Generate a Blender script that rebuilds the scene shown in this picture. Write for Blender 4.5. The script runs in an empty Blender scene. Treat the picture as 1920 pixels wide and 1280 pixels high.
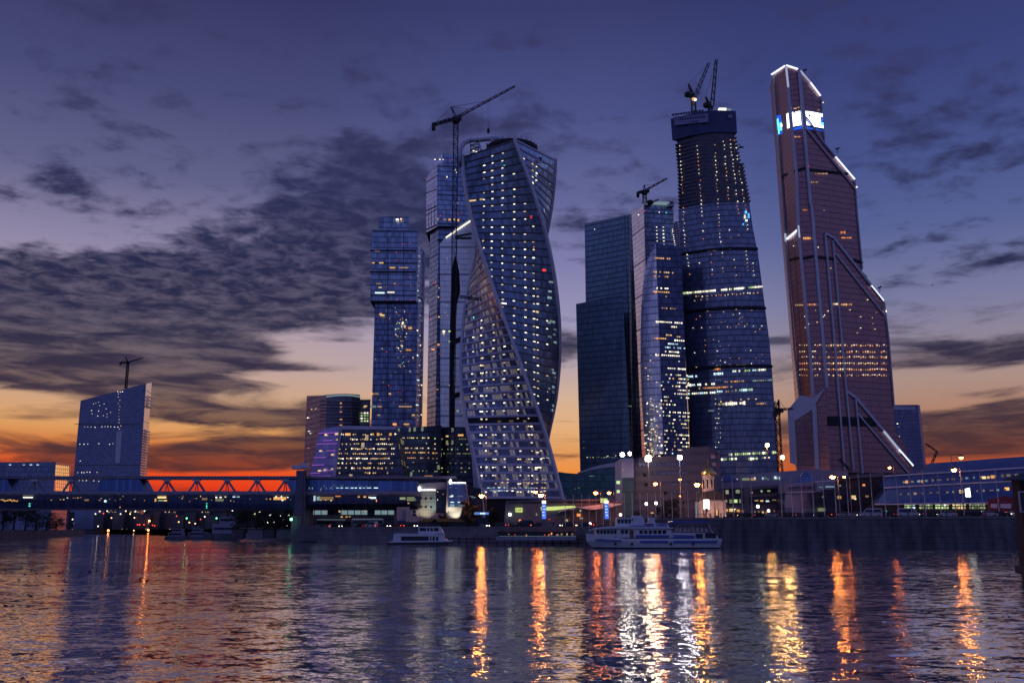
import bpy, math, random
from mathutils import Vector, Matrix
R = math.radians
rnd = random.Random(7)
SC = bpy.context.scene
COL = SC.collection

# ------------------------------------------------------------------ camera
F = 1750.0
PITCH = math.atan(353.0 / F)
CP, SP = math.cos(PITCH), math.sin(PITCH)
CAMZ = 4.0
cd = bpy.data.cameras.new('camera'); cam = bpy.data.objects.new('camera', cd); COL.objects.link(cam)
cd.sensor_width = 36.0; cd.lens = 36.0 * F / 1920.0
cam.location = (0, 0, CAMZ); cam.rotation_euler = (R(90) + PITCH, 0, 0)
cd.clip_start = 0.5; cd.clip_end = 60000
SC.camera = cam
SC.view_settings.view_transform = 'Standard'; SC.view_settings.look = 'None'
SC.view_settings.exposure = 0.12; SC.view_settings.gamma = 1.0; SC.view_settings.use_curve_mapping = False
SC.cycles.use_denoising = True
SC.cycles.max_bounces = 5; SC.cycles.diffuse_bounces = 2; SC.cycles.glossy_bounces = 4
SC.cycles.sample_clamp_indirect = 12.0; SC.cycles.sample_clamp_direct = 0.0
SC.cycles.caustics_reflective = False; SC.cycles.caustics_refractive = False

def ray(px, py):
    u = (px - 960.0) / F; v = (640.0 - py) / F
    return Vector((u, CP - v * SP, SP + v * CP))
def at(px, py, Y):
    r = ray(px, py); t = Y / r.y
    return Vector((r.x * t, Y, CAMZ + r.z * t))
def zat(py, Y): return at(960, py, Y).z
def yfor(py, z):
    r = ray(960, py); return (z - CAMZ) * r.y / r.z
def xz(px, py, Y, z):
    p = at(px, py, Y); p.z = z; return p
def srgb(r, g, b):
    f = lambda c: (c / 255 / 12.92) if c / 255 <= .04045 else ((c / 255 + .055) / 1.055) ** 2.4
    return (f(r), f(g), f(b), 1.0)

# ------------------------------------------------------------------ node helper
class NT:
    def __init__(s, tree): s.t = tree; s.n = tree.nodes; s.l = tree.links
    def new(s, typ, **kw):
        nd = s.n.new(typ)
        for k, v in kw.items(): setattr(nd, k, v)
        return nd
    def put(s, sock, v):
        if isinstance(v, bpy.types.NodeSocket): s.l.new(v, sock)
        elif v is not None: sock.default_value = v
    def m(s, op, a, b=None, c=None, clamp=False):
        nd = s.new('ShaderNodeMath', operation=op); nd.use_clamp = clamp
        s.put(nd.inputs[0], a); s.put(nd.inputs[1], b); s.put(nd.inputs[2], c)
        return nd.outputs[0]
    def vm(s, op, a, b=None, sc=None):
        nd = s.new('ShaderNodeVectorMath', operation=op)
        s.put(nd.inputs[0], a); s.put(nd.inputs[1], b)
        if sc is not None: s.put(nd.inputs['Scale'], sc)
        return nd.outputs[1] if op in ('LENGTH', 'DOT_PRODUCT') else nd.outputs[0]
    def mix(s, f, a, b):
        nd = s.new('ShaderNodeMix', data_type='RGBA')
        s.put(nd.inputs[0], f); s.put(nd.inputs[6], a); s.put(nd.inputs[7], b)
        return nd.outputs[2]
    def fmix(s, f, a, b):
        nd = s.new('ShaderNodeMix', data_type='FLOAT')
        s.put(nd.inputs[0], f); s.put(nd.inputs[2], a); s.put(nd.inputs[3], b)
        return nd.outputs[0]
    def ramp(s, f, stops, interp='LINEAR'):
        nd = s.new('ShaderNodeValToRGB'); cr = nd.color_ramp; cr.interpolation = interp
        while len(cr.elements) > 1: cr.elements.remove(cr.elements[-1])
        cr.elements[0].position = stops[0][0]; cr.elements[0].color = stops[0][1]
        for p, c in stops[1:]:
            e = cr.elements.new(p); e.color = c
        s.put(nd.inputs[0], f); return nd.outputs[0]
    def noise(s, vec, scale, detail=4, rough=.55, dist=0.0, dim='3D'):
        nd = s.new('ShaderNodeTexNoise', noise_dimensions=dim)
        s.put(nd.inputs['Vector'], vec); nd.inputs['Scale'].default_value = scale
        nd.inputs['Detail'].default_value = detail; nd.inputs['Roughness'].default_value = rough
        nd.inputs['Distortion'].default_value = dist
        return nd
    def smooth(s, x, a, b, lo=0.0, hi=1.0):
        nd = s.new('ShaderNodeMapRange', interpolation_type='SMOOTHSTEP')
        s.put(nd.inputs[0], x)
        for i, v in enumerate((a, b, lo, hi)): nd.inputs[i + 1].default_value = v
        return nd.outputs[0]

# ------------------------------------------------------------------ world: dusk sky with broken cloud
world = bpy.data.worlds.new('World'); SC.world = world; world.use_nodes = True
N = NT(world.node_tree); N.n.clear()
tc = N.new('ShaderNodeTexCoord'); D = tc.outputs['Generated']
sx = N.new('ShaderNodeSeparateXYZ'); N.l.new(D, sx.inputs[0])
X, Y_, Z = sx.outputs
deg = 180 / math.pi
EL = N.m('MULTIPLY', N.m('ARCSINE', Z), deg)
AZ = N.m('MULTIPLY', N.m('ARCTAN2', X, Y_), deg)
e01 = N.m('DIVIDE', N.m('MAXIMUM', EL, 0.0), 90.0, clamp=True)
def stops(lst): return [(e / 90.0, srgb(*c)) for e, c in lst]
warm = N.ramp(e01, stops([(0, (205, 48, 24)), (2.4, (222, 58, 26)), (3.2, (226, 78, 34)), (4.0, (212, 94, 44)), (4.8, (206, 120, 62)), (5.8, (214, 154, 96)), (7.5, (198, 158, 128)), (9.5, (184, 158, 154)),
        (12.5, (166, 150, 168)), (16, (138, 130, 160)), (20, (94, 95, 134)), (25, (69, 73, 115)), (31, (50, 53, 94)), (45, (52, 54, 104)), (90, (40, 48, 98))]))
cool = N.ramp(e01, stops([(0, (170, 62, 34)), (3.2, (190, 78, 38)), (4.8, (158, 92, 66)), (6.5, (170, 126, 104)), (8.5, (164, 138, 130)), (10.5, (138, 128, 146)),
        (13, (116, 118, 154)), (17, (84, 95, 144)), (21, (68, 80, 134)), (26, (56, 65, 118)), (32, (46, 51, 98)), (45, (48, 52, 104)), (90, (40, 48, 98))]))
back = N.ramp(e01, stops([(0, (74, 76, 110)), (4, (84, 88, 128)), (12, (92, 98, 150)), (25, (88, 96, 156)), (45, (72, 80, 138)), (90, (54, 62, 118))]))
midr = N.ramp(e01, stops([(0, (225, 105, 45)), (3.3, (232, 138, 62)), (4.6, (216, 148, 88)), (6, (220, 168, 118)), (8, (204, 170, 146)), (10, (174, 157, 165)),
        (12.5, (150, 145, 176)), (16, (124, 122, 166)), (20, (95, 99, 146)), (25, (72, 78, 129)), (31, (54, 58, 105)), (45, (50, 53, 104)), (90, (54, 62, 118))]))
sky = N.mix(N.smooth(AZ, -15.0, -1.0), warm, midr); sky = N.mix(N.smooth(AZ, 5.0, 19.0), sky, cool)
sky = N.mix(N.smooth(N.m('ABSOLUTE', AZ), 34.0, 95.0), sky, back)
# cloud coverage: broad patches by direction, broken up by noise on a flat cloud deck
azel = N.new('ShaderNodeCombineXYZ'); N.l.new(AZ, azel.inputs[0]); N.l.new(EL, azel.inputs[1])
bias = None
def patch(px, py, sxp, syp, amp, rot=0.0):
    global bias
    d = ray(px, py).normalized()
    mp = N.new('ShaderNodeMapping', vector_type='TEXTURE')
    N.l.new(azel.outputs[0], mp.inputs[0])
    k = .0315
    mp.inputs['Location'].default_value = (math.atan2(d.x, d.y) * deg, math.asin(d.z) * deg, 0)
    mp.inputs['Rotation'].default_value = (0, 0, R(rot))
    mp.inputs['Scale'].default_value = (sxp * k * 2.0, syp * k * 2.0, 1)
    g = N.new('ShaderNodeTexGradient', gradient_type='QUADRATIC_SPHERE'); N.l.new(mp.outputs[0], g.inputs[0])
    bias = N.m('MULTIPLY_ADD', g.outputs[1], amp * 1.25, bias if bias is not None else 0.0)
for a in [(100, 600, 330, 100, .55), (380, 570, 260, 80, .4), (640, 430, 240, 110, .28), (180, 690, 260, 40, .3), (1760, 260, 300, 110, .22), (1800, 120, 260, 80, .12), (60, 575, 330, 95, .55), (330, 560, 300, 90, .55, 4), (560, 490, 240, 110, .50, 20), (730, 380, 220, 120, .42, 25), (700, 270, 260, 90, .22, 10),
          (640, 560, 200, 70, .34), (160, 650, 300, 70, .55), (420, 700, 230, 50, .40), (120, 720, 160, 45, .25), (330, 775, 150, 26, .34), (60, 790, 130, 30, .38), (520, 835, 240, 46, .52),
          (420, 868, 230, 22, .50), (500, 770, 200, 22, .30), (560, 795, 130, 24, .30), (230, 750, 130, 20, .12), (110, 850, 240, 40, .42), (480, 850, 260, 26, .4), (330, 720, 260, 60, .2), (760, 460, 140, 60, .3), (430, 660, 150, 18, .1), (180, 260, 150, 170, .13), (60, 350, 160, 40, .26), (210, 380, 160, 40, .14),
          (1060, 650, 70, 80, .30), (1080, 440, 160, 110, .20), (1130, 300, 200, 90, .08), (980, 220, 180, 60, .16), (1460, 640, 120, 24, .36), (1830, 645, 230, 28, .42, -3), (1790, 675, 220, 20, .34), (1850, 495, 200, 22, .34, 7),
          (1860, 415, 160, 12, .26, 8), (1840, 775, 260, 18, .5), (1830, 815, 260, 40, .85), (1830, 845, 260, 16, .3), (1880, 740, 80, 20, .40), (1720, 90, 300, 90, .08), (1070, 790, 90, 8, .3), (1070, 855, 90, 8, .4), (900, 700, 300, 30, .1),
          (130, 445, 230, 60, -.30), (480, 625, 150, 30, -.4, 4), (470, 655, 60, 8, .35), (560, 690, 120, 9, .35), (640, 640, 70, 10, .3), (590, 660, 190, 66, -.55), (470, 700, 120, 18, -.3), (60, 745, 170, 20, -.45), (360, 800, 160, 16, -.5), (120, 800, 140, 14, -.4), (620, 720, 120, 30, -.3), (1065, 545, 80, 60, -.55), (1070, 720, 80, 40, -.3), (1500, 420, 160, 160, -.2), (400, 700, 90, 14, -.2), (260, 830, 140, 14, -.25), (470, 890, 300, 16, -.25), (330, 745, 110, 14, -.15)]:
    patch(*a)
dz = N.m('ADD', N.m('MAXIMUM', Z, 0.0), 0.10)
cx = N.new('ShaderNodeCombineXYZ'); N.l.new(N.m('DIVIDE', X, dz), cx.inputs[0]); N.l.new(N.m('DIVIDE', Y_, dz), cx.inputs[1])
n1a = N.noise(cx.outputs[0], 2.6, 4, .6, .3); n1b = N.noise(cx.outputs[0], 10.5, 8, .56, .15)
n1v = N.fmix(.58, n1a.outputs[0], n1b.outputs[0])
mp2 = N.new('ShaderNodeMapping'); N.l.new(azel.outputs[0], mp2.inputs[0]); mp2.inputs['Scale'].default_value = (.10, .52, 1); mp2.inputs['Rotation'].default_value = (0, 0, R(-3))
n2 = N.noise(mp2.outputs[0], 1.0, 7, .6, .8)
low = N.smooth(EL, 17.0, 8.0)
nz = N.fmix(low, n1v, n2.outputs[0])
dens = N.smooth(N.m('ADD', N.m('MULTIPLY', N.m('SUBTRACT', nz, .5), N.fmix(low, 3.1, 2.8)), N.m('MULTIPLY', bias, 1.2)), .03, .66)
n3 = N.noise(cx.outputs[0], 15.0, 6, .62, .4)
mp4 = N.new('ShaderNodeMapping'); N.l.new(azel.outputs[0], mp4.inputs[0]); mp4.inputs['Scale'].default_value = (.22, 1.4, 1)
n4 = N.noise(mp4.outputs[0], 1.0, 6, .6, .5)
ccol = N.ramp(e01, stops([(0, (110, 42, 36)), (3.6, (86, 48, 46)), (5.5, (70, 50, 56)), (8, (60, 50, 66)), (11, (46, 45, 70)), (14, (38, 40, 70)), (20, (44, 47, 82)), (28, (54, 54, 94)), (90, (36, 40, 80))]))
tex = N.smooth(N.fmix(low, n3.outputs[0], n4.outputs[0]), .32, .62, .74, 1.0)
sky = N.mix(N.m('MULTIPLY', dens, tex), sky, ccol)
# below the horizon: dark ground light
sky = N.mix(N.smooth(EL, -.2, -1.0), sky, srgb(30, 32, 52))
bg = N.new('ShaderNodeBackground'); N.l.new(sky, bg.inputs[0]); bg.inputs[1].default_value = 1.0
wo = N.new('ShaderNodeOutputWorld'); N.l.new(bg.outputs[0], wo.inputs[0])

# the sun is down: only a trace of red light skims in along the horizon
sd = bpy.data.lights.new('sun', 'SUN'); sd.energy = 0.03; sd.angle = R(60); sd.color = (1, .45, .25)
so = bpy.data.objects.new('sun', sd); COL.objects.link(so); so.rotation_euler = (R(-88), 0, R(17))

# ------------------------------------------------------------------ materials
MATS = {}
def mat(name):
    m = bpy.data.materials.new(name); m.use_nodes = True
    n = NT(m.node_tree); n.n.clear(); MATS[name] = m
    out = n.new('ShaderNodeOutputMaterial'); return m, n, out
def plain(name, col, rough=.6, metal=0.0, var=.25, scale=.6, stretch=(1, 1, 1), bump=0.0):
    m, n, out = mat(name)
    p = n.new('ShaderNodeBsdfPrincipled'); n.l.new(p.outputs[0], out.inputs[0])
    tcn = n.new('ShaderNodeTexCoord'); mp = n.new('ShaderNodeMapping'); n.l.new(tcn.outputs['Object'], mp.inputs[0]); mp.inputs['Scale'].default_value = stretch
    ns = n.noise(mp.outputs[0], scale, 6, .6)
    c = n.mix(n.smooth(ns.outputs[0], .3, .7), tuple(x * (1 - var) for x in col[:3]) + (1,), tuple(min(1, x * (1 + var)) for x in col[:3]) + (1,))
    n.put(p.inputs['Base Color'], c); p.inputs['Roughness'].default_value = rough; p.inputs['Metallic'].default_value = metal
    if bump:
        b = n.new('ShaderNodeBump'); b.inputs['Strength'].default_value = bump; n.l.new(ns.outputs[0], b.inputs['Height']); n.l.new(b.outputs[0], p.inputs['Normal'])
    return m
def glow(name, col, s, sample=False):
    m, n, out = mat(name)
    e = n.new('ShaderNodeEmission'); e.inputs[0].default_value = tuple(col) + (1,); e.inputs[1].default_value = s
    n.l.new(e.outputs[0], out.inputs[0])
    m.cycles.emission_sampling = 'FRONT_BACK' if sample else 'NONE'
    return m
def facade(name, glass, wu=1.5, hf=3.6, mw=.10, bw=.16, frame=(.02, .025, .045, 1), metal=.85, rough=.10, jit=.02, tint=.5,
           lit=0.0, litcol=(1, .75, .45, 1), lits=.5, cluster=.5, big=0, seed=0.0, midband=0.0, soften=.6):
    """curtain wall: panes, mullions and spandrel bands by UV in metres; each pane tilts a little; a few rooms are lit"""
    m, n, out = mat(name)
    p = n.new('ShaderNodeBsdfPrincipled'); n.l.new(p.outputs[0], out.inputs[0])
    uv = n.new('ShaderNodeUVMap'); uv.uv_map = 'UVMap'
    s = n.new('ShaderNodeSeparateXYZ'); n.l.new(uv.outputs[0], s.inputs[0])
    u = n.m('DIVIDE', s.outputs[0], wu); v = n.m('DIVIDE', s.outputs[1], hf)
    cu, cv = n.m('FLOOR', u), n.m('FLOOR', v); fu, fv = n.m('FRACT', u), n.m('FRACT', v)
    mask = n.m('MAXIMUM', n.m('LESS_THAN', fu, mw), n.m('LESS_THAN', fv, bw))
    if midband: mask = n.m('MAXIMUM', mask, n.m('MULTIPLY', n.m('LESS_THAN', n.m('ABSOLUTE', n.m('SUBTRACT', fv, .55)), .03), midband))
    if big:
        mask = n.m('MAXIMUM', mask, n.m('LESS_THAN', n.m('FRACT', n.m('DIVIDE', v, big)), .25 / big * 1.6))
    c = n.new('ShaderNodeCombineXYZ'); n.l.new(cu, c.inputs[0]); n.l.new(cv, c.inputs[1]); c.inputs[2].default_value = seed
    w = n.new('ShaderNodeTexWhiteNoise', noise_dimensions='3D'); n.l.new(c.outputs[0], w.inputs[0])
    lo = n.noise(n.vm('MULTIPLY', c.outputs[0], (.11, .17, 1)), 1.0, 3, .6)
    tv = n.m('ADD', n.m('MULTIPLY', n.m('ADD', w.outputs[0], n.m('SUBTRACT', lo.outputs[0], .5)), tint), 1 - tint * .5)
    gcol = n.vm('SCALE', tuple(glass[:3]), sc=tv)
    soft = n.m('MULTIPLY', mask, soften)
    n.put(p.inputs['Base Color'], n.mix(soft, gcol, frame))
    n.put(p.inputs['Metallic'], n.fmix(soft, metal, 0.0)); n.put(p.inputs['Roughness'], n.fmix(soft, rough + .2, .5))
    g = n.new('ShaderNodeNewGeometry')
    nn = n.vm('NORMALIZE', n.vm('ADD', g.outputs['Normal'], n.vm('SCALE', n.vm('SUBTRACT', w.outputs[1], (.5, .5, .5)), sc=jit)))
    n.l.new(nn, p.inputs['Normal'])
    if lit > 0:
        row = n.new('ShaderNodeTexWhiteNoise', noise_dimensions='2D')
        rc = n.new('ShaderNodeCombineXYZ'); n.l.new(cv, rc.inputs[1]); rc.inputs[0].default_value = 3.3 + seed; n.l.new(rc.outputs[0], row.inputs[0])
        cl = n.noise(n.vm('MULTIPLY', c.outputs[0], (.22, .75, 1)), 1.0, 2, .5)
        sc_ = n.m('ADD', n.m('MULTIPLY', w.outputs[0], 1 - cluster), n.m('MULTIPLY', n.m('ADD', n.m('MULTIPLY', cl.outputs[0], .7), n.m('MULTIPLY', row.outputs[0], .3)), cluster))
        on = n.m('MULTIPLY', n.m('GREATER_THAN', sc_, 1 - lit), n.m('SUBTRACT', 1.0, mask))
        inner = n.noise(n.vm('MULTIPLY', uv.outputs[0], (1.1, 1.6, 1)), 1.0, 3, .6)
        p.inputs['Emission Color'].default_value = litcol
        n.put(p.inputs['Emission Strength'], n.m('MULTIPLY', on, n.m('MULTIPLY', n.m('ADD', inner.outputs[0], -.15), lits * 2)))
        m.cycles.emission_sampling = 'NONE'
    return m

# ------------------------------------------------------------------ geometry helper
BASE = {}
class MB:
    def __init__(s): s.v = []; s.f = []; s.uv = []; s.mi = []; s.mats = []
    def mid(s, m):
        if m not in s.mats: s.mats.append(m)
        return s.mats.index(m)
    def face(s, pts, m, uv=None):
        i = len(s.v); s.v += [Vector(p) for p in pts]; s.f.append(tuple(range(i, i + len(pts)))); s.mi.append(s.mid(m))
        s.uv.append(uv or [(p[0], p[2]) for p in pts]); return s
    def loft(s, rings, m, closed=True, cap=None, mats=None, bottom=False):
        """rings of points, bottom to top; UV = arc length of the first ring, height"""
        n = len(rings[0]); cum = [0]
        for i in range(n): cum.append(cum[-1] + (Vector(rings[0][(i + 1) % n]) - Vector(rings[0][i])).length)
        for a, b in zip(rings[:-1], rings[1:]):
            for i in range(n if closed else n - 1):
                j = (i + 1) % n; mm = mats[i % len(mats)] if mats else m
                s.face([a[i], a[j], b[j], b[i]], mm, [(cum[i], a[i][2]), (cum[i + 1], a[j][2]), (cum[i + 1], b[j][2]), (cum[i], b[i][2])])
        if cap: s.face(rings[-1], cap)
        if bottom: s.face(list(reversed(rings[0])), cap or m)
        return s
    def box(s, c, size, m, rz=0.0, M=None):
        hx, hy, hz = size[0] / 2, size[1] / 2, size[2] / 2
        r = M or Matrix.Rotation(rz, 3, 'Z'); c = Vector(c)
        P = [c + r @ Vector((x, y, z)) for z in (-hz, hz) for x, y in ((-hx, -hy), (hx, -hy), (hx, hy), (-hx, hy))]
        for q, (du, dv) in (((0, 1, 5, 4), (0, 2)), ((1, 2, 6, 5), (1, 2)), ((2, 3, 7, 6), (0, 2)), ((3, 0, 4, 7), (1, 2)), ((4, 5, 6, 7), (0, 1)), ((3, 2, 1, 0), (0, 1))):
            w = (size[0], size[1], size[2]); a, b = w[du], w[dv]
            s.face([P[k] for k in q], m, [(0, 0), (a, 0), (a, b), (0, b)] if dv == 1 else [(0, P[q[0]].z), (a, P[q[1]].z), (a, P[q[2]].z), (0, P[q[3]].z)])
        return s
    def bar(s, p, q, w, m, w2=None, up=(0, 0, 1)):
        p, q = Vector(p), Vector(q); d = q - p; L = d.length
        if L < 1e-6: return s
        d.normalize(); a = d.cross(Vector(up))
        if a.length < 1e-3: a = d.cross(Vector((0, 1, 0)))
        a.normalize(); b = a.cross(d)
        M = Matrix((a, d, b)).transposed()
        return s.box((p + q) / 2, (w, L, w2 or w), m, M=M)
    def tube(s, pts, r, m, n=8, cap=True):
        pts = [Vector(p) for p in pts]; rs = r if isinstance(r, (list, tuple)) else [r] * len(pts); rings = []
        for i, p in enumerate(pts):
            d = (pts[min(i + 1, len(pts) - 1)] - pts[max(i - 1, 0)]).normalized()
            a = d.cross(Vector((0, 0, 1)))
            if a.length < 1e-3: a = Vector((1, 0, 0))
            a.normalize(); b = a.cross(d)
            rings.append([p + (a * math.cos(t) + b * math.sin(t)) * rs[i] for t in [2 * math.pi * k / n for k in range(n)]])
        for A, B in zip(rings[:-1], rings[1:]):
            for k in range(n): s.face([A[k], B[k], B[(k + 1) % n], A[(k + 1) % n]], m)
        if cap: s.face(list(rings[0]), m); s.face(list(reversed(rings[-1])), m)
        return s
    def lathe(s, c, prof, m, n=16):
        c = Vector(c)
        rings = [[c + Vector((r * math.cos(2 * math.pi * k / n), r * math.sin(2 * math.pi * k / n), z)) for k in range(n)] for r, z in prof]
        for A, B in zip(rings[:-1], rings[1:]):
            for k in range(n): s.face([A[k], A[(k + 1) % n], B[(k + 1) % n], B[k]], m)
        s.face(list(reversed(rings[0])), m); s.face(rings[-1], m)
        return s
    def ball(s, c, r, m, n=10):
        prof = [(r * math.sin(math.pi * (i + .02) / (n + .04)), -r * math.cos(math.pi * (i + .02) / (n + .04))) for i in range(n + 1)]
        return s.lathe(c, prof, m, max(8, n))
    def prism(s, pts, off, m, mside=None):
        """extrude a closed outline (list of points) by the vector off"""
        pts = [Vector(p) for p in pts]; off = Vector(off); q = [p + off for p in pts]
        s.face(pts, m); s.face(list(reversed(q)), mside or m)
        for i in range(len(pts)):
            j = (i + 1) % len(pts); L = (pts[j] - pts[i]).length
            s.face([pts[j], pts[i], q[i], q[j]], mside or m, [(0, pts[j].z), (0, pts[i].z), (off.length, q[i].z), (off.length, q[j].z)])
        return s
    def lattice(s, p, q, w, bays, m, t=.22, n=4):
        p, q = Vector(p), Vector(q); d = (q - p).normalized(); a = d.cross(Vector((0, 1, 0)))
        if a.length < 1e-3: a = Vector((1, 0, 0))
        a.normalize(); b = a.cross(d)
        w0, w1 = w if isinstance(w, tuple) else (w, w)
        offs = [(-1, -1), (1, -1), (1, 1), (-1, 1)] if n == 4 else [(-1, -.6), (1, -.6), (0, 1)]
        P = lambda i, k: p.lerp(q, i / bays) + (a * offs[k][0] + b * offs[k][1]) * (w0 + (w1 - w0) * i / bays) / 2
        for k in range(n): s.bar(P(0, k), P(bays, k), t * 1.35, m, up=(0, 1, 0))
        for i in range(bays):
            for k in range(n):
                k2 = (k + 1) % n
                s.bar(P(i, k if i % 2 else k2), P(i + 1, k2 if i % 2 else k), t * .8, m, up=(0, 1, 0))
                if i % 2 == 0: s.bar(P(i, k), P(i, k2), t * .8, m, up=(0, 1, 0))
        return s
    def build(s, name, parent=None, smooth=False):
        me = bpy.data.meshes.new(name); b = Vector(BASE.get(parent.name, (0, 0, 0))) if parent else Vector((0, 0, 0))
        me.from_pydata([tuple(v - b) for v in s.v], [], s.f)
        for m in s.mats: me.materials.append(m)
        uvl = me.uv_layers.new(name='UVMap')
        flat = [c for f in s.uv for q in f for c in q]
        uvl.data.foreach_set('uv', flat)
        me.polygons.foreach_set('material_index', s.mi)
        if smooth:
            import bmesh
            bm = bmesh.new(); bm.from_mesh(me); bmesh.ops.remove_doubles(bm, verts=bm.verts, dist=1e-4); bm.to_mesh(me); bm.free()
            me.polygons.foreach_set('use_smooth', [True] * len(me.polygons))
        me.update()
        o = bpy.data.objects.new(name, me); COL.objects.link(o)
        if parent: o.parent = parent; BASE[o.name] = tuple(b)
        return o
def tag(o, label, cat=None, group=None, kind=None):
    if label: o['label'] = label
    if cat: o['category'] = cat
    if group: o['group'] = group
    if kind: o['kind'] = kind
    return o
def thing(name, base, label, cat, group=None):
    o = bpy.data.objects.new(name, None); COL.objects.link(o); o.location = base; o.empty_display_size = 1; BASE[o.name] = tuple(base)
    return tag(o, label, cat, group)
KIDS = {}
def copy_tree(o, parent=None):
    c = o.copy(); COL.objects.link(c)
    if parent: c.parent = parent
    for ch in list(o.children): copy_tree(ch, c)
    return c

class Pl:
    """a vertical plane through two ground points, met by the sight line of a pixel"""
    def __init__(s, a, b):
        s.a = Vector((a[0], a[1], 0)); s.b = Vector((b[0], b[1], 0)); s.d = (s.b - s.a).normalized(); s.n = Vector((s.d.y, -s.d.x, 0))
        if s.n.y > 0: s.n = -s.n
    def at(s, px, py):
        r = ray(px, py); o = Vector((0, 0, CAMZ)); t = (s.a - o).dot(s.n) / r.dot(s.n); return o + r * t
def plane_px(pxa, pya, Ya, pxb, pyb, Yb): return Pl(at(pxa, pya, Ya), at(pxb, pyb, Yb))

GL = {}
GLT = (('warm', (1, .66, .30), 1.15), ('amber', (1, .50, .16), 1.05), ('white', (1, .88, .66), 2.2), ('cool', (.62, .90, 1), 1.5), ('green', (.62, .85, .38), .9), ('red', (1, .05, .04), 1.6),
                 ('magenta', (.62, .22, 1), .45), ('dim', (1, .62, .34), .45), ('dimcool', (.55, .8, .9), .35), ('teal', (.1, .9, .65), 1.6), ('blue', (.08, .45, 1), 2.0), ('orange', (1, .34, .12), 1.1), ('dimgreen', (.65, .75, .45), .35), ('dimmer', (1, .72, .45), .18))
for k, c, st in GLT:
    GL[k] = glow('glow_' + k, c, st * .8)
GLV = {k: [m, m, m] for k, m in GL.items()}
for k, c, st in GLT:
    GLV[k] = [GL[k], glow('glow_low_' + k, c, st * .42), glow('glow_mid_' + k, c, st * .62), glow('glow_high_' + k, c, st * 1.05)]
class Lit:
    """lit rooms and ceiling lamps seen through a facade: the 100 largest are parts, any rest is one stuff part"""
    def __init__(s): s.q = []
    def add(s, c, d, n, w, h, m, tilt=0.0):
        w *= .86 * rnd.uniform(.75, 1.15); h *= .82 * rnd.uniform(.75, 1.1); s.q.append((w * h, Vector(c), Vector(d), Vector(n), w, h, m, tilt))
    def px(s, pl, px, py, wpx, hpx, m, out=.25):
        c = pl.at(px, py); k = c.y / F
        s.add(c + pl.n * out, pl.d, pl.n, wpx * k, hpx * k, m)
    def shape(s, mb, q):
        _, c, d, n, w, h, m, tilt = q
        d = d.normalized(); u = Vector((0, 0, 1)); M = Matrix((d, -n.normalized(), u)).transposed()
        mb.box(c, (w, .12, h), m if not isinstance(m, str) else rnd.choice(GLV[m]), M=M)
    def build(s, parent, name='lit_window'):
        s.q.sort(key=lambda q: -q[0])
        for q in s.q[:100]:
            mb = MB(); s.shape(mb, q); mb.build(name, parent)
        if len(s.q) > 100:
            mb = MB()
            for q in s.q[100:]: s.shape(mb, q)
            tag(mb.build(name + 's', parent), None, kind='stuff')
def pick(*w): return rnd.choices([a for a, _ in w], [b for _, b in w])[0]
# ------------------------------------------------------------------ setting: water, banks, roads
def water_mat():
    m, n, out = mat('river_water')
    p = n.new('ShaderNodeBsdfPrincipled'); n.l.new(p.outputs[0], out.inputs[0])
    p.inputs['Base Color'].default_value = (.86, .88, 1.0, 1); p.inputs['Metallic'].default_value = 1.0; p.inputs['Roughness'].default_value = .05
    tcn = n.new('ShaderNodeTexCoord'); o = tcn.outputs['Object']
    def grad(scale, stretch, rot, det, rough=.5, dist=.4):
        mp = n.new('ShaderNodeMapping'); n.l.new(o, mp.inputs[0]); mp.inputs['Rotation'].default_value = (0, 0, R(rot)); mp.inputs['Scale'].default_value = (stretch, 1, 1)
        ns = n.noise(mp.outputs[0], scale, det, rough, dist); return n.vm('SUBTRACT', ns.outputs[1], (.5, .5, .5))
    big = n.vm('MULTIPLY', grad(.16, .5, 8, 2), (.06, .12, 0))
    mid = n.vm('MULTIPLY', grad(1.5, .6, -6, 3), (.24, .36, 0))
    sm = n.vm('MULTIPLY', grad(6.5, .7, 14, 2), (.26, .32, 0))
    # calmer and rougher lanes across the river
    mp = n.new('ShaderNodeMapping'); n.l.new(o, mp.inputs[0]); mp.inputs['Scale'].default_value = (.25, 1, 1)
    ln = n.noise(mp.outputs[0], .03, 3, .5); k = n.smooth(ln.outputs[0], .35, .65, .65, 1.25)
    s = n.vm('ADD', n.vm('ADD', big, mid), sm)
    v = n.vm('ADD', n.vm('SCALE', s, sc=k), (0, 0, 1)); n.l.new(n.vm('NORMALIZE', v), p.inputs['Normal'])
    return m
WATER = water_mat()
mb = MB(); mb.face([(-9000, -600, 0), (9000, -600, 0), (9000, 9000, 0), (-9000, 9000, 0)], WATER); tag(mb.build('water'), 'dark rippled river water with long lamp reflections', kind='structure')

EARTH = plain('dark_ground', (.06, .06, .06, 1), .9, scale=.05)
STONE = plain('embankment_stone', (.14, .135, .15, 1), .8, var=.45, scale=.5, stretch=(1, 1, .22), bump=.2)
STONE_L = plain('pale_embankment_stone', (.23, .22, .24, 1), .8, var=.25, scale=.2)
ASPH = plain('asphalt', (.05, .05, .052, 1), .6, scale=.4)
PAVE = plain('pavement_stone', (.22, .21, .2, 1), .7, scale=.8)
RIM = plain('stone_coping', (.26, .25, .25, 1), .7, scale=1)
IRON = plain('dark_iron', (.03, .03, .035, 1), .5, metal=.3)
STEEL = plain('grey_steel', (.18, .19, .21, 1), .45, metal=.5)
WHITE = plain('white_paint', (.72, .73, .76, 1), .45, var=.08)
LILAC = plain('pale_rib_panel', (.68, .70, .80, 1), .4, metal=.15, var=.06, scale=.1)
BAND = plain('pale_band_panel', (.62, .62, .76, 1), .35, metal=.2, var=.1, scale=.15)
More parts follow.
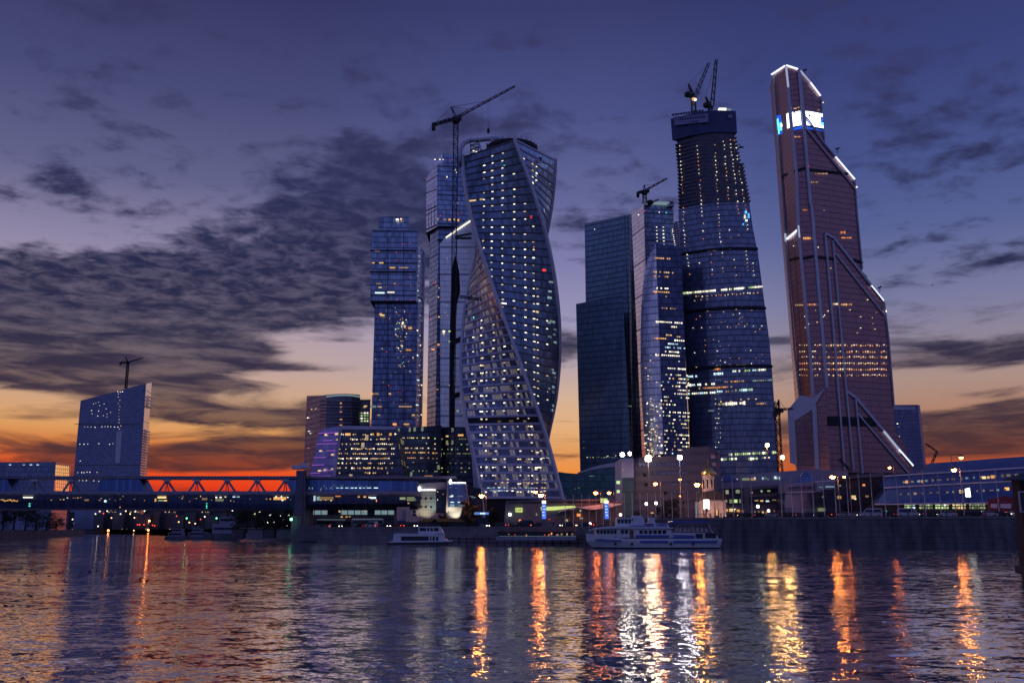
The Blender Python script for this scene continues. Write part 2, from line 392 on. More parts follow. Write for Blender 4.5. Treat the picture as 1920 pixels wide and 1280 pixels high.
BLACK = plain('black_void', (.01, .01, .014, 1), .6)
CRANE = plain('crane_steel', (.03, .03, .035, 1), .6)
PIPE = plain('bridge_pale_steel', (.26, .27, .34, 1), .45, metal=.2)
CONC = plain('concrete', (.17, .17, .19, 1), .85, var=.2, scale=.2)
BEIGE = plain('beige_stone', (.34, .29, .29, 1), .8, var=.12, scale=.15)
BEIGE_D = plain('brown_stone_stripe', (.27, .22, .23, 1), .8, var=.12, scale=.15)
ROOF = plain('dark_roof', (.05, .05, .06, 1), .7)
GOLD = plain('gilded_copper', (.85, .55, .16, 1), .28, metal=1.0, var=.1)
BRICKW = plain('cream_plaster', (.62, .55, .5, 1), .8, var=.1)
GLASSD = plain('dark_window_glass', (.03, .04, .07, 1), .08, metal=.6, var=.4, scale=.5)
BARK = plain('bark', (.05, .04, .035, 1), .9)
LEAF = plain('foliage', (.04, .055, .03, 1), .7, var=.4, scale=.4)

ZL, ZR = 4.6, 6.6
bank = [(-640, 1480), (-560, 1180), (-400, 980), (-176, 560), (-112, 420), (-75, 335), (-38, 300), (0, 272), (28, 253), (50, 240), (80, 227), (112, 214), (200, 188), (420, 120)]
# far and north land: one sheet
mb = MB(); poly = [(x, y, ZL - .1) for x, y in bank] + [(9000, 120, ZL - .1), (9000, 20000, ZL - .1), (-9000, 20000, ZL - .1), (-9000, 1900, ZL - .1), (-1400, 1600, ZL - .1)]
mb.face(list(reversed(poly)), EARTH)
tag(mb.build('ground'), 'dark ground under the towers', kind='structure')
mb = MB(); lb = [(-170, 120), (-190, 280), (-214, 400), (-292, 650), (-520, 1000), (-900, 1200), (-9000, 1500), (-9000, 120)]
mb.loft([[(x, y, -3) for x, y in lb], [(x, y, 4) for x, y in lb]], STONE, cap=EARTH); tag(mb.build('near_bank_ground'), 'low dark bank at the left edge', kind='structure')
# far bank under the hills
mb = MB(); fb = [(-3000, 1560), (-640, 1485), (-640, 1600), (-3000, 1700)]; mb.loft([[(x, y, -3) for x, y in fb], [(x, y, 5.2) for x, y in fb]], STONE, cap=EARTH)
tag(mb.build('far_bank_ground'), 'far river bank below the city lights', kind='structure')

def offs(path, d):
    out = []
    for i, p in enumerate(path):
        a = Vector(path[max(i - 1, 0)]); b = Vector(path[min(i + 1, len(path) - 1)]); t = (b - a).normalized(); nrm = Vector((-t.y, t.x))
        out.append((p[0] + nrm.x * d, p[1] + nrm.y * d))
    return out
def wall_thing(name, path, ztop, m, label, blocks=4.0, rail=True, zb=-3):
    root = thing(name, (path[0][0], path[0][1], 0), label, 'embankment wall')
    mb = MB(); A = path; B = offs(path, 1.0)
    rings = [[(x, y, z) for x, y in A] + [(x, y, z) for x, y in reversed(B)] for z in (zb, ztop)]
    mb.loft(rings, m, cap=m); mb.build('wall_face', root)
    mb = MB(); A2 = offs(path, -.18); B2 = offs(path, 1.15)
    mb.loft([[(x, y, z) for x, y in A2] + [(x, y, z) for x, y in reversed(B2)] for z in (ztop + .003, ztop + .32)], RIM, cap=RIM, bottom=True); mb.build('coping', root)
    mb = MB()  # shallow pilasters and course lines give the wall its blocks
    for i in range(len(path) - 1):
        p, q = Vector(path[i]), Vector(path[i + 1]); L = (q - p).length; t = (q - p).normalized(); rz = math.atan2(t.y, t.x)
        k = 0.0
        while k < L:
            c = p + t * k; mb.box((c.x, c.y, (ztop - 1) / 2 - .5), (.9, .25, ztop + 1), m, rz); k += 17.0
        for z in (1.0, 2.4, 3.8, 5.2):
            if z < ztop - .4:
                c = (p + q) / 2; mb.box((c.x, c.y, z), (L, .05, .06), BLACK, rz)
    mb.build('pilaster_course', root)
    return root
def railing(path, z, label, h=1.1):
    root = thing('railing', (path[0][0], path[0][1], z), label, 'railing')
    a, b = MB(), MB()
    for i in range(len(path) - 1):
        p, q = Vector(path[i]), Vector(path[i + 1]); L = (q - p).length
        for zz, t in ((h, .09), (h * .5, .05), (.12, .05)): a.bar((p.x, p.y, z + zz), (q.x, q.y, z + zz), t, IRON)
        n = int(L / .45)
        for k in range(n):
            c = p.lerp(q, k / n)
            (b if k % 6 else a).box((c.x, c.y, z + h / 2), (.03, .03, h) if k % 6 else (.22, .22, h * 1.15), IRON)
    a.build('rail', root); b.build('baluster_slats', root)
iL = bank.index((28, 253)); iR = iL
left_path = bank[3:iL + 1]; right_path = bank[iR:]
# right path starts a little nearer: raised quay
right_path = [(34, 247.5)] + right_path[1:]
wall_thing('embankment_wall', left_path, ZL, STONE_L, 'lower pale stone embankment wall behind the two moored boats')
wall_thing('embankment_wall', right_path, ZR, STONE, 'taller dark stone embankment wall under the row of parked cars')
mb = MB(); mb.box((31.4, 251.6, 1.8), (1.6, 9.6, 9.4), STONE, .63); tag(mb.build('quay_step'), 'dark end of the raised quay where the two walls meet', 'quay pier')
railing(offs(left_path, .5), ZL + .32, 'low iron railing along the lower embankment beside the small boat')
railing(offs(right_path, .5), ZR + .32, 'long iron railing above the dark stone wall on the right')
def strip(name, path, d0, d1, z, m, label):
    A, B = offs(path, d0), offs(path, d1); mb = MB()
    mb.loft([[(x, y, z - 2.5) for x, y in A] + [(x, y, z - 2.5) for x, y in reversed(B)], [(x, y, z) for x, y in A] + [(x, y, z) for x, y in reversed(B)]], m, cap=m)
    tag(mb.build(name), label, kind='structure')
strip('pavement', left_path, 1.16, 5, ZL + .15, PAVE, 'riverside pavement'); strip('road', left_path, 5.01, 21, ZL, ASPH, 'embankment road')
strip('pavement', right_path, 1.16, 5, ZR + .45, PAVE, 'raised riverside pavement'); strip('road', right_path, 5.01, 30, ZR + .3, ASPH, 'raised embankment road')
mb = MB()
for path, z in ((left_path, ZL), (right_path, ZR + .3)):
    c = offs(path, 12)
    for i in range(len(c) - 1):
        p, q = Vector(c[i]), Vector(c[i + 1]); L = (q - p).length; t = (q - p).normalized()
        for k in range(int(L / 9)):
            a = p + t * (k * 9); b = a + t * 3; nn = Vector((-t.y, t.x)) * .08
            mb.face([(a.x - nn.x, a.y - nn.y, z + .006), (b.x - nn.x, b.y - nn.y, z + .006), (b.x + nn.x, b.y + nn.y, z + .006), (a.x + nn.x, a.y + nn.y, z + .006)], WHITE)
tag(mb.build('road_markings'), 'white lane dashes', kind='structure')

# ------------------------------------------------------------------ facades
FA = dict(
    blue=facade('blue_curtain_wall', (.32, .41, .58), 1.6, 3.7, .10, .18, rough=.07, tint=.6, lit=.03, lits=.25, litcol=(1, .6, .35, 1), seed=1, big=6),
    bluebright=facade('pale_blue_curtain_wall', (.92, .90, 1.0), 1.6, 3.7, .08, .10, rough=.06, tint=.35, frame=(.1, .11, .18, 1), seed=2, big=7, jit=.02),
    navy=facade('navy_curtain_wall', (.20, .26, .44), 1.6, 3.7, .12, .22, rough=.09, tint=.7, lit=.10, lits=.30, litcol=(.8, .8, .75, 1), cluster=.6, seed=3),
    teal=facade('grey_teal_curtain_wall', (.96, 1.0, 1.0), 1.5, 3.6, .08, .10, frame=(.30, .38, .44, 1), rough=.06, tint=.3, metal=.7, seed=4, jit=.025, big=5),
    dark=facade('dark_teal_curtain_wall', (.23, .34, .42), 1.2, 3.6, .16, .22, rough=.14, tint=.35, seed=5, lit=.006, lits=.25, litcol=(.6, .8, .7, 1), frame=(.018, .028, .05, 1)),
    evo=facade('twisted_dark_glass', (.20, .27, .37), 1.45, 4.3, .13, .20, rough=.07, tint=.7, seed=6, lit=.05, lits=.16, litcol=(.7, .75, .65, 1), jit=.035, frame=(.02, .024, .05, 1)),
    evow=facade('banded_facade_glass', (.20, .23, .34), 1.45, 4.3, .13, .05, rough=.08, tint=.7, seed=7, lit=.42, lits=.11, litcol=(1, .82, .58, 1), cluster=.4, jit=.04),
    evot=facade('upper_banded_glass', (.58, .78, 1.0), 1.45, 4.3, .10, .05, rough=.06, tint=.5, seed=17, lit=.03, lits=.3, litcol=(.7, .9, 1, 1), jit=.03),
    red=facade('copper_brown_glass', (.44, .235, .245), 1.15, 3.9, .14, .14, rough=.12, tint=.18, seed=8, jit=.012, frame=(.085, .045, .06, 1)),
    fed=facade('slate_blue_glass', (.22, .26, .38), 1.5, 3.8, .14, .20, rough=.10, tint=.45, seed=9, lit=.012, lits=.25, litcol=(1, .6, .35, 1), frame=(.02, .022, .05, 1)),
    imp=facade('banded_silver_glass', (.95, .92, 1.0), 1.5, 4.2, .08, .16, rough=.09, tint=.5, seed=10, frame=(.05, .05, .10, 1)),
    imp2=facade('black_glass_with_offices', (.10, .12, .22), 1.5, 3.9, .12, .20, rough=.10, tint=.6, seed=11, lit=.06, lits=.4, litcol=(1, .9, .65, 1)),
    podium=facade('office_block_glass', (.12, .14, .20), 1.7, 3.7, .14, .30, rough=.12, tint=.6, seed=12, lit=.22, lits=.5, litcol=(1, .74, .36, 1), cluster=.45, frame=(.03, .03, .05, 1)),
    podium2=facade('dark_office_glass', (.09, .12, .17), 1.7, 3.7, .16, .35, rough=.12, tint=.6, seed=13, lit=.30, lits=.30, litcol=(.75, .85, .5, 1), cluster=.6, frame=(.025, .025, .04, 1)),
    led=facade('violet_lit_glass', (.48, .42, .80), 1.8, 3.7, .10, .12, rough=.12, tint=.4, seed=14, lit=.10, lits=.4, litcol=(1, .8, .5, 1), frame=(.10, .09, .26, 1)),
    expo=facade('blue_sloping_panes', (.18, .25, .42), 2.4, 2.2, .05, .06, rough=.10, tint=.35, seed=15, jit=.02, frame=(.03, .05, .12, 1)),
    pale=facade('pale_office_front', (.30, .35, .55), 1.8, 3.5, .20, .40, rough=.3, metal=.4, tint=.4, seed=16, frame=(.20, .21, .30, 1)),
    brown=facade('grey_brown_office_front', (.20, .22, .34), 1.8, 3.5, .2, .42, rough=.2, metal=.5, tint=.5, seed=18, frame=(.13, .11, .13, 1), lit=.02, lits=.6),
    tube=facade('bridge_gallery_glass', (.05, .06, .10), 1.1, 30, .16, .0, rough=.12, tint=.5, seed=19, frame=(.05, .05, .08, 1)),
    gall=facade('blue_gallery_glass', (.12, .22, .50), 1.2, 30, .12, .0, rough=.12, tint=.5, seed=20, frame=(.03, .05, .12, 1)),
    expo_hall=facade('green_hall_glass', (.10, .22, .24), 2.4, 4, .10, .12, rough=.2, tint=.4, seed=21, frame=(.03, .06, .07, 1)),
    far=facade('far_flat_windows', (.10, .11, .15), 3.0, 3.0, .35, .5, rough=.4, metal=.2, tint=.4, seed=22, lit=.14, lits=.9, litcol=(1, .7, .4, 1), cluster=.2, frame=(.07, .07, .09, 1)),
)

def tower(name, label, cat, front, zb, top, m, back, mats=None, roof=ROOF, root=None, part='facade', group=None):
    """front: [(px, py_ref, Y)...] left to right; top: [py...] per corner; back: [(dx, dy)...] offsets from the last/first corner"""
    pts = [at(px, py, Y) for px, py, Y in front]
    low = [Vector((p.x, p.y, zb)) for p in pts]
    hi = []
    for (px, py, Y), t in zip(front, top):
        if isinstance(t, tuple): hi.append(at(t[0], t[1], Y))
        else: q = at(px, py, Y); hi.append(Vector((q.x, q.y, zat(t, Y))))
    nb = len(back)
    lowb = []; hib = []
    for i, (ref, dx, dy) in enumerate(back):
        l, h = low[ref], hi[ref]
        if l.x > 0 and ref == 0: dx = max(dx, dy * l.x / l.y * 1.2)
        if l.x < 0 and ref != 0: dx = min(dx, dy * l.x / l.y * 1.2)
        lowb.append(Vector((l.x + dx, l.y + dy, zb))); hib.append(Vector((h.x + dx, h.y + dy, h.z)))
    if root is None:
        c = sum(low, Vector()) / len(low); root = thing(name, (c.x, c.y + 10, zb), label, cat, group)
    mb = MB(); mb.loft([low + lowb, hi + hib], m, mats=mats); mb.build(part, root)
    mb = MB(); r = [p + Vector((0, 0, .05)) for p in hi + hib]; mb.face(r, roof); mb.build('roof', root)
    return root, low, hi
# ---------------- far left: wedge-topped block, and the low block beside it
Yw = 1555
root, lo_, hi_ = tower('office_tower', 'pale blue wedge-topped tower with a rising roofline, alone at far left', 'tower',
    [(138, 890, Yw), (200, 890, Yw), (243, 890, Yw), (264, 890, Yw), (275, 890, Yw + 36)], 4, [(151, 751), (213, 735), (252, 724), (274, 719), (284.5, 717)],
    FA['pale'], [(4, 0, 40), (0, 0, 60)], mats=[FA['pale'], FA['pale'], FA['pale'], FA['bluebright'], FA['pale'], FA['pale'], FA['pale']])
pl = plane_px(138, 890, Yw, 264, 890, Yw); L = Lit()
for y, xs in ((800, list(range(160, 226, 6))), (832, list(range(150, 215, 7))), (885, list(range(146, 205, 6))), (901, list(range(142, 190, 7))), (734, (222, 227, 231))):
    for x in xs:
        if rnd.random() < .75: L.px(pl, x + rnd.uniform(-1.5, 1.5), y + rnd.uniform(-.7, .7), 1.6, 1.2, 'white')
for i in range(14): L.px(pl, rnd.uniform(162, 210), rnd.uniform(748, 782), 1.4, 1.1, 'white')
for i in range(12): L.px(pl, 224 + rnd.uniform(-3, 3), 738 + i * 6, 1.6, 1.1, 'warm')
for i in range(2): L.px(pl, rnd.uniform(150, 200), 864, 1.3, 1.1, 'white')
L.build(root)
mb = MB()
for y in (795, 871): mb.bar(pl.at(141, y) + pl.n * .3, pl.at(262, y) + pl.n * .3, 1.0, STEEL)
mb.build('ledge', root)
p0, p1 = at(264, 890, Yw), at(275, 890, Yw + 36)
for lst in (range(806, 905, 5), (742, 748, 754, 760)):
    mb = MB()
    for py in lst:
        z = zat(py, Yw); mb.bar((p0.x + .3, p0.y - .9, z), (p1.x + .6, p1.y - .9, z), 1.2, LILAC, 2.0)
    mb.build('louvre_slats', root)

mb = MB(); mb.prism([pl.at(219, 808) + pl.n * .02, pl.at(229, 808) + pl.n * .02, pl.at(225, 868) + pl.n * .02, pl.at(216, 868) + pl.n * .02], pl.n * .8, LILAC); mb.build('stair_glazing', root)

root, lo_, hi_ = tower('office_block', 'long low pale block left of the wedge-topped tower with a glowing end wall', 'office block',
    [(-30, 890, 640), (103, 890, 640), (132, 890, 664)], 4, [866, 866, 871], FA['pale'], [(2, 0, 30), (0, 0, 60)], mats=[FA['pale'], FA['bluebright'], FA['pale'], FA['pale'], FA['pale']])
pl = plane_px(-30, 890, 640, 103, 890, 640); L = Lit()
for x in (19, 45, 58, 71): L.px(pl, x, 871, 5, 1.6, 'cool')
L.build(root)
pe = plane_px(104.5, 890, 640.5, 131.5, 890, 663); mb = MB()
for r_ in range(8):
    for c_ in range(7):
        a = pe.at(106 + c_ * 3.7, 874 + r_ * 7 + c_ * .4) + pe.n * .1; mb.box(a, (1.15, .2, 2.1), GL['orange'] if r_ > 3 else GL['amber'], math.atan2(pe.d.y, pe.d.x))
tag(mb.build('sunset_glow_panes', root), 'orange glowing end panes', kind='stuff')  # sunset light on the end wall, put in as emissive panes

# ---------------- round-topped block (574-693)
Y0 = 620
arc = [(600, 770, 618), (612, 770, 609), (628, 770, 604), (645, 770, 602), (660, 770, 604), (674, 770, 610), (675, 770, 616), (694, 770, 618)]
root, lo_, hi_ = tower('office_block', 'grey-brown round-fronted block with a lit crown, left of the blue towers', 'office block',
    [(574, 770, 640)] + arc, 4, [742, 741.5, 740, 738.5, 738, 738.5, 740, 749, 749], FA['brown'], [(8, 0, 40), (0, 0, 30)])
pl = plane_px(600, 770, 606, 674, 770, 601); mb = MB()
mb.tube([Vector((at(px, 770, Y).x, Y - .8, zat(741.5, 604))) for px, _, Y in arc[1:6]], .5, GL['dimcool'], 5); mb.build('crown_light_strip', root)
L = Lit()
for y in (756, 764, 771, 787, 797): L.px(pl, 640, y, 5, 4, 'amber', .8)
pr = plane_px(676, 770, 615.5, 694, 770, 617.5)
for y in (761, 763): L.px(pr, rnd.uniform(680, 690), y, 7, 2.2, 'warm')
for y in (774, 779, 784, 789):
    for x in (678, 684, 689):
        if rnd.random() < .9: L.px(pr, x, y, 4, 3, pick(('white', 1), ('green', 1)))
p2 = plane_px(574, 770, 639.5, 600, 770, 617.5)
for x, y, w in ((585, 767, 9), (593, 766, 6), (578, 783, 6), (580, 808, 8), (583, 812, 7), (579, 840, 4), (577, 870, 4)): L.px(p2, x, y, w, 2, pick(('white', 2), ('warm', 1)), .4)
L.build(root)
mb = MB()
for y in range(752, 800, 6): mb.tube([at(px, y, Y - .5) for px, _, Y in arc[:6]], .35, BEIGE_D, 4)
mb.build('floor_band', root)

# ---------------- City twin tower, left (695-797)
Yc = 600
root = thing('skyscraper', (at(740, 800, Yc).x, Yc + 15, ZL), 'blue glass twin tower with stepped top, leftmost of the tall cluster', 'skyscraper')
def blk(front, top, zb, mats, back, part='facade', m=FA['blue']):
    return tower(None, None, None, front, zb, top, m, back, mats=mats, root=root, part=part)
zbrk = zat(565, Yc)
blk([(694, 565, Yc), (781, 565, Yc + 1)], [431, 431], zbrk, None, [(1, 0, 32), (0, 0, 32)], 'upper_facade')
blk([(709, 431, Yc + 2), (767, 431, Yc + 3)], [(712, 407), (767, 405)], zat(432, Yc), None, [(1, 0, 24), (0, 0, 24)], 'top_block')
blk([(696, 800, Yc + 3), (779, 800, Yc + 4)], [565, 565], ZL, None, [(1, 0, 26), (0, 0, 26)], 'lower_facade', FA['navy'])
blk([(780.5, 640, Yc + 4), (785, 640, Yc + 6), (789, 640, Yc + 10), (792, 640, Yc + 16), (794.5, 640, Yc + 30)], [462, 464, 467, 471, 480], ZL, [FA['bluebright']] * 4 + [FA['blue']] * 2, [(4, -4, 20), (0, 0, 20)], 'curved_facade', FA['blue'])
pl = plane_px(694, 565, Yc, 781, 565, Yc + 1); L = Lit()
for x, y, w, h, c in ((712, 549, 24, 3.5, 'cool'), (733, 548, 16, 3.5, 'white'), (715, 493, 9, 3, 'warm'), (708, 470, 12, 4, 'dim'), (736, 502, 13, 4, 'amber'), (700, 493, 5, 3, 'amber'), (757, 502, 20, 2.4, 'dim'), (710, 532, 16, 2, 'dim'), (713, 539, 6, 2, 'warm'),
                      (740, 532, 5, 3, 'dim'), (745, 412, 8, 4, 'white'), (752, 411, 4, 4, 'warm'), (714, 589, 6, 4, 'amber'), (717, 591, 10, 3, 'warm'), (769, 615, 8, 5, 'amber'), (766, 656, 14, 5, 'amber'), (759, 612, 5, 7, 'warm'), (755, 606, 4, 5, 'white'),
                      (697, 738, 7, 4, 'amber'), (706, 738, 9, 3, 'dim'), (731, 738, 5, 4, 'warm'), (700, 762, 12, 5, 'dimcool'), (712, 762, 10, 4, 'dim'), (760, 762, 28, 4, 'dim'), (775, 778, 6, 4, 'amber'), (710, 778, 8, 3, 'dim'), (762, 795, 11, 4, 'amber'), (740, 795, 8, 4, 'orange')):
    L.px(pl, x, y, w, h, c)
for i in range(46): L.px(pl, rnd.gauss(752, 9), rnd.uniform(572, 690), 1.6, 1.8, pick(('white', 3), ('warm', 3), ('green', 1), ('amber', 1), ('teal', .4)))
for x in (727, 757, 745, 770):
    for y in (440, 455, 475, 487, 520, 535, 563, 585, 610, 640, 660, 725, 735): 
        if rnd.random() < .45: L.px(pl, x + rnd.uniform(-2, 2), y + rnd.uniform(-3, 3), 1.3, 1.3, pick(('red', 3), ('magenta', 1)))
for i in range(20): L.px(pl, rnd.uniform(700, 776), rnd.uniform(575, 770), 2.2, 1.6, pick(('dim', 2), ('dimcool', 2), ('warm', 1)))
pe = plane_px(781, 640, Yc + 4, 790, 640, Yc + 9.5)
for i in range(34): L.px(pe, rnd.uniform(781.5, 789.5), 480 + i * 9.3, rnd.uniform(3, 7), 2.4, pick(('dimcool', 3), ('cool', 1), ('white', 1)), .5)
L.build(root)
mb = MB()
for x in (727, 757): mb.bar(pl.at(x, 800) + pl.n * .1, pl.at(x, 435) + pl.n * .1, .35, IRON)
for y in (470, 510, 565): mb.bar(pl.at(694, y) + pl.n * .2, pl.at(780, y) + pl.n * .2, .9, IRON)
mb.build('seam', root)

# ---------------- City twin tower, right and taller (800-895)
Yd = 650
root = thing('skyscraper', (at(850, 800, Yd).x, Yd + 15, ZL), 'tallest blue twin tower half hidden behind the crane mast and twisted tower', 'skyscraper')
z1 = zat(425, Yd)
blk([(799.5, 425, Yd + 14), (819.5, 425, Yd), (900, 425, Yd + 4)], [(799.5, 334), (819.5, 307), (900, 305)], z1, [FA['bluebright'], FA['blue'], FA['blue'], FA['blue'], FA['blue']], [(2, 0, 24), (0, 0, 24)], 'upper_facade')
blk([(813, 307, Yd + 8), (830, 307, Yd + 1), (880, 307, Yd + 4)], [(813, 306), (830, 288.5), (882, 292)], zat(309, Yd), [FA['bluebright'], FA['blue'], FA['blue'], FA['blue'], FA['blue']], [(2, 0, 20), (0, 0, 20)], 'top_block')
blk([(800, 800, Yd + 15), (816, 800, Yd + 2), (900, 800, Yd + 6)], [425, 425, 425], ZL, [FA['blue'], FA['navy'], FA['navy'], FA['navy'], FA['navy']], [(2, 0, 24), (0, 0, 24)], 'lower_facade')
pl = plane_px(819.5, 425, Yd, 900, 425, Yd + 4); L = Lit()
for x, y, w, h, c in ((821, 411, 4, 5, 'amber'), (834, 412, 9, 3, 'dim'), (843, 412, 5, 5, 'amber'), (852, 412, 4, 4, 'amber'), (859, 413, 5, 5, 'amber'), (857, 381, 3, 3, 'white'), (838, 332, 2, 4, 'white'), (854, 319, 2, 3, 'white'), (856, 324, 2, 3, 'white'),
                      (822, 646, 6, 4, 'amber'), (812, 655, 9, 2.5, 'orange'), (823, 594, 4, 3, 'amber'), (822, 557, 3, 3, 'warm'), (823, 540, 3, 2.5, 'warm'), (820, 730, 5, 3, 'dim')): L.px(pl, x, y, w, h, c)
for i in range(20): L.px(pl, rnd.uniform(806, 824), rnd.uniform(440, 780), 1.4, 1.8, pick(('red', 2), ('dim', 3), ('dimcool', 1), ('magenta', 1)))
for x, y in ((826, 404), (848, 300), (858, 402), (799, 335), (866, 399)): L.px(pl, x, y, 1.6, 1.6, 'red', .6)
for x in (824, 830, 815): L.px(pl, x, 305, 3, 1.6, 'white', 6)
L.build(root)
ps = plane_px(799.5, 425, Yd + 14, 819.5, 425, Yd); mb = MB()
for x in (804, 809, 815): mb.bar(ps.at(x, 424) + ps.n * .1, ps.at(x, 345 - (x - 804) * 1.2) + ps.n * .1, .35, IRON)
for y in (358, 390, 425): mb.bar(ps.at(800, y + 5) + ps.n * .2, ps.at(819, y - 3) + ps.n * .2, .7, IRON)
for y in (425, 450): mb.bar(pl.at(820, y) + pl.n * .2, pl.at(880, y) + pl.n * .2, .9, IRON)
mb.build('seam', root)

# ---------------- tower with a tall dark notch (825-905)
Yn = 572
root = thing('skyscraper', (at(865, 800, Yn).x, Yn + 15, ZL), 'grey-teal slanted-roof tower with a tall pointed dark notch', 'skyscraper')
mb = MB(); T = FA['teal']
def ext(outline, Y, dep, m, name, side=None):
    mb = MB(); mb.prism([at(x, y, Y) for x, y in outline], (0, dep, 0), m, side or m); return mb.build(name, root)
ext([(826, 800), (842, 800), (843, 640), (845, 560), (848, 500), (853, 479), (853, 428), (825, 456)], Yn, 26, T, 'left_shell')
ext([(852, 800), (851, 700), (853, 640), (857, 570), (863, 546), (861, 510), (857, 488), (853, 479), (853, 428), (886, 407), (912, 407), (912, 800)], Yn, 26, T, 'right_shell')
ext([(838, 803), (835, 475), (852, 440), (866, 440), (866, 803)], Yn + 6, 16, BLACK, 'notch_wall')
mb = MB(); mb.bar(at(836, 445, Yn - .6), at(883, 413, Yn - .6), .42, GL['white']); mb.build('roof_light_strip', root)
mb = MB(); mb.bar(at(853, 443, Yn - 1), at(884, 437, Yn - 1), .7, IRON); mb.bar(at(853, 446, Yn - 1), at(884, 446, Yn - 1), .7, IRON)
mb.build('crane_tie', root)
for a, b, y in ((845, 868, 640), (845, 872, 741)): mb = MB(); mb.bar(at(a, y + 3, Yn - .6), at(b, y - 6, Yn - .6), 2.6, BLACK); mb.build('plant_floor_band', root)
pl = Pl((-100, Yn), (100, Yn)); L = Lit()
for x, y, w, c in ((832, 621, 5, 'white'), (843, 621, 5, 'green'), (843, 640, 4, 'green'), (832, 625, 4, 'warm'), (843, 722, 4, 'green'), (858, 770, 6, 'green'), (868, 774, 4, 'dimcool')): L.px(pl, x, y, w, 3, c, .3)
for i in range(24): L.px(pl, rnd.choice([rnd.uniform(829, 841), rnd.uniform(858, 880)]), rnd.uniform(470, 790), 1.6, 1.2, pick(('dimcool', 3), ('dim', 2), ('warm', .5)))
L.build(root)
for o in (root.children[0], root.children[1]): pass

# ---------------- twisted tower
YE = 520
root = thing('twisted_skyscraper', (at(958, 930, YE).x, YE, ZL), 'spiralling tower with pale spines and rows of ceiling lights, at the centre', 'skyscraper')
def lerp_tab(tab, z):
    """smooth (Catmull-Rom) reading of a table"""
    if z <= tab[0][0]: return tab[0][1]
    if z >= tab[-1][0]: return tab[-1][1]
    for k in range(len(tab) - 1):
        a, b = tab[k], tab[k + 1]
        if z <= b[0]:
            h = b[0] - a[0]; p = tab[max(k - 1, 0)]; q = tab[min(k + 2, len(tab) - 1)]
            ma = (b[1] - p[1]) / (b[0] - p[0]); mb_ = (q[1] - a[1]) / (q[0] - a[0]); t = (z - a[0]) / h
            return (2 * t**3 - 3 * t * t + 1) * a[1] + (t**3 - 2 * t * t + t) * h * ma + (3 * t * t - 2 * t**3) * b[1] + (t**3 - t * t) * h * mb_
zt = zat(299, YE)
A_ = [(5, 52), (22, 50), (50, 44), (79, 21), (106, 0), (160, -39), (zt, -84)]
C_ = [(5, 4.6), (22, 3.0), (50, -1.2), (80, -1.2), (110, -.6), (160, -1.0), (zt, -1.5)]
R_ = [(10, 31.0), (50, 29.2), (106, 28.0), (zt, 27.6)]
def corner(k, z, out=0.0):
    a = R(lerp_tab(A_, z) + 90 * k); r = lerp_tab(R_, z) + out
    # rounded interpolation of the twist
    return Vector((lerp_tab(C_, z) + r * math.sin(a), YE - r * math.cos(a), z))
HF = 4.3; z0 = zat(937, YE); nfl = int(round((zt - z0) / HF)); HF = (zt - z0) / nfl
def evo_face(k, m, name, sub=6):
    mb = MB()
    for i in range(nfl):
        za, zb_ = z0 + i * HF, z0 + (i + 1) * HF
        a0, a1, b0, b1 = corner(k, za), corner(k + 1, za), corner(k, zb_), corner(k + 1, zb_)
        mm = m(i) if callable(m) else m
        for j in range(sub):
            s, t = j / sub, (j + 1) / sub; p = [a0.lerp(a1, s), a0.lerp(a1, t), b0.lerp(b1, t), b0.lerp(b1, s)]; W_ = 40.0
            mb.face(p, mm, [(s * W_, za - z0), (t * W_, za - z0), (t * W_, zb_ - z0), (s * W_, zb_ - z0)])
    return mb.build(name, root)
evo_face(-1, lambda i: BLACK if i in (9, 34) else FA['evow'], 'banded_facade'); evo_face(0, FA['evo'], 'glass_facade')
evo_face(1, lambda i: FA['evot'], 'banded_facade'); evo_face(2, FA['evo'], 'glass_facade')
def bands(k, name, h, w, m, lo=0, hi=None):
    mb = MB()
    for i in range(lo, hi or nfl + 1):
        z = z0 + i * HF
        a, b = corner(k, z), corner(k + 1, z); n = (b - a).cross(Vector((0, 0, 1))).normalized()
        a2, b2 = corner(k, z + h), corner(k + 1, z + h)
        q = [a, b, b2, a2]; f = [p + n * w for p in q]
        mb.face(f, m); mb.face([q[0], q[1], f[1], f[0]], m); mb.face([f[3], f[2], q[2], q[3]], m)
    return tag(mb.build(name, root), None, kind='stuff')
bands(-1, 'floor_bands', 1.25, .45, BAND); bands(1, 'floor_bands', 1.0, .45, BAND, 8); bands(0, 'ledge_bands', .5, .25, STEEL); bands(2, 'ledge_bands', .5, .25, STEEL)
for k in range(4):
    mb = MB(); n = 72; rings = []
    for i in range(n + 1):
        z = 6 + (zt + 1.5 - 6) * i / n; c = corner(k, z, .5); cc = Vector((lerp_tab(C_, z), YE, z)); rad = (c - cc).normalized(); tn = Vector((-rad.y, rad.x, 0))
        rings.append([c + rad * .3 - tn * .85, c + rad * .3 + tn * .85, c - rad * 1.2 + tn * .95, c - rad * 1.2 - tn * .95])
    mb.loft(rings, LILAC, cap=LILAC); mb.build('spine', root)
mb = MB(); top = [corner(k, zt - .2) for k in range(4)]; mb.face(top, ROOF); mb.build('roof', root)
mb = MB(); mb.loft([[corner(k, z0 + .2, -1.5) for k in range(4)], [corner(k, 4.0, -1.5) for k in range(4)][:]], BLACK); mb.build('base_storey', root)
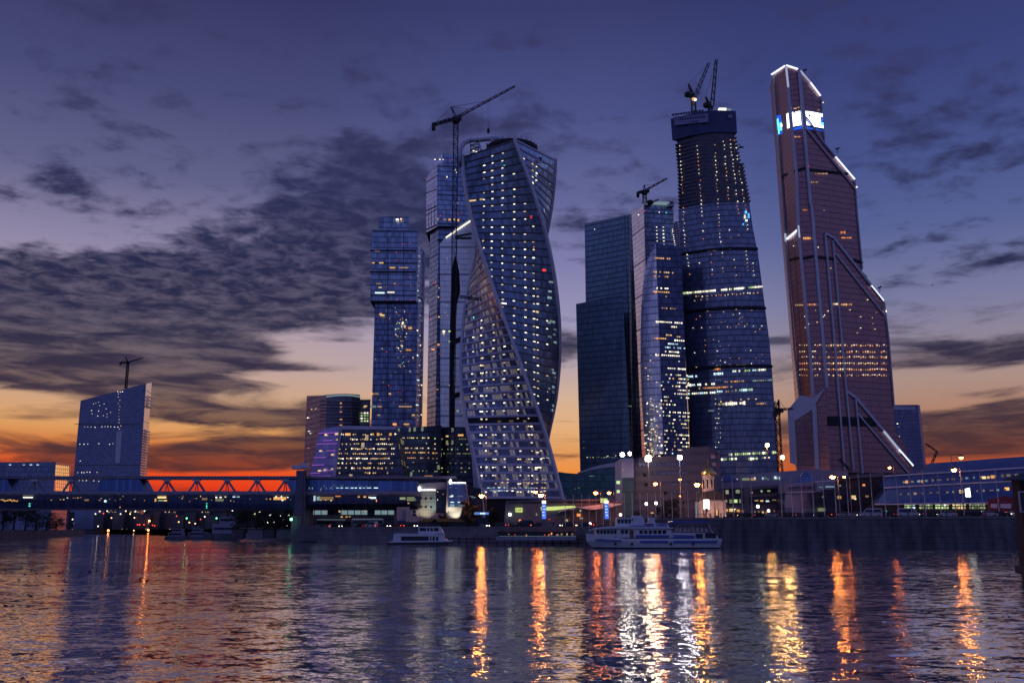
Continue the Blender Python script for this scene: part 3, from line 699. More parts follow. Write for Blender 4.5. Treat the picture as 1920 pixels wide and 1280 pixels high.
# ceiling lamps behind the glass stand in fixed plan positions, so they line up in vertical files
L = Lit()
def face_hit(k, X0, z):
    a, b = corner(k, z), corner(k + 1, z)
    if abs(b.x - a.x) < 1e-3: return None
    t = (X0 - a.x) / (b.x - a.x)
    if not .03 < t < .97: return None
    n = (b - a).cross(Vector((0, 0, 1))).normalized()
    if n.y > .05: return None
    return a.lerp(b, t) + n * .15, (b - a).normalized(), n
def files(k, cols, ylo, yhi, w, h, col, prob=.94, dz=.82):
    for i in range(nfl):
        z = z0 + (i + dz) * HF; py = None
        for c in cols:
            px, p_lo, p_hi = c if isinstance(c, tuple) else (c, ylo, yhi)
            X0 = at(px, 640, YE - 15).x; hit = face_hit(k, X0, z)
            if not hit or rnd.random() > prob: continue
            r = hit[0] - Vector((0, 0, CAMZ)); d = r.y * CP + r.z * SP; pyy = 640 - F * (-r.y * SP + r.z * CP) / d
            if p_lo <= pyy <= p_hi:
                fac = min(1.9, 1 / max(.35, abs(hit[2].y))); L.add(hit[0] + Vector((rnd.uniform(-.25, .25), 0, rnd.uniform(-.15, .15))), hit[1], hit[2], w * fac * rnd.uniform(.8, 1.15), h, col if isinstance(col, str) else pick(*col))
W3 = (('white', 5), ('warm', 1.2))
files(0, [(906, 300, 520), (922, 290, 640), (942, 280, 700), (964, 300, 760), (985, 380, 800), (1001, 420, 820), (1008, 540, 820)], 280, 830, 1.25, .62, W3)
files(0, [(1027, 560, 760)], 560, 760, 1.2, .6, W3, .8)
for i in range(26): 
    z = rnd.uniform(60, 150); hit = face_hit(0, at(rnd.uniform(1030, 1045), 640, YE - 15).x, z)
    if hit: L.add(hit[0], hit[1], hit[2], 3.2, 1.6, 'dimcool')
files(-1, [(902.5, 600, 830), (905, 640, 930), (913.5, 690, 930)], 560, 930, .85, .8, W3, .85)
files(-1, [(886, 630, 760), (890, 700, 760), (926, 600, 900), (930, 800, 930), (946, 640, 900), (971, 690, 930), (975, 800, 930), (990, 740, 930), (996, 790, 930), (1012, 830, 930)], 600, 930, 1.15, .62, W3, .8)
files(-1, [(920, 640, 930), (936, 680, 930), (958, 700, 930), (984, 780, 930)], 600, 930, 2.6, 1.2, 'dimmer', .25, .5)
files(1, [(982, 295, 330), (1000, 300, 380), (1008, 310, 390)], 290, 420, 1.2, .6, W3, .9)
for px, y, w, h, c in ((1005, 335, 4, 7, 'cool'), (1004, 345, 3, 3, 'cool'), (1030, 370, 4, 4, 'dimcool'), (1033, 330, 5, 3, 'dimcool'), (1022, 385, 3, 10, 'dimcool')):
    z = zat(y, YE - 10); hit = face_hit(1, at(px, y, YE - 15).x, z)
    if hit: k = YE / F; L.add(hit[0], hit[1], hit[2], w * k, h * k, c)
for k_, px, y, w, h, c in ((0, 946, 312, 5, 3, 'teal'), (0, 996, 408, 5, 5, 'red'), (0, 1021, 502, 8, 5, 'red'), (0, 1001, 463, 3, 6, 'orange'), (0, 885, 370, 20, 3, 'warm'), (0, 902, 369, 8, 4, 'warm'), (0, 945, 573, 12, 3, 'white'), (0, 1008, 580, 8, 5, 'warm'), (-1, 886, 583, 2, 5, 'teal')):
    z = zat(y, YE - 20); hit = face_hit(k_, at(px, y, YE - 22).x, z)
    if hit: k = YE / F; L.add(hit[0], hit[1], hit[2], w * k, h * k, c)
# the two bright floors at the foot
for y, xs, cs in ((902, [(932, 955), (967, 1027)], (('warm', 4), ('green', 1), ('amber', 1))), (917, [(916, 944), (946, 1029)], (('white', 3), ('cool', 2), ('warm', 3)))):
    for x0, x1 in xs:
        x = x0
        while x < x1:
            z = zat(y, YE - 20); hit = face_hit(-1, at(x, y, YE - 18).x, z)
            if hit and rnd.random() < .9: L.add(hit[0] + Vector((0, 0, rnd.uniform(-.2, .2))), hit[1], hit[2], 1.25, rnd.uniform(1.6, 2.7), ('cool' if x < 943 and y > 910 and rnd.random() < .8 else pick(*cs)))
            x += 5.0
for i in range(9):
    z = rnd.uniform(zat(895, YE), zat(850, YE)); hit = face_hit(-1, at(rnd.uniform(1004, 1030), 880, YE - 18).x, z)
    if hit: L.add(hit[0], hit[1], hit[2], 1.8, .7, 'white')
L.build(root, 'ceiling_light')
# crown: helipad drum, looping ribbon, jump mast
mb = MB(); c0 = Vector((lerp_tab(C_, zt) + 1.5, YE + 1, 0)); mb.lathe((c0.x, c0.y, zt), [(11, 0), (13, 3.0), (15, 5.5), (15.3, 7.3), (13, 7.8)], ROOF, 28); mb.build('helipad', root)
mb = MB()
for k in range(26):
    a = 2 * math.pi * k / 26; mb.box((c0.x + 15 * math.cos(a), c0.y + 15 * math.sin(a), zt + 8), (.3, .3, 1.4 + rnd.random()), IRON)
mb.build('rooftop_railing', root)
mb = MB(); path = [(862, 306, -6), (862, 288, -6), (864.5, 277, -5), (871, 267.5, -4), (882, 263.5, -2), (905, 262, 0), (925, 259.5, 0), (940, 260.5, 0), (949, 265, -1), (955, 274, -4), (960, 284, -10)]
mb.tube([at(x, y, YE + d) for x, y, d in path], 1.4, LILAC, 8); mb.build('crown_ribbon', root, smooth=True)
mb = MB(); mb.tube([at(x, y, YE - 8) for x, y in ((897, 268), (902, 282), (912, 290), (918, 291))], .8, LILAC, 6); mb.tube([at(x, y, YE - 2) for x, y in ((921, 262), (930, 272), (938, 280))], 1.0, LILAC, 6)
mb.tube([at(x, y, YE - 12) for x, y in ((990, 294), (1002, 301), (1012, 303))], 1.0, LILAC, 6); mb.build('crown_strut', root)
mb = MB(); mb.lattice(at(891, 302, YE - 5), at(889, 266, YE - 5), 4.6, 8, IRON, .3); mb.build('scaffold_tower', root)
mb = MB(); mb.lattice(at(920, 284, YE - 8), at(920, 271, YE - 8), 4.5, 3, IRON, .3); mb.box(at(944, 272, YE - 5), (4, 3, 3), IRON); mb.box(at(1012, 298, YE - 9), (2.4, 2.4, 1.2), IRON); mb.build('rooftop_rig', root)
mb = MB(); mb.box(at(1036, 311, YE + 2), (1.2, 1.2, 3.4), LILAC); mb.box(at(864, 307, YE - 3), (2.4, 2.0, 2.4), IRON); mb.build('spine_cap', root)
mb = MB(); 
for x, y in ((888, 283), (893, 285), (972, 275), (975, 274), (942, 263)): mb.box(at(x, y, YE - 8), (1.0, .4, .4), GL['white'])
mb.build('roof_lamp', root)
mb = MB(); pA = at(898, 935, YE - 15); mb.bar((pA.x - 2, pA.y, 4), at(893, 882, YE - 10), .9, LILAC); mb.bar((pA.x - 6, pA.y, 4), at(896, 872, YE - 10), .6, LILAC); mb.build('slanting_prop', root)

# ---------------- dark slab tower (1080-1200)
root = thing('skyscraper', (at(1150, 880, 600).x, 610, ZL), 'plain dark blue slab tower in two stepped volumes, right of the twisted tower', 'skyscraper')
z_ = zat(402, 586); Yl = yfor(420, z_)
DK = FA['dark']
blk([(1103, 880, Yl), (1177, 880, 588), (1184, 880, 586), (1207, 880, 592)], [(1096, 420), (1171, 404), (1178, 402.5), (1184, 401.5)], ZL, None, [(3, 0, 26), (0, 0, 26)], 'rear_facade', DK)
blk([(1089, 880, 572), (1165, 880, 560), (1186, 880, 557)], [(1080, 570), (1151, 556), (1167, 553)], ZL, None, [(2, 0, 24), (0, 0, 24)], 'front_facade', DK)
pl = plane_px(1089, 880, 572, 1165, 880, 560); mb = MB()
for xb, xt, yt in ((1168, 1152, 557), (1171, 1155, 556), (1185, 1167, 554)): mb.bar(pl.at(xb, 880) + pl.n * .1, pl.at(xt, yt) + pl.n * .1, .4, STEEL)
p3 = plane_px(1177, 880, 588, 1184, 880, 586)
for xb, xt in ((1190, 1172), (1197, 1179)): mb.bar(p3.at(xb, 880) + p3.n * .4, p3.at(xt, 405) + p3.n * .4, .4, STEEL)
for yy in range(580, 870, 9): mb.bar(pl.at(1081 + (yy - 570) * .03, yy) + pl.n * .05, pl.at(1150 + (yy - 570) * .045, yy - 8) + pl.n * .05, .12, STEEL)
mb.build('vertical_fin', root)
L = Lit()
for i in range(18): L.px(pl, 1122 + i * 3.6, 766 - i * .3 + rnd.uniform(-.6, .6), rnd.uniform(1.5, 3), 2.2, 'dimgreen')
for i in range(26): L.px(pl, 1112 + rnd.gauss(0, 7), rnd.uniform(590, 760), 1.6, 1.2, pick(('dimgreen', 3), ('dimcool', 1)))
for i in range(10): L.px(pl, 1098 + rnd.gauss(0, 4), rnd.uniform(765, 840), 1.3, 1.3, pick(('dimcool', 2), ('warm', .5)))
for i in range(11): L.px(pl, 1103 + i * 5 + rnd.uniform(-1, 1), 857 + rnd.uniform(-.8, .8), 2.2, 1.8, pick(('dimgreen', 2), ('green', 1), ('warm', .4)))
for x, y in ((1140, 855), (1155, 854), (1101, 857), (1141, 833), (1142, 842), (1115, 430)): L.px(pl if y > 600 else plane_px(1103, 880, Yl, 1177, 880, 588), x, y, 1.6, 1.6, 'white')
L.build(root)

# ---------------- blue tower with rooftop crane (1183-1272)
root = thing('skyscraper', (at(1230, 600, 690).x, 705, ZL), 'blue glass tower with jagged right edge and a small crane on its roof', 'skyscraper')
blk([(1199, 700, 716), (1216.5, 700, 690), (1276, 700, 694)], [(1182, 398), (1207, 384), (1262, 381)], ZL, [FA['bluebright'], FA['blue'], FA['blue'], FA['blue'], FA['blue']], [(2, 0, 28), (0, 0, 28)], 'facade', FA['blue'])
pl = Pl(at(1216.5, 700, 690)[:2], at(1276, 700, 694)[:2]); L = Lit()
for i in range(13):
    for x in (1231, 1243.5): 
        if i < 6: L.px(pl, x + i * .25, 426 + i * 6.5, 3, 1.8, 'white')
    L.px(pl, 1260 + i * .5 + rnd.uniform(-2, 2), 430 + i * 3.6, 2, 1.5, pick(('white', 2), ('cool', 1)))
for x, y, c in ((1236, 398, 'white'), (1249, 399, 'teal'), (1208, 396, 'red'), (1197, 403, 'white'), (1206, 432, 'warm')): L.px(pl, x, y, 2, 2, c)
ps = Pl(at(1199, 700, 716)[:2], at(1216.5, 700, 690)[:2])
for i in range(34): L.px(ps, 1187.5 + i * .28 + rnd.uniform(-.3, .6), 436 + i * 4.6, 1.6, 1.2, pick(('white', 2), ('dimcool', 3), ('red', .2)))
L.build(root)
mb = MB()
for i in range(24):  # protruding slab ends up the right edge
    a = at(1266 + i * .45, 418 + i * 5.2, 693); mb.prism([a, a + Vector((3.2, 0, 1.2)), a + Vector((0, 0, 1.5))], (0, 8, 0), BAND)
tag(mb.build('slab_ends', root), None, kind='stuff')
mb = MB(); 
for i in range(14):
    a = at(1215 + i * 3.4, 382.5, 692); mb.box(a, (1.2, 6, 1.6), GL['dimcool'] if i < 12 else LILAC)
mb.box(at(1257, 383, 691), (5, 4, 4), LILAC); mb.build('roof_parapet_light', root)

# ---------------- curved-sail tower (1200-1292)
Yi = 560
root = thing('skyscraper', (at(1245, 840, Yi).x, Yi + 15, ZL), 'black glass tower with a curved silver sail front and many lit offices', 'skyscraper')
edge = [(1230, 456), (1221, 468), (1214, 484), (1209, 505), (1205, 535), (1202.5, 570), (1201, 620), (1201, 680), (1203, 740), (1207, 800), (1211, 850)]
rt = [1229.5, 1231, 1232, 1233, 1234, 1235.5, 1237, 1239, 1241, 1243, 1244.5]
mb = MB(); ns = 6; rows = []
for (xl, y), xr in zip(edge, rt):
    row = []
    for j in range(ns + 1):
        t = j / ns; px = xl + (xr - xl) * t; Yy = Yi + 5 * (1 - t) ** 1.6 + .5; row.append(at(px, y + (1 - t) * 5 * min(1, (xr - xl) / 30), Yy))
    rows.append(row)
for a, b in zip(rows[1:], rows[:-1]):
    for j in range(ns):
        u0, u1 = j * 1.9, (j + 1) * 1.9; mb.face([a[j], a[j + 1], b[j + 1], b[j]], FA['imp'], [(u0, a[j].z), (u1, a[j + 1].z), (u1, b[j + 1].z), (u0, b[j].z)])
mb.build('curved_sail', root)
mb = MB(); 
for a, b in zip(rows[1:], rows[:-1]): mb.face([a[0] + Vector((5, 22, 0)), a[0], b[0], b[0] + Vector((5, 22, 0))], FA['imp2'])
mb.build('side_return', root)
blk([(1245.2, 850, Yi), (1293, 850, Yi + 2)], [(1229.6, 456), (1277, 463)], ZL, None, [(1, 2, 26), (0, 3, 24)], 'dark_facade', FA['imp2'])
pl = Pl(at(1245.2, 850, Yi)[:2], at(1293, 850, Yi + 2)[:2]); L = Lit()
X0 = lambda x, y: x + (y - 456) * .04
for y, a, b, c, pr in ((485, 1228, 1257, 'amber', .9), (511, 1226, 1262, 'warm', .6), (519, 1228, 1262, 'amber', .5), (541, 1232, 1255, 'white', .6), (548, 1226, 1256, 'amber', .9), (556, 1245, 1262, 'warm', .5), (604, 1231, 1278, 'white', .95), (612, 1260, 1270, 'white', .8), (578, 1238, 1272, 'dim', .5),
                       (628, 1250, 1264, 'warm', .8), (630, 1270, 1284, 'warm', .7), (635, 1228, 1250, 'amber', .9), (637, 1266, 1284, 'white', .9), (644, 1250, 1272, 'cool', .6), (651, 1248, 1284, 'cool', .7), (659, 1244, 1272, 'white', .6), (666, 1230, 1282, 'white', .8), (676, 1273, 1284, 'white', .7), (690, 1253, 1287, 'white', .85)):
    x = a
    while x < b:
        if rnd.random() < pr: L.px(pl, x, y + (x - 1250) * .06, 3.2, rnd.uniform(2.4, 3.6), c)
        x += 3.9
for y in range(702, 866, 7):
    for x0, x1, pr in ((1236, 1254, .35 if y < 750 else .5), (1254, 1270, .30), (1270, 1293, .62)):
        x = x0 + rnd.uniform(0, 2); on = rnd.random() < .8
        while x < x1 - 1:
            if on and rnd.random() < pr: L.px(pl, x, y + (x - 1250) * .05, rnd.uniform(1.8, 3.6), rnd.uniform(2.0, 3.4), pick(('white', 5), ('warm', 2), ('green', 1), ('cool', .7), ('amber', .5)))
            x += 3.3
psl = Pl((rows[-1][1].x, rows[-1][1].y), (rows[-1][5].x, rows[-1][5].y))
for i in range(70):
    y = 860 - abs(rnd.gauss(0, 75)); L.px(psl, rnd.uniform(1212, 1238), y, rnd.uniform(1.6, 4), 2.2, pick(('white', 3), ('warm', 2), ('dimcool', 2)), 4.5)
L.build(root)

# ---------------- tapering tower under construction (1258-1455)
Yf = 590
root = thing('skyscraper', (at(1360, 850, Yf).x, Yf + 20, ZL), 'tapering sail-shaped tower still under construction with strings of work lights', 'skyscraper')
tab = [(215, 1261, 1376), (245, 1264, 1381), (300, 1269, 1391), (340, 1270, 1398), (375, 1271, 1405), (420, 1273, 1411), (470, 1276, 1421), (520, 1279, 1427.5), (570, 1281, 1434), (640, 1284, 1443), (700, 1287, 1448), (760, 1290, 1452), (860, 1294, 1458)]
def fedring(y, l, r, z=None, k=1.0, out=0.0):
    zc = zat(y, Yf - 12) if z is None else z
    xl, xr = at(l, y, Yf + 6).x, at(r, y, Yf - 6).x; ring = []
    for j in range(9):
        t = j / 8; x = xl + (xr - xl) * t; yy = Yf + 6 - 12 * t - 6 * math.sin(math.pi * t); ring.append(Vector((x, yy - out, zc)))
    ring[0].x -= out; ring[-1].x += out
    ring.append(Vector((xr - 4, Yf + 30, zc))); return ring
mb = MB(); rr = [fedring(y, l, r) for y, l, r in reversed(tab) if y >= 375]; rr[0] = [Vector((p.x, p.y, ZL)) for p in rr[0]]
mb.loft(rr, FA['fed'], cap=ROOF); mb.build('glazed_facade', root)
mb = MB(); rr = [fedring(y, l + 5, r - 5) for y, l, r in reversed(tab) if y <= 375]; mb.loft(rr, plain('raw_core_concrete', (.13, .13, .17, 1), .8), cap=ROOF); mb.build('open_core', root)
def tabx(y):
    for (a, l, r), (b, l2, r2) in zip(tab, tab[1:]):
        if a <= y <= b: t = (y - a) / (b - a); return l + (l2 - l) * t, r + (r2 - r) * t
mb = MB(); yy = 252.0; FLB = plain('raw_slab_edge', (.17, .17, .22, 1), .8)
while yy < 376:
    l, r = tabx(yy); a = fedring(yy, l, r - 1); b = [p + Vector((0, 0, .7)) for p in a]; mb.loft([a, b], FLB, cap=FLB, bottom=True)
    q = a[0]; mb.prism([q, q + Vector((3, 3, -2.2)), q + Vector((3, 3, .7)), q + Vector((0, 0, .7))], (4, 6, 0), FLB)
    q = a[-2]
    if yy > 300: mb.prism([q + Vector((-2, 0, -2)), q + Vector((1.6, 0, 0)), q + Vector((1.6, 0, .7)), q + Vector((-2, 0, .7))], (0, 6, 0), FLB)
    yy += 7.0
tag(mb.build('floor_slabs', root), None, kind='stuff')
mb = MB(); HOARD = plain('blue_hoarding', (.06, .08, .20, 1), .6, var=.15, scale=.2)
a = fedring(243, 1261.5, 1379, out=.8); b = fedring(214, 1259, 1377, z=zat(207, Yf - 8), out=.8)
mb.loft([a, b], HOARD, cap=ROOF, bottom=True); mb.build('top_hoarding', root)
pf = Pl((b[1].x, b[1].y), (b[4].x, b[4].y)); BAN = plain('banner_cloth', (.36, .36, .56, 1), .7, var=.06)
ban_o = 1.6
mb = MB(); q = [pf.at(1265, 221), pf.at(1329, 215), pf.at(1330, 230), pf.at(1266, 237)]; mb.prism([p + pf.n * ban_o for p in q], pf.n * .15, BAN); mb.build('banner', root)
pf2 = Pl((b[5].x, b[5].y), (b[8].x, b[8].y)); mb = MB(); q = [pf2.at(1364, 217), pf2.at(1372, 217), pf2.at(1373, 223), pf2.at(1365, 223)]; mb.prism([p + pf2.n * 1.2 for p in q], pf2.n * .15, BAN); mb.build('small_banner', root)
TXT = plain('sign_ink', (.06, .06, .16, 1), .7)
def text(parent, s, pos, d, n, h, m, name='lettering', width=None, bold=0.0, ext_=.05):
    cu = bpy.data.curves.new('t', 'FONT'); cu.body = s; cu.size = h; cu.align_x = 'CENTER'; cu.align_y = 'CENTER'; cu.extrude = ext_; cu.offset = bold; cu.resolution_u = 2
    o = bpy.data.objects.new('t', cu); COL.objects.link(o); bpy.context.view_layer.update()
    me = bpy.data.meshes.new_from_object(o.evaluated_get(bpy.context.evaluated_depsgraph_get())); bpy.data.objects.remove(o)
    me.materials.clear(); me.materials.append(m)
    xs = [v.co.x for v in me.vertices]; sx_ = (width / (max(xs) - min(xs))) if width else 1.0
    d = Vector(d).normalized(); n = Vector(n).normalized(); u = n.cross(d).normalized()
    if u.z < 0: u = -u
    b = Vector(BASE.get(parent.name, (0, 0, 0))) if parent else Vector((0, 0, 0))
    for v in me.vertices: v.co = Vector(pos) + d * v.co.x * sx_ + u * v.co.y + n * v.co.z - b
    ob = bpy.data.objects.new(name, me); COL.objects.link(ob)
    if parent: ob.parent = parent; BASE[ob.name] = tuple(b)
    return ob
dsl = (pf.at(1329, 215) - pf.at(1265, 221)).normalized(); dsl2 = (pf.at(1330, 230) - pf.at(1266, 237)).normalized()
text(root, 'БАШНЯ ФЕДЕРАЦИЯ', pf.at(1300, 223.2) + pf.n * (ban_o + .25), (dsl + dsl2), pf.n, 2.5, TXT, width=17.5)
text(root, 'МОСКВА', pf.at(1303, 230) + pf.n * (ban_o + .25), (dsl + dsl2), pf.n, 1.5, TXT, width=6)
L = Lit()
def onfed(px, py, out=.6):
    """point of the curved front seen at a pixel"""
    l, r = tabx(min(max(py, 215), 859)); xl, xr = at(l, py, Yf + 6).x, at(r, py, Yf - 6).x; t = .5
    for _ in range(8):
        Yg = Yf + 6 - 12 * t - 6 * math.sin(math.pi * t); t = min(.98, max(.02, (at(px, py, Yg).x - xl) / (xr - xl)))
    Yg = Yf + 6 - 12 * t - 6 * math.sin(math.pi * t); dyt = -12 - 6 * math.pi * math.cos(math.pi * t)
    d = Vector((xr - xl, dyt, 0)).normalized(); n = Vector((d.y, -d.x, 0)); return at(px, py, Yg) + n * out, d, n
def fl(px, py, w, h, c, out=.7):
    p, d, n = onfed(px, py, out); k = Yf / F; L.add(p, d, n, w * k, h * k, c)
for x0, y0, x1, y1, p in ((1276, 275, 1285, 466, .8), (1308, 268, 1321, 460, .85), (1339, 266, 1351, 455, .85), (1356, 266, 1366, 375, .8), (1369, 264, 1384, 405, .85), (1377, 264, 1402, 430, .85), (1365, 410, 1371, 460, .6), (1382, 420, 1384, 455, .5),
                         (1290, 478, 1293, 516, .8), (1313, 494, 1315, 510, .9), (1334, 478, 1335, 515, .7), (1355, 475, 1356, 512, .9), (1377, 487, 1379, 518, .9), (1398, 472, 1401, 508, .9), (1411, 494, 1412, 517, .9)):
    n = int((y1 - y0) / 7.2)
    for i in range(n + 1):
        if rnd.random() < p: y = y0 + i * 7.2; fl(x0 + (x1 - x0) * i / max(1, n) + rnd.uniform(-1.2, 1.2), y + rnd.uniform(-.8, .8), 1.8, 1.7, pick(('white', 4), ('amber', 2), ('orange', 1.2)), .9)
for x in range(1281, 1430, 3):
    if not (1346 < x < 1351 or 1397 < x < 1403) and rnd.random() < .9: fl(x, 550 - (x - 1281) * .085, 2.8, 4, pick(('white', 4), ('green', 1)))
for x in range(1305, 1425, 6): fl(x + rnd.uniform(-2, 2), 556 - (x - 1305) * .06 + rnd.uniform(-1, 1), 2.0, 2.0, pick(('white', 1), ('orange', 1), ('warm', 1)))
for x in range(1294, 1375, 5):
    if rnd.random() < .7: fl(x, 474 - (x - 1294) * .09, rnd.uniform(3, 6), 1.8, pick(('dim', 2), ('orange', 1)))
for x, y in ((1303, 564), (1315, 562), (1326, 561), (1342, 580), (1359, 578), (1391, 575), (1380, 580), (1409, 582), (1327, 583), (1332, 591)): fl(x, y, 1.8, 1.7, pick(('warm', 1), ('orange', 1)))
for x in range(1300, 1440, 16): fl(x, 615 - (x - 1300) * .03, 1.8, 1.7, pick(('white', 1), ('warm', 1)))
for i in range(46): fl(rnd.uniform(1300, 1432), rnd.uniform(585, 700), 1.6, 1.5, pick(('warm', 2), ('orange', 2), ('white', 1), ('dimcool', 1)))
for x in range(1342, 1352, 3): 
    for y in range(640, 850, 9):
        if rnd.random() < .5: fl(x, y, 1.3, 1.6, pick(('dimcool', 2), ('white', 1)))
for y, a, b, cs, h in ((696, 1375, 1437, (('cool', 3), ('green', 2), ('white', 2)), 5), (701, 1340, 1355, (('cool', 3),), 6), (692, 1342, 1354, (('orange', 2), ('warm', 1)), 5), (706, 1291, 1307, (('cool', 3),), 5), (722, 1291, 1340, (('green', 1), ('white', 3), ('cool', 2)), 5), (716, 1360, 1394, (('orange', 2), ('dim', 3)), 4),
                       (714, 1412, 1446, (('dim', 2), ('dimcool', 2)), 4), (728, 1312, 1372, (('orange', 2), ('dim', 3)), 4), (738, 1292, 1344, (('cool', 2), ('white', 3)), 4.5), (734, 1346, 1356, (('cool', 1),), 5), (732, 1376, 1410, (('cool', 2), ('green', 2)), 6), (734, 1362, 1374, (('dim', 2),), 3),
                       (757, 1362, 1396, (('white', 1),), 7.5), (758, 1345, 1360, (('dim', 2), ('green', 1)), 5), (757, 1416, 1438, (('orange', 1), ('dim', 1)), 4), (770, 1330, 1340, (('dimcool', 1),), 4), (686, 1360, 1400, (('dim', 1),), 3), (852, 1368, 1458, (('green', 3), ('dimgreen', 3), ('white', 1)), 6), (861, 1354, 1383, (('green', 1), ('white', 1)), 6), (860, 1404, 1420, (('white', 1), ('green', 1)), 5), (858, 1430, 1445, (('white', 1), ('dim', 1)), 3)):
    x = a
    while x < b:
        if rnd.random() < .86: fl(x, y - (x - a) * .05, 3.2, h * rnd.uniform(.7, 1), pick(*cs))
        x += 3.7
for x, y in ((1370, 752), (1389, 749), (1403, 748), (1417, 748), (1352, 753)): fl(x, y, 3, 2.4, 'warm')
for x, y, w, h, c in ((1396, 407, 4, 9, 'white'), (1398, 398, 4, 6, 'blue'), (1403, 405, 4, 14, 'blue'), (1393, 421, 3, 4, 'blue'), (1399, 414, 4, 5, 'cool')): fl(x, y, w, h, c)
L.build(root, 'work_light')
for y in (462, 574, 684):
    mb = MB(); l, r = tabx(y); ring = fedring(y, l, r, out=.25)[:9]
    for p, q in zip(ring, ring[1:]): mb.bar(p, q, 1.6, BLACK)
    mb.build('plant_floor_band', root)
mb = MB(); mb.box(at(1354, 206, Yf - 4), (5, 3, 1.2), GL['white']); mb.box(at(1362, 206, Yf - 4), (6, 2, .6), GL['dimcool'])
mb.build('roof_work_light', root)
mb = MB(); mb.bar(at(1385, 277, Yf), at(1394, 276, Yf), .9, CRANE); mb.bar(at(1385, 270, Yf), at(1390, 276, Yf), .4, CRANE)
for i in range(12): mb.box(at(1262 + i * 5, 215.5 - i * .7, Yf - 2), (1.4, 1, 1.2), HOARD)
mb.build('hoist_platform', root)

# ---------------- copper tower with stepped slanting roofs (1447-1712)
Ym = 600
root = thing('skyscraper', (at(1590, 880, Ym).x, Ym + 15, ZL), 'tall copper-brown glass tower with pale ribs, slanted steps and a bright screen near its top', 'skyscraper')
RD = FA['red']
pR = Pl(at(1540, 640, Ym - 14)[:2], at(1666, 640, Ym + 6)[:2])     # broad right-hand face
pM = Pl(at(1518, 640, Ym - 12)[:2], at(1543, 640, Ym - 14)[:2])
pLf = Pl(at(1491.5, 640, Ym + 10)[:2], at(1518, 640, Ym - 12)[:2])
outl = [(1533, 884), (1528, 800), (1549, 725), (1543, 640), (1521, 380), (1506, 240), (1496, 131), (1501, 133), (1539, 183), (1542, 225), (1545.5, 271), (1602, 338), (1606, 395), (1616.5, 509), (1626, 518), (1627, 527), (1656, 565), (1659, 590), (1666, 640), (1675.5, 762), (1679, 810), (1693, 826), (1711, 874), (1712, 887)]
mb = MB(); mb.prism([pR.at(x, y) for x, y in outl], Vector((-2, 34, 0)), RD); mb.build('right_facade', root)
mb = MB(); mb.prism([pM.at(x, y) for x, y in [(1524, 760), (1518.5, 653), (1497, 400), (1478, 170), (1473, 124), (1496, 131), (1506, 240), (1521, 380), (1543.5, 640), (1549, 730)]], Vector((0, 20, 0)), RD); mb.build('middle_facade', root)
mb = MB(); mb.prism([pLf.at(x, y) for x, y in [(1502, 770), (1491.5, 640), (1470, 383), (1461, 260), (1451, 143), (1449, 140), (1473, 125), (1478, 170), (1497, 400), (1518.5, 653), (1524, 760)]], Vector((4, 24, 0)), RD); mb.build('left_facade', root)
# ribs
def rib(pl, pts, w, m=LILAC, o=.5, name='rib'):
    mb = MB()
    for (a, b) in zip(pts, pts[1:]):
        mb.bar(pl.at(*a) + pl.n * o, pl.at(*b) + pl.n * o, w, m, w2=1.0, up=tuple(pl.n))
    return mb.build(name, root)
k = Ym / F
rib(pLf, [(1451, 143), (1470, 383), (1474, 446), (1491.5, 660), (1501, 745)], 4 * k)
rib(pM, [(1474, 126), (1493.5, 329), (1497, 430), (1518, 653), (1525, 748)], 5.2 * k)
rib(pR, [(1498, 135), (1505, 219), (1518.6, 383), (1521, 390), (1543, 653), (1549, 726)], 6.0 * k)
rib(pR, [(1546, 439), (1565, 660), (1582, 880)], 3.6 * k); rib(pR, [(1560.5, 452), (1579, 660), (1599, 880)], 3.0 * k); rib(pR, [(1603, 745), (1616, 887)], 3.0 * k)
rib(pR, [(1546, 438), (1561.5, 446), (1655.6, 564)], 4.6 * k, name='diagonal_rib'); rib(pR, [(1564, 474), (1658, 592)], 2.8 * k, name='diagonal_rib')
rib(pR, [(1587, 734), (1603, 745), (1710, 872)], 5.2 * k, name='diagonal_rib'); rib(pR, [(1607.5, 776), (1702.6, 887)], 2.8 * k, name='diagonal_rib')
rib(pR, [(1508, 219), (1545.5, 271), (1602, 337)], 2.6 * k, name='diagonal_rib'); rib(pR, [(1511, 243), (1603, 355)], 2.4 * k, name='diagonal_rib')
rib(pR, [(1539, 183), (1545.5, 271)], 1.6 * k); rib(pR, [(1602, 338), (1606, 395), (1616, 505)], 1.6 * k); rib(pR, [(1657, 566), (1666, 640), (1675.5, 762)], 1.6 * k)
# lit roof edges (floodlit ribs)
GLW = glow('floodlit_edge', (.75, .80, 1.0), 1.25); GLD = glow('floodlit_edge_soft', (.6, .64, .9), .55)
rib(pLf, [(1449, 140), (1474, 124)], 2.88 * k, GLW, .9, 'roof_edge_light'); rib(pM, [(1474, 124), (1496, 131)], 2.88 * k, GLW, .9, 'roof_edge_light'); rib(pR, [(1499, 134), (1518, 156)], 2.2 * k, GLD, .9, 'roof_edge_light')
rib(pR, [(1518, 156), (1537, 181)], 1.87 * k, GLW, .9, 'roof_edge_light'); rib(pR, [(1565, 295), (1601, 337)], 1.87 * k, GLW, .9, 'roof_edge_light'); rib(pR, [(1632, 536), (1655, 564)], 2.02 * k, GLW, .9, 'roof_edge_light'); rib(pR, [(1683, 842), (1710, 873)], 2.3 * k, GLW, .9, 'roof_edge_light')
rib(pR, [(1655, 808), (1683, 842)], 3.2 * k, GLD, .9, 'roof_edge_light'); rib(pM, [(1474, 128), (1478, 165)], 3.4 * k, GLD, .9, 'roof_edge_light')
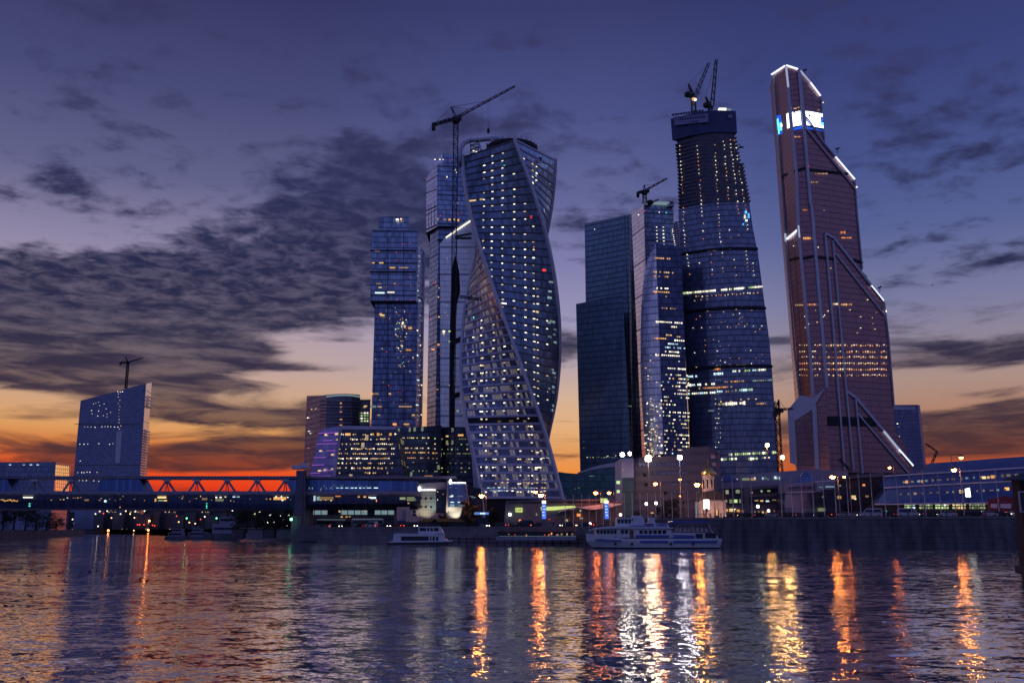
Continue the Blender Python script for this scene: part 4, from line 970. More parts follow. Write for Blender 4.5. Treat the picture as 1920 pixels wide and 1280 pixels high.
rib(pLf, [(1478, 448), (1497, 432)], 3.6 * k, GLW, .9, 'ledge_light'); rib(pLf, [(1474.5, 438), (1475.5, 452)], 2.4 * k, GLD, .9, 'ledge_light'); rib(pM, [(1497, 424), (1499, 446)], 2.6 * k, GLD, .9, 'ledge_light')
# dark plant floors
for pl_, segs in ((pR, [((1512, 318), (1590, 326)), ((1530, 482), (1564, 486)), ((1600, 487), (1617, 493)), ((1513, 237), (1543, 243))]), (pM, [((1488, 322), (1510, 315)), ((1505, 485), (1527, 480)), ((1484, 240), (1506, 234))]), (pLf, [((1466, 331), (1486, 323)), ((1481, 488), (1500, 483)), ((1460, 247), (1482, 240))])):
    for a, b in segs: rib(pl_, [a, b], 4.5 * k, BLACK, .25, 'plant_floor')
rib(pR, [(1532, 789), (1641, 791)], 17 * k, BLACK, .25, 'plant_floor')
# base flare on the left with its collar
pA = Pl(at(1482, 867, Ym - 8)[:2], at(1490, 867, Ym - 20)[:2]); pB = Pl(at(1490, 867, Ym - 20)[:2], at(1533, 878, Ym - 26)[:2])
mb = MB(); mb.prism([pB.at(x, y) for x, y in [(1494, 885), (1487, 792), (1486, 772), (1500, 748), (1524, 744), (1549, 727), (1551, 800), (1556, 885)]], Vector((6, 22, 0)), RD); mb.build('base_annex', root)
mb = MB(); mb.prism([pB.at(x, y) + pB.n * .4 for x, y in [(1477, 769), (1501, 741), (1525, 746), (1549, 726), (1530, 757), (1526.5, 766), (1492, 789), (1486, 790)]], pB.n * .8, LILAC); mb.build('collar', root)
mb = MB(); mb.prism([pB.at(x, y) + pB.n * .3 for x, y in [(1477, 769), (1487, 788), (1491, 870), (1482, 868)]], pB.n * .6, LILAC); mb.build('corner_panel', root)
rib(pB, [(1527, 760), (1533, 880)], 7.5 * k, LILAC, .9); rib(pB, [(1488, 790), (1493, 872)], 4.5 * k, LILAC, .9)
mb = MB()
for i in range(15): mb.bar(pB.at(1494 + i * 2.2, 794 - i * 1.6) + pB.n * .15, pB.at(1497.5 + i * 2.2, 873) + pB.n * .15, .22, BEIGE_D)
tag(mb.build('facade_slats', root), None)
# screen: white letter shapes on blue, partly cut by the ribs
SCRB = glow('screen_blue', (.02, .12, .85), .9); SCRW = glow('screen_white', (.93, .96, 1), 2.6, True); SCRC = glow('screen_cyan', (.10, .72, 1), 2.0, True); SCRD = glow('screen_deep_blue', (.01, .03, .25), .5)
scr = Lit()
mb = MB(); q = [(1458, 217), (1479, 213), (1483, 246), (1461, 253)]; mb.prism([pLf.at(x, y) + pLf.n * .3 for x, y in q], pLf.n * .3, SCRB)
q = [(1480, 213), (1503, 208), (1506, 241), (1483, 246)]; mb.prism([pM.at(x, y) + pM.n * .3 for x, y in q], pM.n * .3, SCRB)
q = [(1503, 208), (1541, 213), (1544, 246), (1507, 241)]; mb.prism([pR.at(x, y) + pR.n * .3 for x, y in q], pR.n * .3, SCRB); mb.build('screen', root)
def glyph(pl_, polys, m, o=.62):
    mb = MB()
    for q in polys: mb.prism([pl_.at(x, y) + pl_.n * o for x, y in q], pl_.n * .15, m)
    return mb.build('screen_glyph', root)
glyph(pLf, [[(1458.5, 224), (1461, 222), (1464, 250), (1461.5, 252)], [(1463, 231), (1473, 226), (1474, 242), (1465, 246)]], SCRC)
glyph(pLf, [[(1465, 233), (1474, 230), (1474.5, 237), (1466, 238)]], SCRW, .8)
glyph(pM, [[(1474.5, 215), (1478, 213), (1480.5, 240), (1476, 242)], [(1482.5, 212), (1487, 211), (1489, 216), (1491, 211), (1500, 209), (1502.5, 235.5), (1492, 237), (1485, 239.5)]], SCRW)
glyph(pR, [[(1507, 209), (1520, 210.5), (1540.5, 214.5), (1541, 219.5), (1537, 220), (1538, 235.5), (1543, 237), (1543, 241.5), (1523, 238), (1516, 230), (1508, 221)], [(1508.5, 225), (1518, 236.5), (1509.5, 235)]], SCRW)
glyph(pR, [[(1513.5, 215.5), (1517, 216), (1518, 221), (1514.5, 220)]], SCRD, .85)
glyph(pR, [[(1538, 231), (1542, 231), (1542.5, 236), (1538.5, 235.5)], [(1514, 225), (1518, 227), (1519, 231), (1516.5, 230)]], SCRC, .85)
rib(pR, [(1505, 205), (1508.5, 245)], 5.2 * k, LILAC, 1.1); rib(pM, [(1480, 208), (1484, 248)], 4.6 * k, LILAC, 1.1)
rib(pR, [(1509, 221), (1520, 236), (1530, 249)], 2.8 * k, LILAC, 1.1, 'diagonal_rib')
L = Lit()
for y, a, b, cs, h in ((446, 1579, 1597, (('orange', 2), ('amber', 1)), 3), (436, 1577, 1585, (('orange', 1),), 6), (447, 1507, 1521, (('amber', 2), ('orange', 1)), 5), (326, 1528, 1552, (('dim', 2), ('warm', 1)), 3), (394, 1506, 1514, (('orange', 1),), 3), (342, 1521, 1536, (('dim', 1),), 3), (257, 1489, 1502, (('dim', 2), ('orange', 1)), 3),
                       (570, 1559, 1570, (('warm', 1), ('white', 1)), 3.5), (571, 1577, 1597, (('warm', 1), ('dim', 1), ('amber', 1)), 4.5), (571, 1515, 1531, (('orange', 1), ('dim', 2)), 3.5), (572, 1492, 1506, (('dim', 1),), 3.5)):
    x = a
    while x < b: L.px(pR if a > 1540 or a in (1528, 1521) else pM, x, y, 2.6, h, pick(*cs), .4); x += 3.1
for y, pr in ((648, .75), (660, .55), (670, .65), (682, .85), (693, .85), (704, .6)):
    for pl_, a, b in ((pR, 1549, 1664), (pM, 1524, 1541), (pLf, 1501, 1514)):
        x = a
        while x < b:
            if rnd.random() < pr: L.px(pl_, x, y + (x - 1600) * .004, 1.9, rnd.uniform(2.4, 4.4), pick(('warm', 2), ('dim', 4), ('orange', 2), ('amber', 1)), .4)
            if rnd.random() < pr * .7: L.px(pl_, x, y - 1.5, 2.4, 1.1, 'white', .55)
            x += 4.3
for x, y in ((1593, 581), (1544, 594), (1552, 583), (1529, 582), (1510, 593), (1532, 604), (1511, 614), (1518, 607), (1542, 626), (1613, 594), (1613, 615), (1626, 562), (1642, 586), (1636, 607), (1640, 617), (1635, 596), (1557, 503), (1534, 464), (1489, 461), (1525, 403), (1545, 395), (1546, 591), (1607, 624)):
    L.px(pR if x > 1546 else (pM if x > 1520 else pLf), x, y, 2.2, 1.8, pick(('warm', 2), ('white', 2), ('amber', 1)), .5)
for x, y, w in ((1491, 204, 6), (1497, 202, 5), (1484, 203, 2), (1534, 207, 5)): L.px(pR if x > 1506 else pM, x, y, w, 1.3, 'warm', .5)
for x, y in ((1541, 194), (1604, 352), (1659, 584)): L.px(pR, x, y, 2, 3.5, 'white', 1.4)
L.px(pR, 1514, 313, 2, 2, 'red', 1.2); L.px(pR, 1573, 310, 1.5, 1.2, 'warm', .5)
L.build(root)
mb = MB()
for x, y in ((1506, 133), (1567, 280), (1646, 540)):
    a = at(x, y, Ym - 6); mb.bar(a, a + Vector((2.4, 0, 1.0)), .9, IRON); mb.bar(a + Vector((1, 0, -3)), a + Vector((1.2, 0, 0)), .3, IRON)
mb.build('window_cleaning_cradle', root)

# ---------------- small slab right of the copper tower
root, lo_, hi_ = tower('office_block', 'pale blue slab block half hidden behind the copper tower at right', 'office block', [(1678, 880, 900), (1734, 880, 880), (1739, 880, 890)], 4, [(1668, 759), (1721, 758.5), (1725, 760)], FA['pale'], [(2, 0, 40), (0, 0, 40)])
pl = plane_px(1678, 880, 900, 1734, 880, 880); L = Lit(); L.px(pl, 1704, 775, 7, 7, 'white')
for y in (794, 800, 818, 824, 829, 834, 846, 853, 858, 868, 873):
    for x in range(1682, 1710, 4):
        if rnd.random() < .6: L.px(pl, x + rnd.uniform(-1, 1), y, 3, 1.6, pick(('cool', 2), ('white', 2), ('dimcool', 2)))
L.build(root)
mb = MB(); mb.prism([pl.at(1671, 762) + pl.n * .3, pl.at(1719, 762) + pl.n * .3, pl.at(1719, 768) + pl.n * .3, pl.at(1671, 768) + pl.n * .3], pl.n * .5, LILAC); mb.build('top_frame', root)
# ================================================================== cranes on the skyline
def tower_crane(label, mx, by, ty, Y, jib, cjib, w, apex, slewy, t=.3, hook=None, bays=None, zb=None, rake=True):
    base = at(mx, by, Y); 
    if zb is not None: base.z = zb
    root = thing('tower_crane', base, label, 'crane', 'cranes on the skyline')
    topc = at(mx, ty, Y); topc.x = base.x
    H = topc.z - base.z; mb = MB(); mb.lattice(base, topc, w, bays or max(4, int(H / (w * 1.25))), CRANE, t); mb.build('mast', root)
    s = at(mx, slewy, Y); s.x = base.x
    mb = MB(); mb.lathe((s.x, s.y, s.z - 1.2 * w), [(w * .7, 0), (w * .95, w * .3), (w * .95, w * .6), (w * .6, w * .9)], CRANE, 10); mb.build('slewing_ring', root)
    mb = MB(); mb.box((s.x + w * .9, s.y - w * .6, s.z - w * .2), (w * .9, w * .8, w * 1.0), CRANE); mb.box((s.x + w * .9, s.y - w * 1.02, s.z), (w * .7, .05, w * .5), GLASSD); mb.build('cab', root)
    J = at(jib[0], jib[1], Y); mb = MB(); mb.lattice(s, J, (w * .62, w * .4), max(8, int((J - s).length / (w * .75))), CRANE, t * .7, n=3); mb.build('jib', root)
    Cj = at(cjib[0], cjib[1], Y); mb = MB(); mb.lattice(s, Cj, w * .6, 5, CRANE, t * .8); mb.bar(s, Cj, w * .35, CRANE); mb.build('counter_jib', root)
    mb = MB(); mb.box(Cj + Vector((0, 0, -w * .5)), (w * .8, w * 1.1, w * 1.5), CRANE); mb.build('counterweight', root)
    A = at(apex[0], apex[1], Y); mb = MB(); mb.lattice(s, A, (w * .6, w * .15), 3, CRANE, t * .8)
    mb.build('apex_frame', root)
    mb = MB(); mb.bar(A, s.lerp(J, .55), .16, CRANE, up=(0, 1, 0)); mb.bar(A, s.lerp(J, .28), .14, CRANE, up=(0, 1, 0)); mb.bar(A, Cj, .16, CRANE, up=(0, 1, 0)); mb.build('tie_cable', root)
    if hook:
        h0, h1 = at(hook[0], hook[1], Y), at(hook[0], hook[2], Y); h1.x = h0.x; mb = MB()
        mb.bar(h0 + Vector((-.5, 0, 0)), h1 + Vector((-.25, 0, 0)), .10, CRANE, up=(0, 1, 0)); mb.bar(h0 + Vector((.5, 0, 0)), h1 + Vector((.25, 0, 0)), .10, CRANE, up=(0, 1, 0)); mb.build('hoist_cable', root)
        mb = MB(); mb.lathe(h1, [(.3, -2.4), (.8, -1.6), (.8, .2), (.3, 1)], CRANE, 8); mb.build('hook_block', root)
    return root
tower_crane('tall black crane with long rising jib beside the twisted tower', 847.5, 800, 228, 500, (966, 162), (813, 234), 2.5, (846, 201), 222, .30, (916, 186, 243), zb=ZL)
tower_crane('small crane on the roof of the blue tower with jagged edge', 1209, 381, 360, 690, (1251, 334.5), (1196, 362), 2.6, (1208, 347), 358, .35)
tower_crane('distant thin crane behind the wedge-topped tower', 236, 728, 678, 760, (268, 671), (226, 680), 1.5, (235, 669), 679, .3)
tower_crane('dark crane standing between the tapering tower and the copper tower', 1462, 862, 752, 520, (1487, 766), (1453, 772), 2.3, (1460, 749), 768, .30, zb=ZL)
def luffing_crane(label, mx, by, sy, tip, back, afr, Y, w=2.6, t=.36):
    root = thing('luffing_crane', at(mx, by, Y), label, 'crane', 'cranes on the skyline'); s = at(mx, sy, Y); b0 = at(mx, by, Y); s.x = b0.x
    mb = MB(); mb.lattice(b0, s, w, 4, CRANE, t); mb.build('mast', root)
    mb = MB(); mb.lattice(s + Vector((w * .5, 0, 0)), at(*tip, Y), (w * .95, w * .6), 13, CRANE, t * .75); mb.build('jib', root)
    mb = MB(); B = at(*back, Y); mb.bar(s, B, w * .9, CRANE); mb.lathe(B + Vector((0, 0, -1.4)), [(1.6, 0), (2.4, .6), (2.4, 2.6), (1.5, 3.2)], CRANE, 10); mb.build('machinery_deck', root)
    mb = MB(); A = at(*afr, Y); mb.lattice(s, A, (w * .7, w * .2), 4, CRANE, t * .8); mb.bar(A, B, .25, CRANE, up=(0, 1, 0)); mb.build('a_frame', root)
    mb = MB(); mb.bar(A, at(*tip, Y), .16, CRANE, up=(0, 1, 0)); mb.build('luffing_cable', root)
    return root
r1 = luffing_crane('leaning crane with lamps on top of the unfinished tower', 1301, 209, 181, (1329, 119), (1290, 178), (1291, 158), 586)
mb = MB(); mb.ball(at(1300, 186, 582), 1.1, GL['amber'], 8); mb.ball(at(1303.5, 187, 582), 1.0, GL['white'], 8); mb.build('mast_lamp', r1)
luffing_crane('steep crane at the right on top of the unfinished tower', 1332, 207, 200, (1343, 112), (1325, 198), (1323, 182), 588, 2.4)
r1 = luffing_crane('low folded crane lying on the roof beside the small roof crane', 1222, 382, 380, (1235, 374), (1219, 380), (1221, 376), 688, 1.0, .2)
def dark_jib(label, pts, Y, w, name='construction_crane'):
    root = thing(name, at(*pts[0], Y), label, 'crane'); mb = MB(); mb.lattice(at(*pts[0], Y), at(*pts[1], Y), w * .7, 8, CRANE, .12 * w); mb.build('jib', root)
    if len(pts) > 2: mb = MB(); mb.lattice(at(*pts[1], Y), at(*pts[2], Y), w * .5, 6, CRANE, .1 * w); mb.build('upper_jib', root)
    return root
dark_jib('slanting dark jib in front of the foot of the copper tower', [(1594, 882), (1573, 860)], 420, 1.2)
dark_jib('thin bent crane against the orange sky right of the slab block', [(1743, 878), (1757, 846), (1735, 831)], 420, 1.0)
dark_jib('mast-climber arm reaching from the crane mast to the twisted tower', [(862, 556), (905, 562)], 498, 1.6, 'crane_tie_frame')

# ================================================================== mid-ground buildings
def lights(root, pl, spec, **kw):
    L = Lit()
    for x, y, w, h, c in spec: L.px(pl, x, y, w, h, c, kw.get('out', .3))
    L.build(root)
# slanted office block with violet front, and the dark office range behind
YP = 440
root = thing('office_block', (at(660, 890, YP).x, YP + 10, ZL), 'leaning office block with a violet-lit end and rows of yellow offices', 'office block')
pa = Pl(at(582, 895, YP + 8)[:2], at(624, 895, YP)[:2]); pb = Pl(at(626, 895, YP)[:2], at(748, 895, YP + 4)[:2])
mb = MB(); mb.prism([pa.at(x, y) for x, y in [(576, 940), (581, 895), (599, 806), (637, 798), (626, 895), (621, 940)]], (0, 22, 0), FA['led'], FA['podium']); mb.build('violet_front', root)
mb = MB(); mb.prism([pb.at(x, y) for x, y in [(621, 940), (626, 895), (638, 804), (742, 803), (756, 895), (760, 940)]], (0, 24, 0), FA['podium']); mb.build('office_front', root)
mb = MB(); mb.prism([pb.at(x, y) + pb.n * .35 for x, y in [(618, 940), (623, 895), (636, 798), (742, 800), (742, 805), (641, 805), (629, 895), (624, 940)]], pb.n * .5, BAND); mb.build('corner_frame', root)
mb = MB()
for y, a, b in ((812, 598, 634), (832, 594, 632), (858, 590, 612), (872, 586, 608), (887, 584, 600), (882, 604, 622), (893, 582, 620), (826, 607, 624), (845, 612, 630)): mb.bar(pa.at(a, y) + pa.n * .4, pa.at(b, y - 1) + pa.n * .4, .35, GL['magenta'])
tag(mb.build('led_strips', root), 'violet light strips', kind='stuff')
L = Lit()
for r_, y in enumerate(range(814, 892, 9)):
    for i in range(28):
        x = 640 + i * 3.75 - (y - 814) * .10
        pr = (.30, .45, .45, .62, .55, .62, .35, .40, .15)[r_ if r_ < 9 else 8]
        if 660 < x < 732: pr += .2
        if rnd.random() < pr: L.px(pb, x, y + rnd.uniform(-.5, .8), rnd.uniform(1.8, 3.2), rnd.uniform(1.8, 3.4), pick(('warm', 6), ('white', 3), ('amber', 1.5)), .35)
for x in (699, 709, 732, 650, 655): L.px(pb, x, 814, 6, 6, 'amber', .4)
for x, y, w, h in ((612, 815, 8, 4), (632, 813, 8, 5), (633, 824, 6, 4), (602, 845, 7, 3), (624, 852, 8, 3), (600, 882, 8, 3), (610, 881, 7, 4), (624, 879, 6, 4)): L.px(pa, x, y, w, h, 'warm', .45)
L.build(root)
root = thing('office_block', (at(820, 890, 545).x, 552, ZL), 'dark curved office range with green-yellow rooms below the notched tower', 'office block')
YQ = 545
crv = [(735, 890, YQ + 10), (770, 890, YQ + 2), (800, 890, YQ - 2), (826, 890, YQ), (829, 890, YQ + 6), (860, 890, YQ + 2), (912, 890, YQ + 2)]
pts = [at(*c) for c in crv]
mb = MB(); lo_ = [Vector((p.x, p.y, ZL)) for p in pts] + [Vector((pts[-1].x, YQ + 22, ZL)), Vector((pts[0].x, YQ + 22, ZL))]
tz = [zat(t, YQ) for t in (800, 800, 800, 797, 800, 801, 801, 801, 800)]; mb.loft([lo_, [Vector((p.x, p.y, z)) for p, z in zip(lo_, tz)]], FA['podium2'], cap=ROOF); mb.build('facade', root)
ppa, ppb = Pl(pts[0][:2], pts[3][:2]), Pl(pts[4][:2], pts[6][:2]); L = Lit()
for y, pr, cs in ((823, .75, (('green', 2), ('warm', 2))), (833, .5, (('warm', 1), ('green', 1))), (842, .6, (('warm', 3), ('white', 1))), (850, .8, (('amber', 3), ('warm', 1))), (860, .45, (('dim', 3), ('orange', 1))), (868, .35, (('dim', 1), ('dimgreen', 1))), (884, .4, (('green', 2), ('dimgreen', 2))), (877, .2, (('dimgreen', 1),))):
    for i in range(24):
        if rnd.random() < pr: L.px(ppa, 744 + i * 3.5, y, 2.9, rnd.uniform(1.8, 3.2), pick(*cs), 8.2 if 3 < i < 21 else 4.2)
    for i in range(17):
        if rnd.random() < pr * .6: L.px(ppb, 832 + i * 3.6, y + 1, 2.9, rnd.uniform(1.6, 3.0), pick(('dimgreen', 4), ('green', 1), ('dim', 2)), 4.4)
for x, y, w, h, c in ((867, 817, 12, 5, 'amber'), (842, 819, 5, 4, 'warm'), (815, 894, 22, 3, 'amber'), (758, 878, 2, 3, 'warm'), (741, 822, 3, 2, 'magenta')): L.px(ppb if x > 830 else ppa, x, y, w, h, c, 9 if x < 830 else 5)
L.build(root)
for (x0, x1, y0, dy, lab) in ((700, 745, 800, 6, 0),):
    pass

# ---------------- covered footbridge over the river
YB = 335
root = thing('covered_footbridge', (at(300, 955, YB).x, YB, 0), 'long glazed footbridge on the left with a tube deck and open V-strut upper gallery', 'bridge')
def hz(px, y, Y=YB): return at(px, y, Y)
xa, xb = at(-120, 930, YB).x, at(792, 930, YB).x
def ztube(y): return zat(y, YB)
# tube: rounded section
sec = [(-5.0, 953), (-6.2, 945), (-6.4, 938), (-6.2, 928), (-5.2, 923.5), (5, 923.5), (6.2, 930), (6.2, 945), (5.0, 953), (3, 956), (-3, 956)]
mb = MB()
def tube_part(i0, i1, m, name):
    mb = MB(); n = 60
    for k in range(n):
        x0 = xa + (xb - xa) * k / n; x1 = xa + (xb - xa) * (k + 1) / n
        for i in range(i0, i1):
            (ya, za), (yb_, zb_) = sec[i % len(sec)], sec[(i + 1) % len(sec)]; za, zb_ = ztube(za), ztube(zb_)
            mb.face([(x0, YB + ya, za), (x1, YB + ya, za), (x1, YB + yb_, zb_), (x0, YB + yb_, zb_)], m, [(x0, za), (x1, za), (x1, zb_), (x0, zb_)])
    return mb.build(name, root)
DECKM = plain('bridge_cladding', (.12, .12, .17, 1), .5, metal=.3, var=.15, scale=.3)
tube_part(0, 2, FA['tube'], 'lower_glazing'); tube_part(2, 3, FA['tube'], 'window_glazing'); tube_part(3, 4, DECKM, 'tube_roof'); tube_part(4, 5, DECKM, 'tube_roof'); tube_part(5, 11, DECKM, 'tube_underside')
mb = MB(); mb.tube([(xa, YB - 6.0, ztube(926)), (xb, YB - 6.0, ztube(926))], .85, PIPE, 10); mb.build('handrail_pipe', root)
mb = MB(); mb.box(((xa + xb) / 2 + 4, YB - .5, ztube(896)), (xb - xa + 16, 9, .9), PIPE); mb.build('gallery_roof', root)
mb = MB(); x = xa
while x < xb + 8: mb.box((x, YB - 5.05, ztube(896)), (.12, .08, 1.0), IRON); x += 1.15
mb.build('roof_panel_slats', root)
for c in (66, 133, 313, 369, 426, 482, 535, 10 - 60):
    mb = MB(); T = hz(c, 899, YB - 4)
    for d in (-16, 16): mb.bar(T, hz(c + d, 923, YB - 4.4), .65, PIPE)
    for d in (-3, 3): mb.bar(T, hz(c + d, 923, YB - 1), .28, LILAC)
    mb.box(T, (2.6, 1, 1), LILAC); mb.build('v_strut', root)
for a0, a1, b0, b1, in ((180, 263, 190, 262), (-60, 24, -60, 14)):
    mb = MB(); mb.prism([hz(a0, 923, YB - 4.4), hz(a1 + 12 if a0 > 0 else a1, 923, YB - 4.4), hz(b1, 898, YB - 4.4), hz(b0, 898, YB - 4.4)], (0, 8, 0), FA['gall']); mb.build('gallery_glazing', root)
mb = MB(); mb.prism([hz(x, y, YB - 4.4) for x, y in [(546, 923), (782, 921), (782, 902), (534, 899)]], (0, 8, 0), FA['gall']); mb.build('gallery_glazing', root)
L = Lit(); pl = Pl((-100, YB - 6.5), (100, YB - 6.5)); pg = Pl((-100, YB - 4.5), (100, YB - 4.5))
for i in range(18): L.px(pl, 3 + i * 1.8, 938 + rnd.uniform(-2, 1.5), 1.3, rnd.uniform(2, 4), 'amber')
L.px(pl, 53, 932, 26, 2.6, 'white')
for x, y, w, h, c in ((114, 936, 3, 2, 'warm'), (120, 936, 3, 1.6, 'warm'), (127, 933, 2, 2, 'white'), (97, 937, 2, 2, 'dim'), (198, 939, 4, 5, 'cool'), (163, 937, 9, 5, 'dim'), (152, 932, 3, 2, 'dim'), (304, 932, 20, 5, 'warm'), (304, 938, 16, 2, 'green'), (292, 937, 4, 7, 'amber'), (311, 938, 5, 3, 'amber'), (342, 934, 3, 2, 'warm'),
                      (406, 932, 4, 2.5, 'white'), (414, 932, 4, 2.5, 'white'), (423, 931, 4, 2.5, 'white'), (412, 937, 20, 5, 'dimgreen'), (439, 931, 5, 2.5, 'cool'), (447, 931, 5, 2.5, 'cool'), (384, 935, 14, 5, 'dim'), (500, 935, 3, 2, 'amber'), (507, 935, 3, 2, 'amber'), (525, 934, 26, 7, 'amber'), (518, 931, 3, 3, 'white'), (528, 931, 3, 3, 'white'), (540, 932, 3, 2, 'white'), (530, 937, 3, 3, 'white'), (560, 934, 3, 1.5, 'cool'),
                      (590, 934, 4, 11, 'cool'), (597, 934, 6, 8, 'dimcool'), (602, 937, 2, 2, 'warm'), (611, 937, 2, 2, 'warm'), (621, 938, 3, 2, 'warm'), (612, 934, 40, 7, 'dim'), (634, 930, 10, 2, 'orange'), (673, 931, 5, 2.5, 'amber'), (684, 931, 7, 2.5, 'amber'), (693, 932, 4, 4, 'white'), (700, 933, 14, 4, 'cool'), (706, 938, 2, 6, 'orange'), (755, 934, 14, 7, 'dimgreen'), (770, 935, 16, 10, 'dimgreen'), (778, 936, 5, 6, 'dimgreen'), (766, 943, 3, 2, 'warm')): L.px(pl, x, y, w, h, c)
for i in range(26): L.px(pl, rnd.uniform(130, 560), rnd.uniform(930, 940), rnd.uniform(1, 3), rnd.uniform(1, 2.5), pick(('dim', 5), ('warm', 1), ('orange', 1), ('dimcool', 1)))
x = 630
while x < 705:
    w = rnd.choice((6, 5, 10, 8)); L.px(pg, x + w / 2, 914.3, w, 1.5, 'cool'); x += w + rnd.choice((1.5, 3))
for x in (580, 586, 603, 612, 620): L.px(pg, x, 915, 2, 4, 'dimcool')
for i in range(30): L.px(pg, rnd.uniform(600, 705), rnd.uniform(908, 920), .6, rnd.uniform(2, 6), 'dimcool')
for y in (943.5, 948, 951.5): L.px(pl, 388, y, 2.6, 2.4, 'teal')
for y in (943.8, 948): L.px(pl, 56, y, 3.0, 2.4, 'teal')
L.px(pl, 225.5, 950.5, 2.6, 2.6, 'orange'); L.build(root, 'gallery_light')
# pylon at the north bank
mb = MB(); c = at(572, 1013, YB - 2); mb.box((at(568, 980, YB).x, YB, zat(1014, YB) + 6.3), (5.5, 7, 12.4), CONC); mb.box((at(590, 990, YB).x, YB - 4, 2.9), (8, 8, 5.4), CONC); mb.box((at(560, 990, YB).x, YB, 3), (3.4, 9, 11.5), STONE_L); mb.build('pier', root)
mb = MB(); mb.box((at(573, 930, YB).x, YB - 8.5, zat(925, YB)), (2.6, 4, 15), DECKM); mb.box((at(568, 880, YB).x, YB - 8.5, zat(879, YB)), (3.3, 4.4, 1.2), LILAC)
p = at(562, 876, YB - 10.6); mb.prism([at(560, 868, YB - 10.6), at(574, 868, YB - 10.6), at(577, 876, YB - 10.6), at(562, 876, YB - 10.6)], (0, 3, 0), LILAC); mb.build('lift_tower', root)
mb = MB(); mb.lattice((at(579, 920, YB).x, YB - 9, 4.6), (at(577, 880, YB).x, YB - 9, zat(885, YB)), 2.2, 10, STEEL, .16); mb.build('lift_frame', root)

# ---------------- bridge head building with neon signs
YH = 330
root = thing('bridge_head_building', (at(840, 970, YH).x, YH, ZL), 'white and blue glass bridge-end building with two lit roof signs and floodlit walls', 'building')
CREAM = plain('white_stone_panel', (.42, .42, .44, 1), .6, var=.06, scale=.5)
mb = MB(); mb.prism([at(x, y, YH) for x, y in [(783, 976), (783, 928), (782, 912), (786, 907), (800, 905), (836, 903), (838, 976)]], (0, 16, 0), CREAM); mb.build('stone_wall', root)
mb = MB(); mb.prism([at(x, y, YH - .35) for x, y in [(817.5, 961), (817.5, 917), (837, 917), (836, 961)]], (0, .3, 0), GLASSD); mb.build('dark_glazing', root)
for x, y in ((789.5, 934), (798.5, 934), (808, 934), (789.5, 950), (798.5, 950), (808.5, 950)):
    mb = MB(); p = at(x, y, YH); mb.tube([(p.x, p.y - .25, p.z), (p.x, p.y + .1, p.z)], .42, BLACK, 14); mb.build('porthole', root)
mb = MB()
for y in range(920, 976, 7): mb.bar(at(784, y, YH) + Vector((0, -.03, 0)), at(817, y, YH) + Vector((0, -.03, 0)), .06, STEEL)
for x in range(788, 818, 5): mb.bar(at(x, 912, YH) + Vector((0, -.035, 0)), at(x + .6, 975, YH) + Vector((0, -.035, 0)), .06, STEEL)
mb.build('panel_joint_slats', root)
mb = MB(); mb.prism([at(x, y, YH - 2) for x, y in [(841, 950), (841, 905), (873, 905), (879, 950)]], (0, 14, 0), FA['gall'], GLASSD); mb.build('glass_volume', root)
mb = MB(); mb.prism([at(x, y, YH - 2.6) for x, y in [(836, 961), (838, 900), (841, 900), (840, 961)]], (0, 3, 0), CREAM); mb.prism([at(x, y, YH - 2.6) for x, y in [(872, 905), (874, 905), (881, 950), (879, 950)]], (0, 2, 0), CREAM); mb.build('corner_blade', root)
mb = MB(); mb.prism([at(x, y, YH - 1) for x, y in [(838, 976), (838, 950), (867, 950), (864, 965), (856, 976)]], (0, 10, 0), CREAM); mb.build('plinth_wall', root)
mb = MB(); mb.prism([at(x, y, YH + 4) for x, y in [(879, 960), (876, 912), (902, 915), (905, 960)]], (0, 10, 0), GLASSD); mb.build('glass_wing', root)
mb = MB(); mb.prism([at(x, y, YH - .5) for x, y in [(744, 975), (744, 950), (768, 950), (768, 975)]], (0, 10, 0), CREAM); mb.prism([at(x, y, YH - 2) for x, y in [(761, 978), (761, 955), (784, 955), (784, 978)]], (0, 8, 0), CREAM); mb.build('side_annex', root)
mb = MB()
for y in (958, 964.5): p = at(777.5, y, YH - 2.2); mb.tube([(p.x, p.y - .15, p.z), (p.x, p.y + .1, p.z)], .45, BLACK, 12)
mb.build('annex_porthole', root)
NEON = glow('white_neon', (1, .98, 1), 2.4)
for sx_, sy_, w_, dy_ in ((788, 919, 28, 0), (846, 905.5, 27, 0)):
    Yq = YH - .6 if sx_ < 800 else YH - 3; kq = Yq / F
    text(root, 'ТРАНС РЕСТОРАН', at(sx_ + w_ / 2, sy_ - .6, Yq), (1, 0, -.0), (0, -1, 0), 3.4 * kq, NEON, 'neon_sign', width=w_ * kq, bold=.035)
    mb = MB(); a = at(sx_ - 3, sy_ - 5, Yq); mb.prism([at(sx_ + x, sy_ + y, Yq) for x, y in ((-4.2, -1.2), (-3.8, -6), (-1.2, -8), (1, -6.4), (.6, -3.2), (-.6, 1.6), (-2.8, 1.8))], (0, .2, 0), NEON); mb.build('neon_emblem', root)
    mb = MB(); mb.bar(at(sx_, sy_ + 2, Yq + .4), at(sx_ + w_, sy_ + 1.6, Yq + .4), .15, IRON); mb.build('sign_rail', root)
lights(root, Pl((-100, YH - 2.4), (100, YH - 2.4)), [(848, 929, 5, 2.5, 'white'), (846, 930.5, 9, 2, 'cool'), (863, 930, 12, 1.4, 'dimcool'), (848, 941, 10, 1.6, 'cool'), (864, 941, 12, 1.6, 'cool'), (848, 947, 10, 6, 'dimcool'), (866, 947, 14, 6, 'dimcool'), (845, 914, 1.5, 1.5, 'dimcool'), (855, 914, 1.5, 1.5, 'dimcool'), (884, 930, 10, 1.2, 'dimcool'), (888, 932, 8, 1.2, 'dimcool')])
